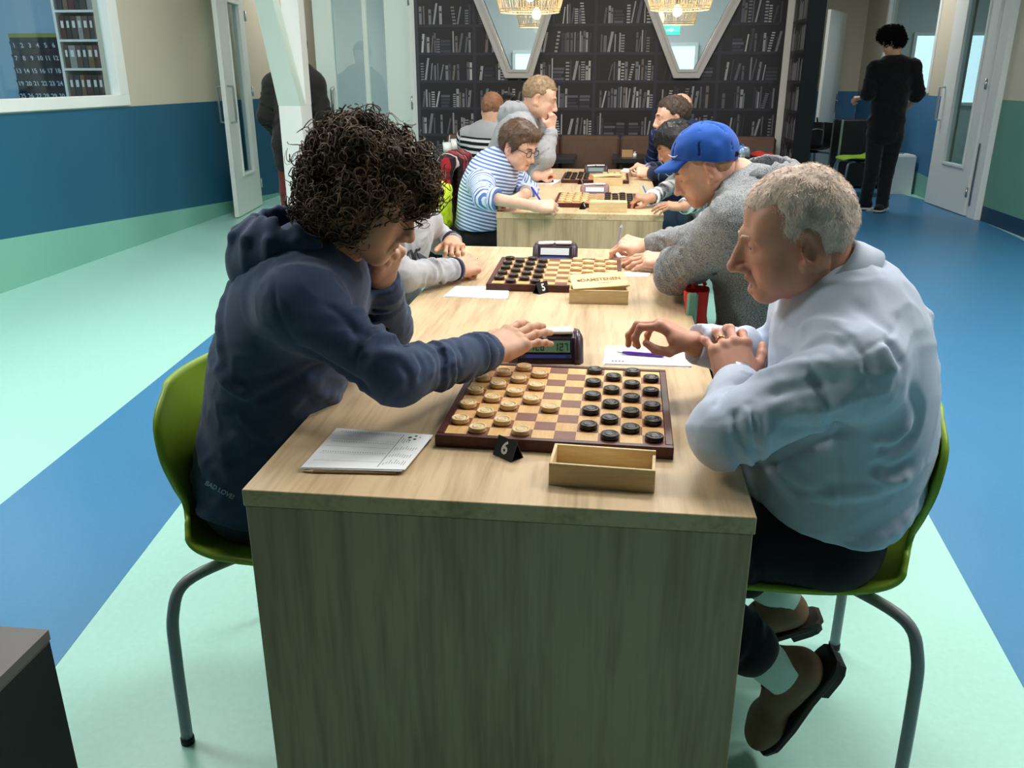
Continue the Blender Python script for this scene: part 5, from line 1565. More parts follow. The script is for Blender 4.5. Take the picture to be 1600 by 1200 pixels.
for sd in 'LR':
    d = nrm(J['kn'+sd]-J['an'+sd]); so = ring_part('sock', J['an'+sd]-d*.035, d, .037, .044, .15, M_sock, man, base, thick=.003)
    if sd == 'L':
        tx = text_mesh('ENJOY', .017, mat('dark_print', (40, 60, 60), .8), .0002, .0003); add_obj('sock_lettering', tx, so, Vector(J['anL']+nrm(J['knL']-J['anL'])*.055+A3(.02, -.041, .012)-base), (math.radians(80), math.radians(-50), 0))
eyes(man, hd, base, (90, 110, 130))
M_hairB = mat('grey_white_hair', (222, 202, 188), .75, spec=.1, noise=.08, nscale=45, rgb2=(240, 222, 208))
brows(hd, base, M_hairB, .0024, .016)
c, R, s = hd['c'], hd['R'], hd['s']
hv, hf = skull_hair(c, R, s, .004, .072, .004, -.055, .0035, .003, 60, 4)
flowB = lambda P: np.tile(R@A3(.75, 0, .25), (len(P), 1))*0+((P-c)@R[:, [2]]*6+.0)*(R@A3(.6, 0, .1))[None, :]+(R@A3(-.1, 0, -.75))[None, :]
sv, sf = strands(hv, hf, 12000, .010, 3, flowB, .6, .0007, .35, curve=.35)
V, F = join([(hv, hf), (sv, sf)])
mesh_obj('short_hair', V, F, M_hairB, man, base)
# wrist watch and ring
d = nrm(J['wrL']-J['elL']); wt = ring_part('wristwatch', J['wrL']+d*.004, d, .033, .033, .014, M_steel, man, base, thick=.003)
b = MB(); b.lathe([(0, 0), (.016, 0), (.016, .007), (.013, .009), (0, .009)], 20)
nW = nrm(A3(.0, -.62, .80)-d*(A3(0, -.62, .8)@d)); o = b.build('watch_case', M_steel, wt); o.matrix_local = Matrix.Translation(Vector(J['wrL']+d*.011+nW*.034-base)) @ Vector((0, 0, 1)).rotation_difference(Vector(nW)).to_matrix().to_4x4()
hL = HB[1]; dL = nrm(hL['d']); nL = nrm(hL['n']-dL*(hL['n']@dL)); tL = -np.cross(nL, dL)
pr0 = J['wrL']+dL*.090-tL*.0115; v0 = nrm(dL*math.cos(math.radians(-6))+tL*math.sin(math.radians(-6))); v1 = v0*math.cos(.35)-nL*math.sin(.35)
ring_part('wedding_ring', pr0+v1*.018, v1, .0093, .0093, .005, mat('gold_ring', (205, 170, 110), .25, metal=1), man, base, 16, .0016)
# ------------------------------------------------------------------ everyone else
SK_C = skin_mat('skin_warm', (214, 164, 134)); SK_D = skin_mat('skin_fair', (222, 172, 146)); SK_P = skin_mat('skin_pale', (228, 182, 158))
SK_K = skin_mat('skin_olive', (188, 138, 108))

def stripe_attr(o, base, J, scale=1.0):
    me = o.data; n = len(me.vertices); v = np.empty(n*3, np.float32); me.vertices.foreach_get('co', v); v = v.reshape(-1, 3)+base
    segs = [(J['pel'], J['neck'], .17, 0.0)]
    for sd in 'LR': segs += [(J['sh'+sd], J['el'+sd], .06, .02), (J['el'+sd], J['wr'+sd], .05, .35)]
    best = np.full(n, 9.0); u = np.zeros(n)
    for (a, b_, r, off) in segs:
        ab = b_-a; L = np.linalg.norm(ab); t = ((v-a)@ab)/L**2; tc = np.clip(t, 0, 1); d = np.linalg.norm(v-(a+tc[:, None]*ab), axis=1)/r
        m = d < best; best[m] = d[m]; u[m] = (off+t*L)[m]
    at = me.attributes.new('along', 'FLOAT', 'POINT'); at.data.foreach_set('value', (u*scale).astype(np.float32))
def stripe_mat(name, stops, freq, lo=None, plain=(200, 200, 200)):
    """constant-colour bands along the garment; lo = (start,end) limits the banded zone"""
    m = bpy.data.materials.new(name); MATS[name] = m; m.use_nodes = True; N = m.node_tree.nodes; L = m.node_tree.links; b = N['Principled BSDF']
    b.inputs['Roughness'].default_value = .85; b.inputs['Specular IOR Level'].default_value = .2
    at = N.new('ShaderNodeAttribute'); at.attribute_name = 'along'
    mu = N.new('ShaderNodeMath'); mu.operation = 'MULTIPLY'; mu.inputs[1].default_value = freq; L.new(at.outputs['Fac'], mu.inputs[0])
    fr = N.new('ShaderNodeMath'); fr.operation = 'FRACT'; L.new(mu.outputs[0], fr.inputs[0])
    rp = N.new('ShaderNodeValToRGB'); rp.color_ramp.interpolation = 'CONSTANT'
    e = rp.color_ramp.elements
    while len(e) > 1: e.remove(e[-1])
    e[0].position = stops[0][0]; e[0].color = (*s2l(stops[0][1]), 1)
    for (p_, c_) in stops[1:]: q_ = e.new(p_); q_.color = (*s2l(c_), 1)
    L.new(fr.outputs[0], rp.inputs[0]); out = rp.outputs[0]
    if lo:
        r2 = N.new('ShaderNodeMapRange'); r2.inputs[1].default_value = lo-.001; r2.inputs[2].default_value = lo+.001; L.new(at.outputs['Fac'], r2.inputs[0])
        mx = N.new('ShaderNodeMix'); mx.data_type = 'RGBA'; L.new(r2.outputs[0], mx.inputs[0]); L.new(out, mx.inputs[6]); mx.inputs[7].default_value = (*s2l(plain), 1); out = mx.outputs[2]
    L.new(out, b.inputs['Base Color'])
    return m
def camo_mat(name, cols, scale=14):
    m = bpy.data.materials.new(name); MATS[name] = m; m.use_nodes = True; N = m.node_tree.nodes; L = m.node_tree.links; b = N['Principled BSDF']
    b.inputs['Roughness'].default_value = .85
    tc = N.new('ShaderNodeTexCoord'); n = N.new('ShaderNodeTexNoise'); n.inputs['Scale'].default_value = scale; n.inputs['Detail'].default_value = 1.5; L.new(tc.outputs['Object'], n.inputs['Vector'])
    rp = N.new('ShaderNodeValToRGB'); rp.color_ramp.interpolation = 'CONSTANT'; e = rp.color_ramp.elements
    e[0].position = 0; e[0].color = (*s2l(cols[0]), 1); e[1].position = .62; e[1].color = (*s2l(cols[-1]), 1)
    for i, c_ in enumerate(cols[1:-1]): q_ = e.new(.42+.1*i); q_.color = (*s2l(c_), 1)
    L.new(n.outputs[0], rp.inputs[0]); L.new(rp.outputs[0], b.inputs['Base Color']); return m

def seated(label, J, hd, skin, fw, seat_y, hands, hf=.0045, core=.95):
    fwv = A3(fw, 0, 0) if np.isscalar(fw) else np.asarray(fw, float)
    lat = np.cross(A3(0, 0, 1), fwv); J.setdefault('hx', lat)
    legs(J, J['pel'], fwv, lat, .45)
    base = A3(J['pel'][0], J['pel'][1], 0)
    o = make_person(label, base, J, hd, skin, hf, .016, hands=hands, core=core); hd['obj'] = o
    return o, base
M_dkpant = cloth('black_trousers', (22, 23, 26)); M_jeanb = cloth('mid_denim', (44, 58, 80))
M_sneak = cloth('grey_sneaker', (70, 72, 76))
def lower(o, base, J, m, g=.92, knee=.066):
    trousers(o, base, J, m, 'trousers', g=g, h=.011, add=.012, knee_r=knee)
    for sd in 'LR': shoe(o, base, J['an'+sd], J['toe'+sd], A3(0, 0, 1), M_sneak, M_sol, .95, .008)
def close_hair(o, base, hd, m, thick=.012, front=.058, sides=-.008, nape=-.06, n=2500, L=.016, flow=None, lift=.4, seed=3, noise=.004, extra=None, tb=0.0, w=.0013, name='hair'):
    c, R, s = hd['c'], hd['R'], hd.get('s', 1.0)
    hv, hf = skull_hair(c, R, s, thick, front, sides, nape, .005, noise, 55, seed, extra, tb)
    fl = flow if flow is not None else A3(-.6, 0, -.4)
    sv, sf = strands(hv, hf, n, L, seed, lambda P: np.tile(R@fl, (len(P), 1)), lift, w, .4)
    V, F = join([(hv, hf), (sv, sf)]); return mesh_obj(name, V, F, m, o, base)
def cuffs(o, base, J, m, r0=.042, r1=.036, L=.05, back=.05):
    for sd in 'LR':
        d = nrm(J['wr'+sd]-J['el'+sd]); ring_part('cuff', J['wr'+sd]-d*back, d, r0, r1, L, m, o, base, thick=.005)

# ===== C: boy in the grey lettered sweatshirt
J = dict(shR=Q(600, 374, 1.36)+A3(-.02, 0, 0), elR=Q(628, 432, 1.30), wrR=on_z(714, 420, .795), shL=Q(650, 346, 1.72)+A3(.03, 0, 0), elL=Q(688, 376, 1.95), wrL=on_z(705, 394, .80)+A3(0, .03, .03), neck=Q(618, 336, 1.52), pel=A3(-.62, 1.55, .545))
J['mid'] = A3(-.58, 1.55, .80)
hd = dict(c=Q(612, 288, 1.55), R=head_frame(0, 25), s=.93)
HC = [dict(w=J['wrR'], d=A3(.55, .8, .05), n=A3(.4, -.5, .75), right=True, curls=FIST, thumb=TH_WRITE, s=.92, fa=lerp(J['wrR'], J['elR'], .25), h=.003),
      dict(w=J['wrL'], d=on_z(720, 402, .84)-J['wrL']+A3(.02, -.08, .0), n=A3(.2, -.1, 1), right=False, curls=dict(idx=(35, 40, 20, 4), mid=(35, 42, 20, 1), rin=(35, 42, 20, -3), pin=(35, 40, 20, -8)), thumb=TH_RELAX, s=.9, fa=lerp(J['wrL'], J['elL'], .3), h=.003)]
o, base = seated('boy in grey lettered sweatshirt with hands folded, behind the curly-haired boy', J, hd, SK_C, 1, 1.55, HC, .004)
M_grey = cloth('light_grey_marl', (176, 177, 182), noise=.05, nscale=120)
g_, _, st = top_garment(o, base, J, M_grey, 'sweatshirt', g=.90, h=.006, add=.018, r_sh=.058, r_el=.050, r_wr=.040, nf=8, seed=5, hem=(A3(-.7, 1.5, .5), A3(0, 0, -1)), wr=.007)
M_nv = cloth('navy_rib', (40, 46, 72)); cuffs(g_, base, J, M_nv, .036, .031, .022, .020)
lt = text_mesh('TLE', .062, mat('navy_lettering', (30, 34, 46), .8), .0, .002)
h_ = bvh_of(_[0], _[1]).ray_cast(Vector(CAM), Vector(nrm(ray(641, 402)))); nv_ = nrm(np.array(h_[1])*A3(1, 1, .2)); p0 = np.array(h_[0]); upv = nrm(st[3][1][:, 2]-nv_*(st[3][1][:, 2]@nv_)); rgt = np.cross(upv, nv_)
wrap_mesh(lt, Matrix(((rgt[0], upv[0], nv_[0], p0[0]), (rgt[1], upv[1], nv_[1], p0[1]), (rgt[2], upv[2], nv_[2], p0[2]), (0, 0, 0, 1))), _[0], _[1], -nv_, .0015, .05)
lt.transform(Matrix.Translation(Vector(-base))); add_obj('chest_lettering', lt, g_)
lower(o, base, J, M_dkpant); M_brn = mat('brown_hair', (70, 50, 36), .55, noise=.25, nscale=60, spec=.4)
close_hair(o, base, hd, M_brn)

# ===== D: man in the blue cap
J = dict(shL=Q(1150, 350, 1.16), elL=Q(1058, 426, 1.32), wrL=on_z(1050, 406, .795), shR=Q(1165, 315, 1.55), elR=Q(1100, 372, 1.74), wrR=on_z(1012, 386, .80), neck=Q(1165, 292, 1.36), pel=A3(.655, 1.38, .545))
J['mid'] = A3(.665, 1.34, .80)
hd = dict(c=Q(1098, 263, 1.36), R=head_frame(178, 27, 0), s=.86, nose=1.05, stubble=(.78, .62, .52), neck_r=.058)
HD_ = [dict(w=J['wrR'], d=A3(-.95, .1, .12), n=A3(0, -.45, .88), right=True, curls=WRITE, thumb=TH_WRITE, s=1.0, fa=lerp(J['wrR'], J['elR'], .4), h=.003),
       dict(w=J['wrL'], d=A3(-.93, .25, -.05), n=A3(0, -.35, .93), right=False, curls=RELAX, thumb=TH_RELAX, s=1.0, fa=lerp(J['wrL'], J['elL'], .3), h=.003)]
o, base = seated('man in blue cap and grey melange hoodie writing, right of the near table', J, hd, SK_D, -1, 1.4, HD_, .0033)
M_mel = cloth('dark_grey_melange', (74, 78, 82), noise=.5, nscale=420, bump=.5, bscale=400, rgb2=(150, 153, 156))
g_, _, st = top_garment(o, base, J, M_mel, 'hoodie', g=1.04, h=.0055, add=.02, r_sh=.070, r_el=.060, r_wr=.044, nf=12, seed=21, sleeve_to=.86, hem=(A3(.7, 1.4, .50), A3(.1, 0, -1)), wr=.010, torso_folds=12)
hood_part(g_, base, J['neck']+A3(0, 0, .0), A3(-1, 0, 0), M_mel, 1.0, .006, .05, .02)
lower(o, base, J, M_dkpant, 1.0); eyes(o, hd, base); M_bl = mat('sandy_hair', (164, 124, 92), .55, noise=.2, nscale=60)
brows(hd, base, M_bl)
close_hair(o, base, hd, M_bl, .002, .05, -.002, -.062, 2500, .008)
c, R, s = hd['c'], hd['R'], hd['s']
R = head_frame(178, 10, 0); c = hd['c']+hd['R']@A3(.0, 0, .012)
M_cap = cloth('royal_blue_cotton', (36, 88, 176), noise=.03, bump=.12)
S = SDF(c-.2, c+.2, .004); S.ell(c+R@A3(-.014, 0, .034)*s, A3(.108, .090, .088)*s, R, .01); S.ell(c+R@A3(-.02, 0, .045)*s, A3(.098, .087, .086)*s, R, .03)
for a in range(6):
    an = a*math.pi/3+.3; S.chain([c+R@(A3(-.018+.1065*math.cos(an)*math.cos(t), .090*math.sin(an)*math.cos(t), .040+.094*math.sin(t))*s) for t in np.linspace(0, 1.4, 8)], .0022, .004, 'sub')
S.cut(c+R@A3(0, 0, .016)*s, -R[:, 2]+R[:, 0]*.16, .004); S.noise(.003, 35, 3)
v, f = S.mesh(1); cap = mesh_obj('cap', v, f, M_cap, o, base)
V = []; F = []
for i in range(13):
    a = math.radians(-62+124*i/12)
    for j in range(5):
        t = j/4; x = .090*math.cos(a)*(1)+t*(.078*math.cos(a*.75)); y = .088*math.sin(a)*(1+.02*t); z = .034-.010*t-.020*t*t-.010*abs(math.sin(a))*t; V.append(c+R@(A3(x-.012, y, z)*s))
for i in range(12):
    for j in range(4): F.append((i*5+j, i*5+j+1, (i+1)*5+j+1, (i+1)*5+j))
br = mesh_obj('brim', np.array(V), np.array(F), M_cap, cap, base); sm = br.modifiers.new('thickness', 'SOLIDIFY'); sm.thickness = .004
b = MB(); b.lathe([(0, 0), (.008, 0), (.007, .005), (0, .007)], 12); bo = b.build('top_button', M_cap, cap, Vector(c+R@A3(-.02, 0, .130)*s-base))
b = MB(); b.tube([c+R@(A3(.074+dx, .058-dx*.9, z-.008)*s)-base for (dx, z) in ((.0, .055), (.008, .050), (.02, .052), (.03, .06))], [.0008, .002, .0016, .0005], 6); b.build('emblem', M_wt, cap)
b = MB(); b.tube([c+R@(A3(-.112, y, .020)*s)-base for y in (-.05, -.02, .02, .05)], .008, 6); b.build('strap', M_black, cap)

# ===== E: person in the blue-striped shirt with glasses
J = dict(shR=Q(752, 284, 3.36), elR=A3(-.46, 3.10, .815), wrR=on_z(836, 322, .79), shL=Q(800, 274, 3.74), elL=Q(826, 300, 3.80), wrL=on_z(803, 313, .80), neck=Q(783, 256, 3.52), pel=A3(-.545, 3.50, .545))
J['mid'] = A3(-.56, 3.5, .82)
hd = dict(c=Q(812, 228, 3.46), R=head_frame(-30, 22, 0), s=1.0, nose=.9, slit=-.006, neck_r=.052)
HE = [dict(w=J['wrR'], d=A3(.95, .3, .0), n=A3(0, -.6, .8), right=True, curls=WRITE, thumb=TH_WRITE, s=.95, fa=lerp(J['wrR'], J['elR'], .97), h=.0042),
      dict(w=J['wrL'], d=A3(-.95, -.25, -.05), n=A3(0, -.2, 1), right=False, curls=FIST, thumb=TH_FIST, s=.9, fa=lerp(J['wrL'], J['elL'], .9), h=.0042)]
o, base = seated('person with glasses and short brown hair in blue-striped top, writing', J, hd, SK_P, 1, 3.5, HE, .0036)
M_str = stripe_mat('blue_white_stripes', [(0, (226, 232, 242)), (.5, (92, 128, 192))], 54)
g_, _, st = top_garment(o, base, J, M_str, 'striped_top', g=1.0, h=.008, add=.012, r_sh=.064, r_el=.058, r_wr=.044, nf=5, seed=8, sleeve_to=.22, hem=(A3(-.7, 3.5, .60), A3(0, 0, -1)), wr=.005)
stripe_attr(g_, base, J)
ring_part('neck_trim', J['neck']+nrm(hd['c']-J['neck']+A3(-.02, 0, .03))*.012, nrm(hd['c']-J['neck']+A3(-.04, 0, .05)), .083, .070, .016, M_nv, g_, base)
lower(o, base, J, M_dkpant); eyes(o, hd, base); M_br2 = mat('mid_brown_hair', (88, 62, 44), .5, noise=.25, nscale=50, spec=.5)
brows(hd, base, M_br2)
c, R, s = hd['c'], hd['R'], hd['s']
def ext_e(S):
    for q in (-1, 1): S.ell(c+R@A3(.02, q*.070, .02), A3(.035, .02, .035), R, .02)
    S.ell(c+R@A3(.05, .02, .085), A3(.045, .05, .025), R, .02)
close_hair(o, base, hd, M_br2, .017, .056, -.03, -.07, 2500, .03, A3(-.3, .1, -.8), .2, 5, .004, ext_e)
gl = None
for q in (-1, 1):
    b = MB(); b.tube([c+R@(A3(.094, q*.033+.0225*math.cos(a), -.003+.0185*math.sin(a)))-base for a in np.linspace(0, 2*math.pi, 21)], .0018, 5, caps=False)
    if gl is None: gl = b.build('glasses', M_black, o)
    else: b.build('rim', M_black, gl)
    b = MB(); b.tube([c+R@A3(.094, q*.055, .002)-base, c+R@A3(.04, q*.074, .004)-base, c+R@A3(-.02, q*.078, -.002)-base], .0018, 5); b.build('temple', M_black, gl)
    b = MB(); b.add([c+R@(A3(.0938, q*.033+.021*math.cos(a), -.003+.017*math.sin(a)))-base for a in np.linspace(0, 2*math.pi, 17)[:-1]], [tuple(range(16))]); b.build('lens', M_glass, gl)
b = MB(); b.tube([c+R@A3(.094, -.011, .002)-base, c+R@A3(.099, 0, .005)-base, c+R@A3(.094, .011, .002)-base], .0018, 5); b.build('bridge', M_black, gl)

# ===== F: young man in the light grey hoodie, hand at his face
J = dict(shR=Q(818, 200, 4.28), elR=Q(852, 248, 4.30), wrR=Q(861, 204, 4.42), shL=Q(842, 195, 4.66), elL=Q(822, 262, 4.80), wrL=on_z(838, 274, .80), neck=Q(822, 178, 4.46), pel=A3(-.585, 4.50, .56))
J['mid'] = A3(-.56, 4.5, .86)
hd = dict(c=Q(845, 153, 4.44), R=head_frame(2, 18, 0), s=1.06, nose=1.05, ear=1.1)
HF = [dict(w=J['wrR'], d=Q(864, 178, 4.42)-J['wrR'], n=A3(.9, -.4, .1), right=True, curls=dict(idx=(60, 70, 30, 0), mid=(66, 76, 36, 0), rin=(70, 80, 40, 0), pin=(70, 80, 40, 0)), thumb=TH_FIST, s=1.0, fa=lerp(J['wrR'], J['elR'], .3), h=.0045),
      dict(w=J['wrL'], d=A3(.9, .1, .35), n=A3(.0, -.6, .8), right=False, curls=FIST, thumb=TH_FIST, s=1.0, fa=lerp(J['wrL'], J['elL'], .3), h=.0045)]
o, base = seated('young blond man in light grey hoodie with a hand at his face', J, hd, SK_P, 1, 4.5, HF, .0045)
M_lg = cloth('heather_grey', (158, 160, 164), noise=.08, nscale=120)
g_, _, st = top_garment(o, base, J, M_lg, 'hoodie', g=1.0, h=.009, add=.02, r_sh=.068, r_el=.058, r_wr=.042, nf=8, seed=4, hem=(A3(-.7, 4.5, .5), A3(0, 0, -1)), wr=.008)
hood_part(g_, base, J['neck'], A3(1, 0, 0), M_lg, 1.0, .009, .05, .02); cuffs(g_, base, J, M_lg)
lower(o, base, J, M_jeanb); eyes(o, hd, base); M_bld = mat('short_blond_hair', (150, 124, 94), .6, noise=.15, nscale=60)
brows(hd, base, M_bld); close_hair(o, base, hd, M_bld, .005, .070, .018, -.028, 2200, .013, A3(.6, 0, .2), .6)

# ===== G: child in the camouflage top
J = dict(shL=Q(1085, 285, 3.46), elL=Q(1085, 318, 3.40), wrL=on_z(1070, 322, .80), shR=Q(1078, 262, 3.80), elR=Q(1050, 290, 3.92), wrR=on_z(1018, 309, .80), neck=Q(1078, 256, 3.64), pel=A3(.74, 3.62, .545))
J['mid'] = A3(.74, 3.62, .78)
hd = dict(c=Q(1052, 226, 3.62), R=head_frame(186, 30, 0), s=.93, nose=.85)
HG = [dict(w=J['wrR'], d=A3(-.9, -.3, .05), n=A3(0, -.3, .95), right=True, curls=WRITE, thumb=TH_WRITE, s=.85, fa=lerp(J['wrR'], J['elR'], .3), h=.0045),
      dict(w=J['wrL'], d=A3(-.95, .1, 0), n=A3(0, -.3, .95), right=False, curls=RELAX, thumb=TH_RELAX, s=.85, fa=lerp(J['wrL'], J['elL'], .3), h=.0045)]
o, base = seated('black-haired child in white and grey camouflage top behind the blue cap', J, hd, SK_K, -1, 3.6, HG, .0045)
M_cam = camo_mat('grey_camouflage', [(60, 64, 66), (128, 132, 134), (196, 200, 202), (232, 234, 236)], 11)
g_, _, st = top_garment(o, base, J, M_cam, 'camouflage_top', g=.88, h=.009, add=.018, r_sh=.058, r_el=.052, r_wr=.040, nf=6, seed=14, hem=(A3(.7, 3.6, .5), A3(0, 0, -1)), wr=.007)
cuffs(g_, base, J, M_white, .036, .031, .03, .03)
lower(o, base, J, camo_mat('dark_camouflage', [(26, 30, 30), (52, 58, 58), (84, 92, 92), (120, 126, 126)], 14))
M_blk = mat('black_hair', (20, 18, 18), .45, noise=.2, nscale=50, spec=.5); brows(hd, base, M_blk); eyes(o, hd, base)
close_hair(o, base, hd, M_blk, .018, .045, -.03, -.065, 2000, .03, A3(-.2, 0, -.8), .2)

# ===== H: boy in the argyle sweater
J = dict(shL=Q(1065, 228, 4.36), elL=Q(1052, 276, 4.42), wrL=on_z(1016, 270, .80), shR=Q(1062, 216, 4.74), elR=Q(1040, 262, 4.90), wrR=on_z(1012, 264, .80), neck=Q(1066, 210, 4.54), pel=A3(.75, 4.60, .545))
J['mid'] = A3(.76, 4.58, .80)
hd = dict(c=Q(1049, 183, 4.52), R=head_frame(186, 6, 0), s=1.05, nose=.85)
HH = [dict(w=J['wrL'], d=A3(-.9, .3, .1), n=A3(-.2, -.7, .6), right=False, curls=FIST, thumb=TH_FIST, s=.9, fa=lerp(J['wrL'], J['elL'], .3), h=.0045),
      dict(w=J['wrR'], d=A3(-.9, -.1, .25), n=A3(-.2, -.3, .9), right=True, curls=WRITE, thumb=TH_WRITE, s=.9, fa=lerp(J['wrR'], J['elR'], .3), h=.0045)]
o, base = seated('brown-haired boy in navy argyle sweater, far right of the second table', J, hd, SK_P, -1, 4.6, HH, .0045)
M_arg = stripe_mat('navy_argyle', [(0, (30, 40, 66)), (.86, (150, 165, 190)), (.9, (44, 66, 88))], 9)
g_, _, st = top_garment(o, base, J, M_arg, 'sweater', g=.92, h=.009, add=.018, r_sh=.060, r_el=.053, r_wr=.042, nf=6, seed=24, hem=(A3(.7, 4.6, .5), A3(0, 0, -1)), wr=.006)
stripe_attr(g_, base, J); cuffs(g_, base, J, M_nv)
lower(o, base, J, M_jeanb); eyes(o, hd, base); M_db = mat('dark_cropped_hair', (66, 50, 38), .6, noise=.25, nscale=60); brows(hd, base, M_db)
close_hair(o, base, hd, M_db, .007, .068, .014, -.032, 2200, .014, A3(.4, 0, .4), .6)

# ===== I: balding man at the right cafe table, seen from behind
c0 = Q(1062, 172, 5.72)
J = dict(neck=c0+A3(.03, -.01, -.13), pel=A3(c0[0]+.06, 5.62, .545))
J['shL'] = J['neck']+A3(-.17, .08, -.07); J['shR'] = J['neck']+A3(.16, -.07, -.09); J['elL'] = J['shL']+A3(-.04, .16, -.22); J['wrL'] = A3(J['elL'][0]+.1, 6.12, .80); J['elR'] = J['shR']+A3(.05, .14, -.22); J['wrR'] = A3(J['elR'][0]-.08, 6.14, .80)
J['mid'] = J['pel']*.5+J['neck']*.5+A3(.0, -.06, 0); J['hx'] = A3(-1, 0, 0)
hd = dict(c=c0, R=head_frame(118, 12, 0), s=1.0, neck_r=.06)
HI = [dict(w=J['wr'+sd], d=A3(.1, 1, 0), n=A3(0, 0, 1), right=sd == 'R', curls=RELAX, thumb=TH_RELAX, s=.95, fa=None, h=.006) for sd in 'LR']
o, base = seated('balding man in navy patterned sweater at the right cafe table', J, hd, SK_D, A3(0, 1, 0), 5.7, HI, .005)
M_pat = stripe_mat('navy_patterned_knit', [(0, (36, 46, 84)), (.7, (90, 104, 150)), (.82, (40, 52, 92))], 14)
g_, _, st = top_garment(o, base, J, M_pat, 'sweater', g=1.02, h=.011, add=.018, nf=5, seed=3, hem=(A3(0, 5.6, .5), A3(0, 0, -1)))
stripe_attr(g_, base, J); lower(o, base, J, M_dkpant); c, R = hd['c'], hd['R']; hv, hf = skull_hair(c, R, 1.0, .004, .07, .005, -.05, .005, .002, 50, 2); zz = ((hv-c)@R)[:, 2]; hf = hf[(zz[hf] < .036).all(1)]; mesh_obj('hair_fringe', hv, hf, mat('grey_brown_fringe', (128, 104, 84), .7), o, base)

# ===== J: man in the black-striped sweater, seen from behind
c0 = Q(770, 171, 5.40)
J = dict(neck=c0+A3(-.01, -.02, -.135), pel=A3(c0[0]-.02, 5.42, .545))
J['shL'] = J['neck']+A3(-.19, .02, -.07); J['shR'] = J['neck']+A3(.19, .02, -.07); J['elL'] = J['shL']+A3(-.05, .16, -.23); J['wrL'] = A3(J['elL'][0]+.12, 6.03, .80); J['elR'] = J['shR']+A3(.05, .16, -.23); J['wrR'] = A3(J['elR'][0]-.12, 6.05, .80)
J['mid'] = J['pel']*.5+J['neck']*.5+A3(0, -.07, 0); J['hx'] = A3(-1, 0, 0)
hd = dict(c=c0, R=head_frame(84, 18, 0), s=.98, neck_r=.058)
HJ = [dict(w=J['wr'+sd], d=A3(.1, 1, 0), n=A3(0, 0, 1), right=sd == 'R', curls=RELAX, thumb=TH_RELAX, s=.95, fa=None, h=.006) for sd in 'LR']
o, base = seated('man seen from behind in grey sweater with black stripes', J, hd, SK_D, A3(0, 1, 0), 5.4, HJ, .005)
M_bs2 = stripe_mat('grey_black_bands', [(0, (24, 24, 28)), (.55, (206, 206, 208))], 24, .43, (150, 152, 156))
g_, _, st = top_garment(o, base, J, M_bs2, 'sweater', g=1.04, h=.010, add=.018, nf=5, seed=6, hem=(A3(0, 5.4, .5), A3(0, 0, -1)), wr=.005)
stripe_attr(g_, base, J)
lower(o, base, J, M_dkpant); close_hair(o, base, hd, mat('reddish_crop', (128, 88, 62), .65, noise=.2, nscale=60), .005, .06, .0, -.055, 1800, .010)

# ===== K: dark-haired person on the bench, facing him
c0 = Q(795, 174, 6.24)
J = dict(neck=c0+A3(.0, .09, -.12), pel=A3(c0[0]+.01, 6.42, .545))
J['shL'] = J['neck']+A3(.17, .03, -.07); J['shR'] = J['neck']+A3(-.17, .03, -.07); J['elL'] = J['shL']+A3(.06, -.08, -.2); J['wrL'] = A3(J['elL'][0]-.12, 6.16, .80); J['elR'] = J['shR']+A3(-.06, -.08, -.2); J['wrR'] = A3(J['elR'][0]+.12, 6.16, .80)
J['mid'] = J['pel']*.5+J['neck']*.5+A3(0, .04, 0); J['hx'] = A3(1, 0, 0)
hd = dict(c=c0, R=head_frame(-70, 32, 0), s=1.0)
HK = [dict(w=J['wr'+sd], d=A3(0, -1, 0), n=A3(0, 0, 1), right=sd == 'R', curls=RELAX, thumb=TH_RELAX, s=.95, fa=None, h=.006) for sd in 'LR']
o, base = seated('dark-haired person on the bench, bent over behind the striped-sweater man', J, hd, SK_P, A3(0, -1, 0), 6.4, HK, .005)
g_, _, st = top_garment(o, base, J, cloth('dark_green_knit', (48, 56, 58)), 'sweater', g=.94, h=.011, add=.016, nf=5, seed=2, hem=(A3(0, 6.4, .5), A3(0, 0, -1)))
lower(o, base, J, M_dkpant); eyes(o, hd, base); close_hair(o, base, hd, M_blk, .016, .05, -.02, -.06, 1800, .03, A3(-.3, 0, -.7), .25)

# ===== L: standing person in black by the passage
def ST(px, py, Y): return Q(px, py, Y)
YL = 8.62
J = dict(neck=ST(1398, 92, YL), pel=ST(1383, 208, YL), shL=ST(1366, 106, YL-.03), shR=ST(1428, 104, YL-.02), elL=ST(1356, 146, YL-.08), wrL=ST(1350, 152, YL+.12), elR=ST(1434, 146, YL+.0), wrR=ST(1418, 168, YL+.2))
J['mid'] = lerp(J['pel'], J['neck'], .5)+A3(0, -.02, 0); J['hx'] = A3(-.9, -.3, 0)
J['hipL'] = J['pel']+A3(-.09, 0, -.04); J['hipR'] = J['pel']+A3(.10, 0, -.04)
J['knL'] = ST(1362, 268, YL-.06); J['anL'] = ST(1352, 314, YL+.02); J['toeL'] = A3(J['anL'][0]-.20, YL+.03, .015)
J['knR'] = ST(1385, 270, YL); J['anR'] = ST(1377, 324, YL-.08); J['toeR'] = A3(J['anR'][0]-.08, YL-.20, .015)
J['anL'][2] = max(J['anL'][2], .10); J['anR'][2] = .09
hd = dict(c=ST(1394, 68, YL), R=head_frame(150, 22, 0), s=1.0)
HLm = [dict(w=J['wrL'], d=A3(-.9, .35, -.1), n=A3(0, -.3, .95), right=False, curls=WRITE, thumb=TH_WRITE, s=1.0, fa=lerp(J['wrL'], J['elL'], .9), h=.006),
       dict(w=J['wrR'], d=A3(-.8, .5, 0), n=A3(0, -.3, .95), right=True, curls=RELAX, thumb=TH_RELAX, s=1.0, fa=lerp(J['wrR'], J['elR'], .9), h=.006)]
base = A3(J['pel'][0], YL, 0)
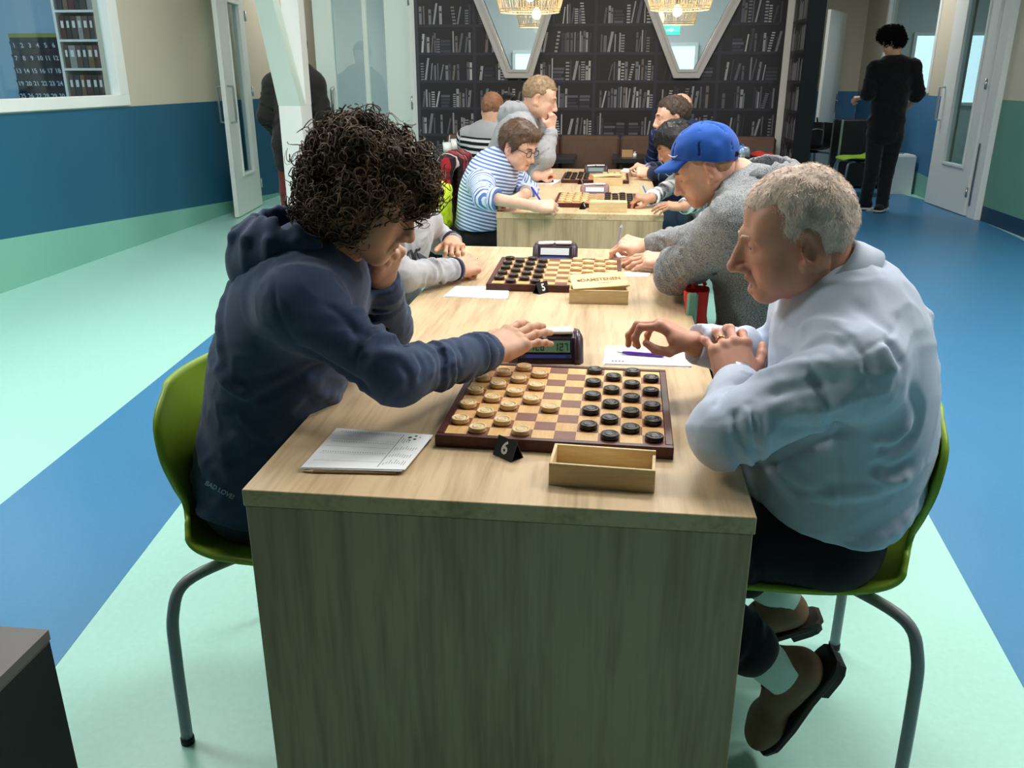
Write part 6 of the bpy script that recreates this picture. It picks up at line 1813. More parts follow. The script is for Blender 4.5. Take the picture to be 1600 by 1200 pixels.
o = make_person('curly-haired person all in black standing in the right passage', base, J, hd, SK_C, .006, .016, hands=HLm); hd['obj'] = o
M_bk = cloth('black_jersey', (16, 16, 18), noise=.05)
g_, _, st = top_garment(o, base, J, M_bk, 'black_shirt', g=1.05, h=.010, add=.025, r_sh=.066, r_el=.068, r_wr=.05, nf=5, seed=2, sleeve_to=.25, wr=.010)
trousers(o, base, J, cloth('black_jeans', (20, 22, 26)), 'trousers', g=.98, h=.010, add=.012, thigh=.095, knee_r=.075, ank_r=.066)
for sd in 'LR': shoe(o, base, J['an'+sd], J['toe'+sd], A3(0, 0, 1), M_bk, M_sol, 1.1, .008)
c, R, s = hd['c'], hd['R'], 1.0
S = SDF(c-.22, c+.22, .007); S.ell(c+R@A3(-.02, 0, .06), A3(.115, .105, .10), R, .02); S.ell(c+R@A3(.01, 0, .105), A3(.10, .10, .075), R, .03); S.ell(c+R@A3(-.05, 0, .0), A3(.08, .088, .07), R, .03)
S.ell(c+R@A3(.085, 0, -.035), A3(.06, .09, .06), R, .01, 'sub'); S.noise(.014, 30, 2); hv, hf = S.mesh(1)
cv, cf = curls(hv, hf, 800, 3, (.010, .018), (.015, .035), (1, 2), .1, None, .003, 12); V, F = join([(hv, hf), (cv, cf)]); mesh_obj('curly_hair', V, F, mat('matt_black_hair', (20, 18, 18), .9, spec=.1), o, base)

# ===== M: person in a dark jacket behind the pillar
YM = 6.05
J = dict(neck=ST(463, 108, YM), pel=ST(464, 222, YM), shL=ST(426, 132, YM), shR=ST(492, 132, YM), elL=ST(415, 182, YM-.05), wrL=ST(432, 206, YM+.12), elR=ST(508, 186, YM-.05), wrR=ST(490, 208, YM+.12))
J['mid'] = lerp(J['pel'], J['neck'], .5); J['hx'] = A3(-1, 0, 0)
x0 = J['pel'][0]
for sd, sg in (('L', -1), ('R', 1)):
    J['hip'+sd] = J['pel']+A3(sg*.09, 0, -.03); J['kn'+sd] = A3(x0+sg*.105, YM, .46); J['an'+sd] = A3(x0+sg*.11, YM-.02, .09); J['toe'+sd] = A3(x0+sg*.12, YM+.17, .015)
hd = dict(c=ST(464, 76, YM), R=head_frame(90, 5, 0), s=.97)
base = A3(x0, YM, 0)
HM = [dict(w=J['wr'+sd], d=A3(0, .8, -.5), n=A3(0, .3, .9), right=sd == 'R', curls=FIST, thumb=TH_FIST, s=.95, fa=None, h=.006) for sd in 'LR']
o = make_person('person in long dark jacket and red trousers half hidden behind the pillar', base, J, hd, SK_D, .006, .016, hands=HM); hd['obj'] = o
g_, _, st = top_garment(o, base, J, cloth('dark_olive_jacket', (28, 28, 26)), 'jacket', g=1.02, h=.010, add=.03, r_sh=.078, r_el=.070, r_wr=.055, nf=6, seed=7, wr=.009, extra=lambda S, st: [S.cap(J['hip'+q], J['hip'+q]+A3(0, 0, -.14), .12, .115, .06) for q in 'LR'])
trousers(o, base, J, cloth('rust_red_trousers', (104, 44, 38)), 'trousers', g=1.0, h=.011, add=.014, thigh=.10, knee_r=.08, ank_r=.07)
for sd in 'LR': shoe(o, base, J['an'+sd], J['toe'+sd], A3(0, 0, 1), M_bk, M_sol, 1.0, .008)
close_hair(o, base, hd, M_brn, .014, .055, -.02, -.065, 1200, .02)
# ------------------------------------------------------------------ games on the tables
M_lightsq = wood_mat('maple_square', (214, 164, 98), (236, 192, 126), (60, 9, 60), .4)
M_darksq = wood_mat('mahogany_square', (112, 62, 46), (142, 84, 62), (9, 60, 60), .4)
M_frame = wood_mat('dark_mahogany_frame', (58, 26, 24), (88, 42, 36), (30, 5, 30), .35)
M_wpc = mat('boxwood_piece', (226, 196, 144), .4, noise=.05, nscale=60)
M_bpc = mat('ebony_piece', (20, 19, 20), .32)
def piece_mesh(m):
    q = MB(); r = .0168; h = .0098
    q.lathe([(0, 0), (r*.95, 0), (r, .0012), (r, h*.42), (r*.965, h*.5), (r, h*.58), (r, h-.0012), (r*.95, h), (r*.80, h), (r*.76, h-.0011), (r*.56, h-.0011), (r*.52, h), (r*.40, h), (r*.30, h-.0010), (r*.16, h-.0004), (0, h-.0002)], 26)
    me = q.mesh('draughts_piece', m); return me
PW, PB = piece_mesh(M_wpc), piece_mesh(M_bpc)
q = MB(); q.bbox((.0002, .0002, 0), (.0398, .0398, .0006), .0002); SQ = q.mesh('dark_square', M_darksq)
FR = .0145
q = MB(); q.box((0, 0, .004), (.4, .4, .0205)); FIELD = q.mesh('light_field', M_lightsq)
def ordinal(n): return ['first', 'second', 'third', 'fourth', 'fifth', 'sixth', 'seventh', 'eighth', 'ninth', 'tenth'][n]
def board(x, y, rz, name_, white, black, frame_h=.0225, sx=1.0):
    e = empty('draughts_board', (x, y, TH), rz); tag(e, 'wooden draughts board with dark frame, ' + name_, 'game board', 'draughts boards')
    for (a, b_, c_, d) in ((-FR, -FR, .4+FR, 0), (-FR, .4, .4+FR, .4+FR), (-FR, 0, 0, .4), (.4, 0, .4+FR, .4)):
        q = MB(); q.bbox((a, b_, 0), (c_, d, frame_h), .0015); q.build('frame_bar', M_frame, e)
    add_obj('light_field', FIELD, e)
    for r_ in range(10):
        for c_ in range(10):
            if (r_+c_) % 2 == 1: add_obj('dark_square', SQ, e, (c_*.04, r_*.04, .0202))
    co, si = math.cos(rz), math.sin(rz)
    for (lst, me, nm) in ((white, PW, 'cream'), (black, PB, 'black')):
        for (r_, c_) in lst:
            jx, jy = rng.uniform(-.0016, .0016, 2); lx, ly = (c_+.5)*.04+jx, (r_+.5)*.04+jy
            o = add_obj('draughts_piece', me, None, (x+co*lx-si*ly, y+si*lx+co*ly, TH+.0209), (0, 0, rng.uniform(0, 3)))
            tag(o, '%s draughts piece, %s row from the front, %s column from left, %s' % (nm, ordinal(r_), ordinal(c_), name_), 'draughts piece', '%s pieces, %s' % (nm, name_))
    return e
W1 = [(0, 1), (0, 3), (1, 0), (1, 2), (2, 1), (3, 0), (3, 2), (3, 4), (4, 1), (4, 3), (5, 0), (5, 2), (6, 1), (6, 3), (7, 0), (7, 2), (8, 1), (8, 3), (9, 0), (9, 2)]
B1 = [(r_, c_) for r_ in range(10) for c_ in range(6, 10) if (r_+c_) % 2 == 1]
LFT = [(r_, c_) for r_ in range(10) for c_ in range(0, 4) if (r_+c_) % 2 == 1]
board(-.1166, .2198, -.0205, 'nearest board', W1, B1)
board(-.196, 1.418, .01, 'second board', B1, LFT)
board(-.108, 3.262, .0, 'third board', LFT, B1)
board(-.135, 4.335, .0, 'farthest board', B1, LFT)

# game clocks
M_clk = mat('plum_plastic', (48, 34, 44), .38); M_clk2 = mat('aubergine_side', (60, 42, 54), .32)
M_lcd = mat('lcd_green', (92, 132, 104), .3); M_lcdw = mat('lcd_bright', (214, 220, 224), .3)
M_bbar = mat('blue_strip', (44, 60, 130), .35); M_lever = mat('white_lever', (232, 234, 236), .35)
SEG = {'0': 'abcdef', '1': 'bc', '2': 'abged', '7': 'abc'}
def digit(q, ch, x, z, w, h, t):
    R_ = dict(a=(x, z+h-t, x+w, z+h), d=(x, z, x+w, z+t), g=(x, z+h/2-t/2, x+w, z+h/2+t/2), f=(x, z+h/2, x+t, z+h), b=(x+w-t, z+h/2, x+w, z+h), e=(x, z, x+t, z+h/2), c=(x+w-t, z, x+w, z+h/2))
    for s_ in SEG[ch]:
        a, b_, c_, d = R_[s_]; q.box((a, -.0006, b_), (c_, 0, d))
def clock(x, y, rz, label, lcd, show=True, body=None, S_=1.0):
    body = body or M_clk
    e = empty('game_clock', (x, y, TH), rz); tag(e, label, 'clock', 'digital game clocks'); e.scale = (S_, S_, S_)
    w = .062
    prof = [(0, 0), (.003, .010), (.026, .052), (.036, .058), (.062, .058), (.078, .045), (.092, .0)]
    q = MB(); q.prism(prof, -w, w, axis=0); o = q.build('body', body, e); fix_normals(o.data)
    for s_ in (-1, 1):      # swollen end cheeks
        V = []; F = []; n = len(prof); big = [(-.004, 0), (-.001, .014), (.018, .050), (.034, .064), (.064, .064), (.086, .048), (.098, .0)]
        rows = [(s_*w, prof), (s_*(w+.001), big), (s_*(w+.012), [(.049+(a-.049)*.97, b_*.96) for a, b_ in big]), (s_*(w+.020), [(.049+(a-.049)*.7, b_*.72) for a, b_ in big])]
        for (xx, pr_) in rows: V += [(xx, a, b_) for a, b_ in pr_]
        for i in range(len(rows)-1):
            for j in range(n): F.append((i*n+j, i*n+(j+1) % n, (i+1)*n+(j+1) % n, (i+1)*n+j))
        F.append(tuple(range(3*n, 4*n)))
        q = MB(); q.add(V, F, 0, True); o = q.build('end_cheek', M_clk2 if body is M_clk else body, e); fix_normals(o.data)
    ang = math.atan2(.042, .023)-math.pi/2
    fr_ = empty('display', (0, .0135, .031), 0, e) if False else None
    def slanted(q, name, m, off=0.0):
        o = q.build(name, m, e, (0, .0030-.0008-off, .010), (-(math.pi/2-math.atan2(.042, .023)), 0, 0)); return o
    q = MB(); q.box((-.055, -.0012, .014), (.055, 0, .044)); bz = slanted(q, 'bezel', M_black)
    q = MB(); q.box((-.052, -.0018, .016), (.052, -.0012, .042)); q.build('display', lcd, bz)
    if show:
        q = MB()
        q2 = MB()
        for (txt, x0) in (('120', -.034), ('127', .018)):
            xx = x0
            for i, ch in enumerate(txt):
                digit(q2, ch, xx, .020, .0075, .016, .0016); xx += .0105
                if i == 0: q2.box((xx-.0028, -.0006, .024), (xx-.0014, 0, .0254)); q2.box((xx-.0028, -.0006, .031), (xx-.0014, 0, .0324)); xx += .001
        q2.build('digits', mat('lcd_digit', (26, 44, 34), .5), bz, (0, -.0018, 0))
    q = MB(); q.box((-.055, -.0018, .003), (.055, 0, .011)); slanted(q, 'blue_strip', M_bbar)
    for s_ in (-1, 1):
        q = MB(); q.box((s_*.048-.004, -.0024, .0045), (s_*.048+.004, -.0018, .0095)); slanted(q, 'key', M_clk2)
    q = MB(); q.bbox((-.060, .030, .0585), (-.003, .066, .066), .002); q.build('lever', M_lever, e, (0, 0, 0), (0, math.radians(-3), 0))
    q = MB(); q.bbox((.003, .030, .0585), (.060, .066, .066), .002); q.build('lever', M_lever, e, (0, 0, .0), (0, math.radians(-1), 0))
    q = MB(); q.lathe([(0, 0), (.007, 0), (.006, .005), (0, .006)], 12, axis_o=(0, .048, .062)); q.build('pivot', M_lever, e)
    return e
clock(.034, .698, .10, 'plum game clock with green display under the outstretched hand', M_lcd, S_=1.08)
c_ = on_z(869, 401, TH); clock(c_[0], 1.868, .0, 'plum game clock with bright display behind the second board', M_lcdw, False)
c_ = on_z(930, 300, TH); clock(c_[0], 3.705, 0, 'pinkish game clock behind the third board', M_lcdw, False, mat('rose_plastic', (150, 112, 112), .4))
c_ = on_z(932, 268, TH); clock(c_[0], 4.80, 0, 'dark game clock behind the farthest board', mat('lcd_grey', (110, 138, 136), .3), False)

# piece boxes
M_pine = wood_mat('pale_pine', (206, 178, 128), (232, 212, 168), (5, 40, 40), .55)
def piece_box(x, y, rz, w, d, h, label, lid=None):
    e = empty('piece_box', (x, y, TH), rz); tag(e, label, 'wooden box', 'pine boxes for the pieces'); t = .0055
    q = MB(); q.bbox((0, 0, 0), (w, t, h), .0008); q.build('front_wall', M_pine, e)
    q = MB(); q.bbox((0, d-t, 0), (w, d, h), .0008); q.build('rear_wall', M_pine, e)
    q = MB(); q.bbox((0, t, 0), (t, d-t, h), .0008); q.build('side_wall', M_pine, e)
    q = MB(); q.bbox((w-t, t, 0), (w, d-t, h-.006), .0008); q.build('side_wall', M_pine, e)
    q = MB(); q.box((t, t, .001), (w-t, d-t, .006)); q.build('bottom', M_pine, e)
    if lid:
        (lx, ly, lz, rx, ry, rzz, text) = lid
        q = MB(); q.bbox((0, 0, 0), (w-.004, d-.004, .004), .0008); lo = q.build('lid', M_pine, e, (lx, ly, lz), (rx, ry, rzz))
        if text:
            tm = text_mesh(text, .021, mat('branded_brown', (140, 96, 44), .7), .0002, .0006); add_obj('lettering', tm, lo, (w*.52, d*.5, .0042))
            tm = text_mesh('40 stuks hout', .007, MATS['branded_brown'], .0002); add_obj('small_lettering', tm, lo, (w*.56, d*.28, .0042))
            q = MB(); q.lathe([(0, 0), (.006, 0), (.006, .0003), (0, .0003)], 12, axis_o=(w*.14, d*.5, .0042)); q.build('emblem', MATS['branded_brown'], lo)
        else:
            q = MB(); q.bbox((w*.4, .004, .004), (w*.6, .010, .0055), .0005); q.build('finger_grip', M_pine, lo)
    return e
piece_box(.086, .074, -.055, .173, .082, .040, 'open empty pine box in front of the nearest board')
a = on_z(889, 474, TH)
piece_box(a[0], a[1]-.002, .02, .175, .082, .042, 'pine box with tilted lettered lid in front of the second board', (.012, -.004, .0425, math.radians(20), math.radians(-2), .22, 'DAMSTENEN'))
a = on_z(920, 331, TH); piece_box(a[0], 3.105, 0, .19, .09, .045, 'closed pine box at the front edge of the second table', (.002, .002, .0452, 0, 0, 0, None))
a = on_z(928, 286, TH); piece_box(a[0], 4.195, .02, .18, .085, .05, 'pine box with skewed lid in front of the farthest board', (.002, .006, .0505, math.radians(3), math.radians(-3), .18, None))

# black number tents
def tent(x, y, rz, txt, label, S_=1.0):
    e = empty('number_tent', (x, y, TH), rz); tag(e, label, 'number sign', 'black number tents'); e.scale = (S_,)*3
    L_, w_, h_ = .024, .015, .034
    n = math.hypot(w_, h_)
    for s_ in (-1, 1):
        q = MB(); V = [(-L_, s_*w_, 0), (L_, s_*w_, 0), (L_, 0, h_), (-L_, 0, h_), (-L_, s_*(w_-.002), 0), (L_, s_*(w_-.002), 0), (L_, 0, h_-.003), (-L_, 0, h_-.003)]
        q.add(V, [(0, 1, 2, 3), (7, 6, 5, 4), (0, 4, 5, 1), (1, 5, 6, 2), (3, 2, 6, 7), (0, 3, 7, 4)]); o = q.build('face', M_black, e); fix_normals(o.data)
        tm = text_mesh(txt, .032, M_wt, .0002, .0008); t_ = add_obj('numeral', tm, o)
        sl = math.atan2(h_, w_)
        t_.location = (0, s_*(w_*.5+.0006), h_*.5+.0003); t_.rotation_euler = (sl, 0, 0) if s_ < 0 else (sl, 0, math.pi)
    q = MB(); q.box((-L_, -w_, 0), (L_, w_, .0012)); q.build('base', M_black, e)
    return e
tent(.006, .180, math.radians(-40), '6', 'black tent sign numbered 6 at the nearest board')
a = on_z(846, 457, TH); tent(a[0], a[1], math.radians(50), '5', 'black tent sign numbered 5 at the second board')
a = on_z(911, 325, TH); tent(a[0], 3.215, math.radians(80), '4', 'black tent sign at the third board', 1.0)
a = on_z(908, 284, TH); tent(a[0], 4.29, math.radians(80), '3', 'black tent sign at the farthest board', 1.0)

# papers
M_pap = mat('white_paper', (236, 238, 240), .8); M_pap2 = mat('grey_sheet', (176, 182, 188), .8); M_ink = mat('grey_ink', (120, 124, 130), .8)
def sheets(name, pix, label, z0=0.0, n=1, th=.0006, cat='paper', group='score sheets', mats=None, parent=None):
    P = [on_z(x, y, TH) for (x, y) in pix]; c = sum(P)/4
    e = empty(name, (c[0], c[1], TH+z0)); tag(e, label, cat, group)
    for k in range(n):
        a_ = (k*.37 % 1-.5)*.02; dx, dy = ((k*.61) % 1-.5)*.006, ((k*.83) % 1-.5)*.006
        q = MB(); V = []
        for z in (k*th+.0002, k*th+th*.9+.0002):
            for p in P:
                d = p-c; V.append((d[0]+dx-a_*d[1], d[1]+dy+a_*d[0], z))
        q.add(V, [(0, 1, 2, 3), (7, 6, 5, 4)]+[(j, 4+j, 4+(j+1) % 4, (j+1) % 4) for j in range(4)]); o = q.build('sheet', (mats[k] if mats else M_pap), e); fix_normals(o.data)
    return e, P, c
e, P, c = sheets('score_sheets', [(472, 737), (528, 675), (676, 686), (632, 741)], 'stack of score sheets with printed grid at the front left', 0.0062, 3, .0006, mats=[M_pap2, M_pap, M_pap])
z = .0021
def L2(a, b_):    # bilinear on the sheet, a along the long side, b up
    p = (1-a)*(1-b_)*P[0]+(1-a)*b_*P[1]+a*b_*P[2]+a*(1-b_)*P[3]; return (p[0]-c[0], p[1]-c[1], z)
q = MB()
def stroke(a0, b0, a1, b1, w_=.006):
    dx, dy = a1-a0, b1-b0; ln = math.hypot(dx, dy); nx, ny = -dy/ln*w_/2, dx/ln*w_/2
    q.quad(L2(a0+nx, b0+ny), L2(a1+nx, b1+ny), L2(a1-nx, b1-ny), L2(a0-nx, b0-ny))
for b_ in (.18, .36, .54, .72, .9): stroke(.04, b_, .70, b_, .004)
stroke(.72, .06, .72, .95, .008)
for b_ in (.40, .66, .93):
    for k in range(26): stroke(.06+k*.025, b_, .06+k*.025+.010, b_, .016)
R2 = random.Random(4)
for k in range(9):
    a_ = .75+.025*k
    for j in range(4):
        b0 = .1+.2*j+R2.uniform(0, .05)
        if k < 4 or b0 < .62: stroke(a_, b0, a_, b0+R2.uniform(.05, .12), .006)
q.build('printed_lines', M_ink, e)
q = MB()
for (a_, b_, r_) in ((.80, .88, .020), (.85, .93, .016), (.86, .84, .018), (.82, .80, .012), (.90, .90, .010)):
    V = [L2(a_+r_*math.cos(t), b_+r_*1.25*math.sin(t)) for t in np.linspace(0, 2*math.pi, 11)[:-1]]; q.add(V, [tuple(range(10))])
q.build('printed_emblem', M_black, e)
e, P, c = sheets('score_sheets', [(945, 570), (947, 542), (1073, 546), (1080, 574)], 'stack of white sheets under the purple pen', 0, 4, .0008)
q = MB(); z = .0036
for k in range(4): q.quad((-.085+.008*k, -.058, z), (-.080+.008*k, -.058, z), (-.080+.008*k, -.046, z), (-.085+.008*k, -.046, z))
q.build('printed_emblem', M_ink, e)
e, P, c = sheets('score_sheets', [(694, 464), (713, 448), (796, 449), (793, 467)], 'white score sheets beside the lettered sweatshirt boy', 0, 3, .0008)
sheets('score_sheet', [(952, 405), (962, 392), (1012, 396), (1010, 408)], 'white sheet under the writing hand of the capped man', 0, 2)
sheets('score_sheet', [(985, 412), (988, 400), (1042, 404), (1040, 416)], 'second white sheet beside the resting hand of the capped man', 0, 1)
sheets('score_sheet', [(966, 432), (972, 425), (1016, 427), (1014, 432)], 'narrow white slip on the near table right of the second board', 0, 2)
sheets('score_sheet', [(845, 328), (862, 318), (884, 319), (866, 329)], 'white sheet under the hand of the striped-top person', 0, 2)
sheets('score_sheet', [(1000, 321), (1020, 313), (1058, 317), (1042, 326)], 'white sheet in front of the camouflage-top child', 0, 2)
sheets('score_sheet', [(826, 287), (842, 280), (876, 282), (866, 288)], 'white tray-like sheet beside the grey-hoodie young man', 0, 3, .0015)
sheets('score_sheet', [(970, 268), (975, 263), (996, 264), (996, 270)], 'white sheet in front of the argyle-sweater boy', 0, 1)

# pens and pencil
def pen(a, b_, m, label, r=.0045, clip=True, tipm=None, pencil=False):
    a = np.array(a, float); b_ = np.array(b_, float); L_ = np.linalg.norm(b_-a); d = (b_-a)/L_
    e = empty('pencil' if pencil else 'pen', tuple(a)); tag(e, label, 'pencil' if pencil else 'pen')
    e.rotation_mode = 'QUATERNION'; e.rotation_quaternion = Vector((0, 0, 1)).rotation_difference(Vector(d))
    if pencil:
        q = MB(); q.tube([(0, 0, .018), (0, 0, L_)], r, 6, smooth=False); q.build('shaft', m, e)
        q = MB(); q.lathe([(0, 0), (.0008, .002), (r, .018)], 8); q.build('point', M_pine, e)
        return e
    q = MB(); q.lathe([(0, .016), (r*.75, .016), (r, .03), (r*1.05, L_*.45), (r*.98, L_*.47), (r*.98, L_*.92), (r*.7, L_*.97), (0, L_*.97)], 12); q.build('barrel', m, e)
    q = MB(); q.lathe([(0, 0), (.0006, .001), (r*.45, .006), (r*.75, .016), (0, .016)], 10); q.build('tip', tipm or M_steel, e)
    q = MB(); q.lathe([(0, L_*.97), (r*.45, L_*.97), (r*.45, L_), (0, L_)], 8); q.build('push_button', tipm or M_steel, e)
    if clip: q = MB(); q.bbox((-.0015, r, L_*.60), (.0015, r+.0025, L_*.93), .0005); q.build('clip', tipm or M_steel, e)
    return e
M_purple = mat('purple_plastic', (92, 44, 168), .3)
a = on_z(962, 555, TH); b_ = on_z(1040, 561, TH); pen((a[0], a[1], TH+.0085), (b_[0], b_[1], TH+.0085), M_purple, 'purple ballpoint pen lying on the white sheets')
a = on_z(474, 738, TH); b_ = on_z(618, 742, TH); pen((a[0], a[1]-.001, TH+.0032), (b_[0], b_[1]+.002, TH+.0032), mat('raw_pencil_wood', (168, 138, 104), .6), 'wooden pencil under the printed score sheets', .003, pencil=True)
a = on_z(962, 397, TH+.002); b_ = on_y(971, 352, a[1]-.03); pen(a, b_, mat('silver_blue_barrel', (170, 174, 190), .35), 'patterned silver pen held by the man in the blue cap', .0062)
a = on_z(849, 320, TH+.002); b_ = on_y(830, 291, a[1]+.02); pen(a, b_, mat('blue_barrel', (52, 48, 190), .35), 'blue pen held by the person in the striped top', .005)
a = on_z(1017, 318, TH+.002); b_ = on_y(1004, 289, a[1]+.02); pen(a, b_, mat('light_blue_barrel', (70, 140, 190), .35), 'light blue pen held by the camouflage-top child', .005)
a = on_z(747, 403, TH+.045); b_ = on_z(712, 412, TH+.05); pen(a, b_, M_black, 'black pen held by the boy in the lettered sweatshirt', .0048)
a = on_z(998, 268, TH+.045); b_ = on_z(1009, 262, TH+.06); pen(a, b_+A3(.03, 0, .03), mat('lilac_barrel', (110, 100, 190), .35), 'lilac pen held by the argyle-sweater boy', .005)
# captured pieces on the tray-like sheet
for k, px in enumerate((846, 853, 861)):
    p = on_z(px, 284, TH+.005); tag(add_obj('draughts_piece', PB, None, (p[0], p[1], TH+.0048)), 'captured black draughts piece on the tray-like sheet, %s of three' % ['left', 'middle', 'right'][k], 'draughts piece')

# ------------------------------------------------------------------ things on the cafe tables
def cup(px, py, Y, label, h=.10, straw=False):
    p = on_y(px, py, Y); e = empty('paper_cup', (p[0], Y, .75)); tag(e, label, 'cup', 'paper cups')
    q = MB(); q.lathe([(0, .002), (.027, .002), (.029, 0), (.039, h), (.037, h), (.028, .005), (0, .005)], 20); q.build('wall', M_white, e)
    q = MB(); q.tube([(.0385*math.cos(t), .0385*math.sin(t), h) for t in np.linspace(0, 2*math.pi, 25)], .002, 5, caps=False); q.build('rim', M_white, e)
    if straw: q = MB(); q.tube([(.0, .01, .012), (.026, -.01, h+.06)], .003, 8); q.build('straw', M_white, e)
    return e
cup(699, 240, 6.10, 'white paper cup with a straw on the left cafe table', .115, True)
cup(711, 236, 6.30, 'white paper cup without straw on the left cafe table', .13)
def crate(px, py, Y, w, d, h, label, name='card_tray'):
    p = on_y(px, py, Y); e = empty(name, (p[0], Y, .75)); tag(e, label, 'box'); t = .004; m = mat('kraft_card', (176, 142, 98), .7)
    for (a, b_, c_, d_) in ((-w/2, -d/2, w/2, -d/2+t), (-w/2, d/2-t, w/2, d/2), (-w/2, -d/2+t, -w/2+t, d/2-t), (w/2-t, -d/2+t, w/2, d/2-t)):
        q = MB(); q.box((a, b_, 0), (c_, d_, h)); q.build('side', m, e)
    q = MB(); q.box((-w/2+t, -d/2+t, 0), (w/2-t, d/2-t, t)); q.build('bottom', m, e)
    return e
crate(712, 240, 6.06, .085, .06, .055, 'small brown card tray beside the paper cups')
crate(980, 240, 6.28, .09, .07, .055, 'small wooden tray on the right cafe table')
p = on_y(992, 240, 6.2); e = empty('salt_shaker', (p[0], 6.22, .75)); tag(e, 'tiny glass shaker beside the wooden tray', 'shaker')
q = MB(); q.lathe([(0, 0), (.016, 0), (.014, .035), (0, .035)], 12); q.build('jar', M_white, e); q = MB(); q.lathe([(0, .035), (.014, .035), (.012, .048), (0, .05)], 12); q.build('lid', M_steel, e)
# white serving tray at the left table edge
p = on_y(682, 243, 6.1); e = empty('white_tray', (p[0], 6.2, .75)); tag(e, 'white paper tray at the left end of the cafe table', 'tray')
q = MB(); q.bbox((-.10, -.08, 0), (.10, .08, .006), .002); q.build('bottom', M_white, e); q = MB()
q.box((-.10, -.08, .006), (.10, -.076, .016)); q.box((-.10, .076, .006), (.10, .08, .016)); q.box((-.10, -.076, .006), (-.096, .076, .016)); q.box((.096, -.076, .006), (.10, .076, .016)); q.build('rim', M_white, e)
# crumpled foil snack bag and red cloth
c = on_y(1156, 236, 6.25); c[2] = .80
S = SDF(c-.16, c+.16, .005); S.ell(c, A3(.085, .05, .06), None, .02)
for k in range(14):
    v = nrm(rng.normal(0, 1, 3)*A3(1, .5, .7)); S.cap(c+v*A3(.05, .03, .035), c+v*A3(.10, .06, .065), .012, .004, .02)
S.noise(.010, 28, 3); S.cut(A3(0, 0, .7515), A3(0, 0, -1), .002); v, f = S.mesh(0)
M_foil = mat('blue_silver_foil', (60, 120, 190), .25, metal=.7, rgb2=(225, 230, 235), nscale=12)
bag = mesh_obj('snack_bag', v, f, M_foil, None, A3(c[0], c[1], .75), smooth=False); bag.location = (c[0], c[1], .75); tag(bag, 'crumpled blue and silver foil snack bag on the right cafe table', 'snack bag')
c = on_y(1192, 240, 6.3); c[2] = .77
S = SDF(c-.15, c+.15, .006); S.ell(c, A3(.10, .06, .022), None, .02); S.ell(c+A3(-.03, .02, .01), A3(.05, .04, .02), None, .02); S.noise(.008, 25, 2); S.cut(A3(0, 0, .7515), A3(0, 0, -1), .002); v, f = S.mesh(1)
rc = mesh_obj('red_cloth', v, f, cloth('red_fleece', (176, 40, 36)), None, A3(c[0], c[1], .75)); rc.location = (c[0], c[1], .75); tag(rc, 'folded red cloth beside the foil snack bag', 'cloth')

# ------------------------------------------------------------------ coats and bags on chairs
def drape(name, cx, cy, ztop, zbot, w, label, m, seed, cat='jacket', th=.05, flare=.06):
    """garment hung over a chair back: front and rear panels joined over the top"""
    base = A3(cx, cy, 0); S = SDF(A3(cx-.22, cy-w/2-.12, zbot-.08), A3(cx+.2, cy+w/2+.12, ztop+.1), .008)
    S.box(A3(cx-.055, cy, (ztop+zbot)/2), A3(th*.55, w/2, (ztop-zbot)/2), None, .03, .02); S.box(A3(cx+.045, cy, ztop-.12), A3(.02, w/2-.04, .12), None, .018, .02)
    S.cap(A3(cx-.02, cy-w/2+.06, ztop-.01), A3(cx-.02, cy+w/2-.06, ztop-.01), .045, .045, .04)
    for sg in (-1, 1): S.chain([A3(cx-.04, cy+sg*(w/2-.04), ztop-.04), A3(cx-.075, cy+sg*(w/2+.02), ztop-.22), A3(cx-.06, cy+sg*(w/2+flare), zbot+.08)], [.05, .045, .04], .04)
    for k in range(7):
        y = cy+(k/6-.5)*w*.9; S.chain([A3(cx-.09, y, ztop-.12), A3(cx-.105, y+.02*math.sin(k*2), (ztop+zbot)/2), A3(cx-.10, y+.03*math.sin(k), zbot+.04)], [.004, .012, .008], .02)
    S.noise(.006, 18, seed); v, f = S.mesh(2); v = wrinkle(v, f, .012, 9, seed)
    o = mesh_obj(name, v, f, m, None, base); o.location = base; return tag(o, label, cat)
def zsplit_mat(name, lo_c, hi_c, zc):
    m = bpy.data.materials.new(name); MATS[name] = m; m.use_nodes = True; N = m.node_tree.nodes; L = m.node_tree.links; b = N['Principled BSDF']; b.inputs['Roughness'].default_value = .7
    tc = N.new('ShaderNodeTexCoord'); sp = N.new('ShaderNodeSeparateXYZ'); L.new(tc.outputs['Object'], sp.inputs[0])
    nz = N.new('ShaderNodeMath'); nz.operation = 'MULTIPLY_ADD'; nz.inputs[1].default_value = .35; L.new(sp.outputs[1], nz.inputs[0]); L.new(sp.outputs[2], nz.inputs[2])
    gt = N.new('ShaderNodeMath'); gt.operation = 'GREATER_THAN'; gt.inputs[1].default_value = zc; L.new(nz.outputs[0], gt.inputs[0])
    mx = N.new('ShaderNodeMix'); mx.data_type = 'RGBA'; mx.inputs[6].default_value = (*s2l(lo_c), 1); mx.inputs[7].default_value = (*s2l(hi_c), 1); L.new(gt.outputs[0], mx.inputs[0]); L.new(mx.outputs[2], b.inputs['Base Color']); return m
M_neon = zsplit_mat('neon_and_black_shell', (24, 28, 32), (214, 240, 40), .60)
drape('jacket', -.785, 3.46, .82, .30, .36, 'black jacket with neon yellow shoulders hung on a chair', M_neon, 2)
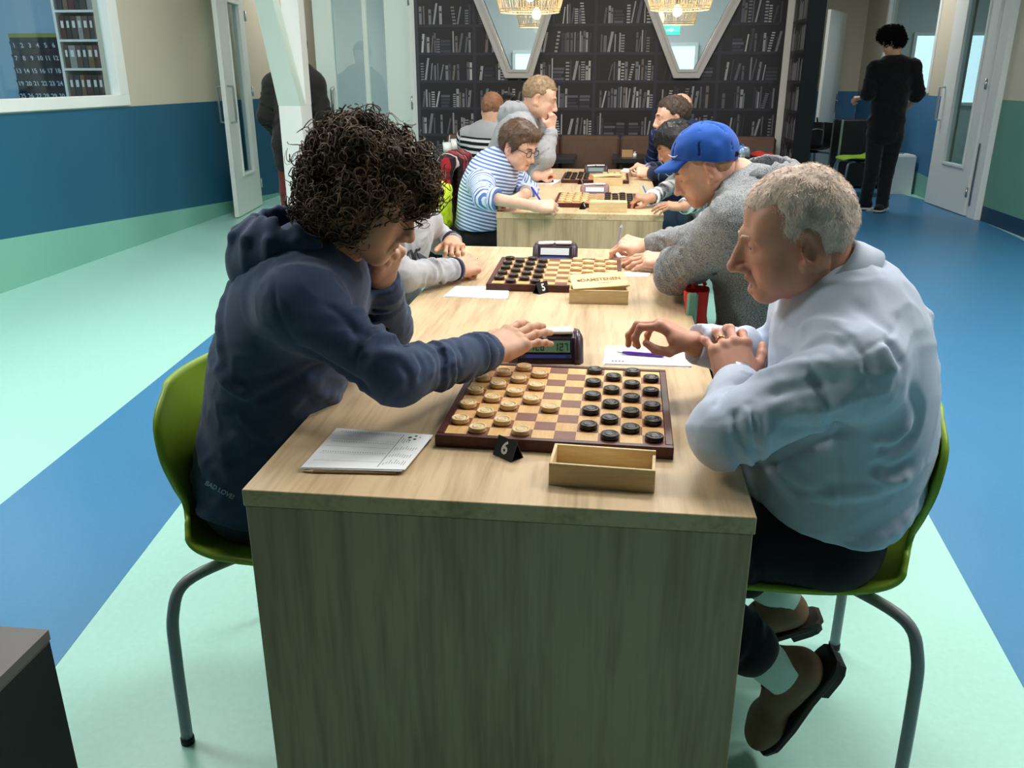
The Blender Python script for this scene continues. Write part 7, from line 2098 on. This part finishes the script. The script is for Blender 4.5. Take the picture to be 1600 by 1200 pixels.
def plaid_mat(name):
    m = bpy.data.materials.new(name); MATS[name] = m; m.use_nodes = True; N = m.node_tree.nodes; L = m.node_tree.links; b = N['Principled BSDF']; b.inputs['Roughness'].default_value = .9
    tc = N.new('ShaderNodeTexCoord'); sp = N.new('ShaderNodeSeparateXYZ'); L.new(tc.outputs['Object'], sp.inputs[0])
    def band(out, f, stops):
        mu = N.new('ShaderNodeMath'); mu.operation = 'MULTIPLY'; mu.inputs[1].default_value = f; L.new(out, mu.inputs[0]); fr = N.new('ShaderNodeMath'); fr.operation = 'FRACT'; L.new(mu.outputs[0], fr.inputs[0])
        rp = N.new('ShaderNodeValToRGB'); rp.color_ramp.interpolation = 'CONSTANT'; e = rp.color_ramp.elements; e[0].position = 0; e[0].color = (*stops[0][1], 1); e[1].position = stops[1][0]; e[1].color = (*stops[1][1], 1)
        for (p_, c_) in stops[2:]: q_ = e.new(p_); q_.color = (*c_, 1)
        L.new(fr.outputs[0], rp.inputs[0]); return rp.outputs[0]
    red = s2l((150, 26, 40)); dk = s2l((34, 14, 20)); wh = s2l((200, 180, 180))
    o1 = band(sp.outputs[1], 6.5, [(0, red), (.55, dk), (.74, wh), (.79, dk)]); o2 = band(sp.outputs[2], 6.0, [(0, (1, 1, 1)), (.6, (.35, .3, .3)), (.9, (1, 1, 1))])
    mx = N.new('ShaderNodeMix'); mx.data_type = 'RGBA'; mx.blend_type = 'MULTIPLY'; mx.inputs[0].default_value = 1; L.new(o1, mx.inputs[6]); L.new(o2, mx.inputs[7]); L.new(mx.outputs[2], b.inputs['Base Color']); return m
drape('coat', -.845, 4.50, .90, .38, .44, 'red and black plaid coat hung on a chair behind the striped-top person', plaid_mat('red_plaid_wool'), 4, 'coat')
drape('coat', -1.16, 5.42, .80, .42, .36, 'black coat hung over a chair beside the left cafe table', cloth('black_wool', (18, 18, 20)), 3, 'coat')
shell_chair(-.94, 5.42, 0, 'dark shell chair holding a black coat beside the left cafe table', DSHELL)
# backpack on the far chair
def backpack(x, y, z, label):
    c = A3(x, y, z); S = SDF(c-.32, c+.32, .010); S.box(c+A3(0, 0, .22), A3(.13, .16, .24), None, .09, .03); S.box(c+A3(.0, -.16, .15), A3(.10, .05, .12), None, .04, .03); S.cap(c+A3(-.03, 0, .45), c+A3(.03, 0, .45), .02, .02, .03)
    S.noise(.012, 14, 2); S.cut(A3(0, 0, z), A3(0, 0, -1), .004); v, f = S.mesh(1); o = mesh_obj('backpack', v, f, cloth('black_nylon', (17, 18, 21)), None, c); o.location = tuple(c); tag(o, label, 'backpack')
    for sg in (-1, 1):
        q = MB(); q.tube(bez([(.06*sg, .12, .40), (.09*sg, .20, .30), (.09*sg, .20, .15), (.07*sg, .15, .05)], 12), .012, 6); q.build('strap', M_black, o)
    q = MB(); q.tube(bez([(-.09, -.205, .25), (0, -.222, .27), (.09, -.205, .25)], 10), .003, 5); q.build('zip', M_steel, o)
backpack(2.90, 11.35, .455, 'black backpack standing on a chair in the far passage')
# red and teal bag hanging beside the capped man's chair
p = on_y(1071, 462, 1.22); p[0] += .02
e = empty('cloth_bag', (p[0], 1.22, 0)); tag(e, 'red cloth bag with teal stripe beside the capped man', 'bag')
S = SDF(A3(p[0]-.1, 1.1, .5), A3(p[0]+.12, 1.36, .80), .005); S.box(A3(p[0]+.012, 1.23, p[2]-.05), A3(.035, .045, .09), None, .025, .02); S.noise(.008, 20, 3); v, f = S.mesh(2)
mesh_obj('body', v, f, cloth('red_canvas', (205, 52, 44)), e, A3(p[0], 1.22, 0))
q = MB(); q.bbox((-.018, -.045, p[2]-.10), (.012, -.028, p[2]+.018), .006); q.build('stripe_panel', cloth('teal_canvas', (120, 168, 150)), e)
q = MB(); q.tube(bez([(.0, .02, p[2]+.02), (.02, .04, p[2]+.05), (.04, .06, p[2]+.02)], 14), .006, 6); q.build('handle', MATS['red_canvas'], e)
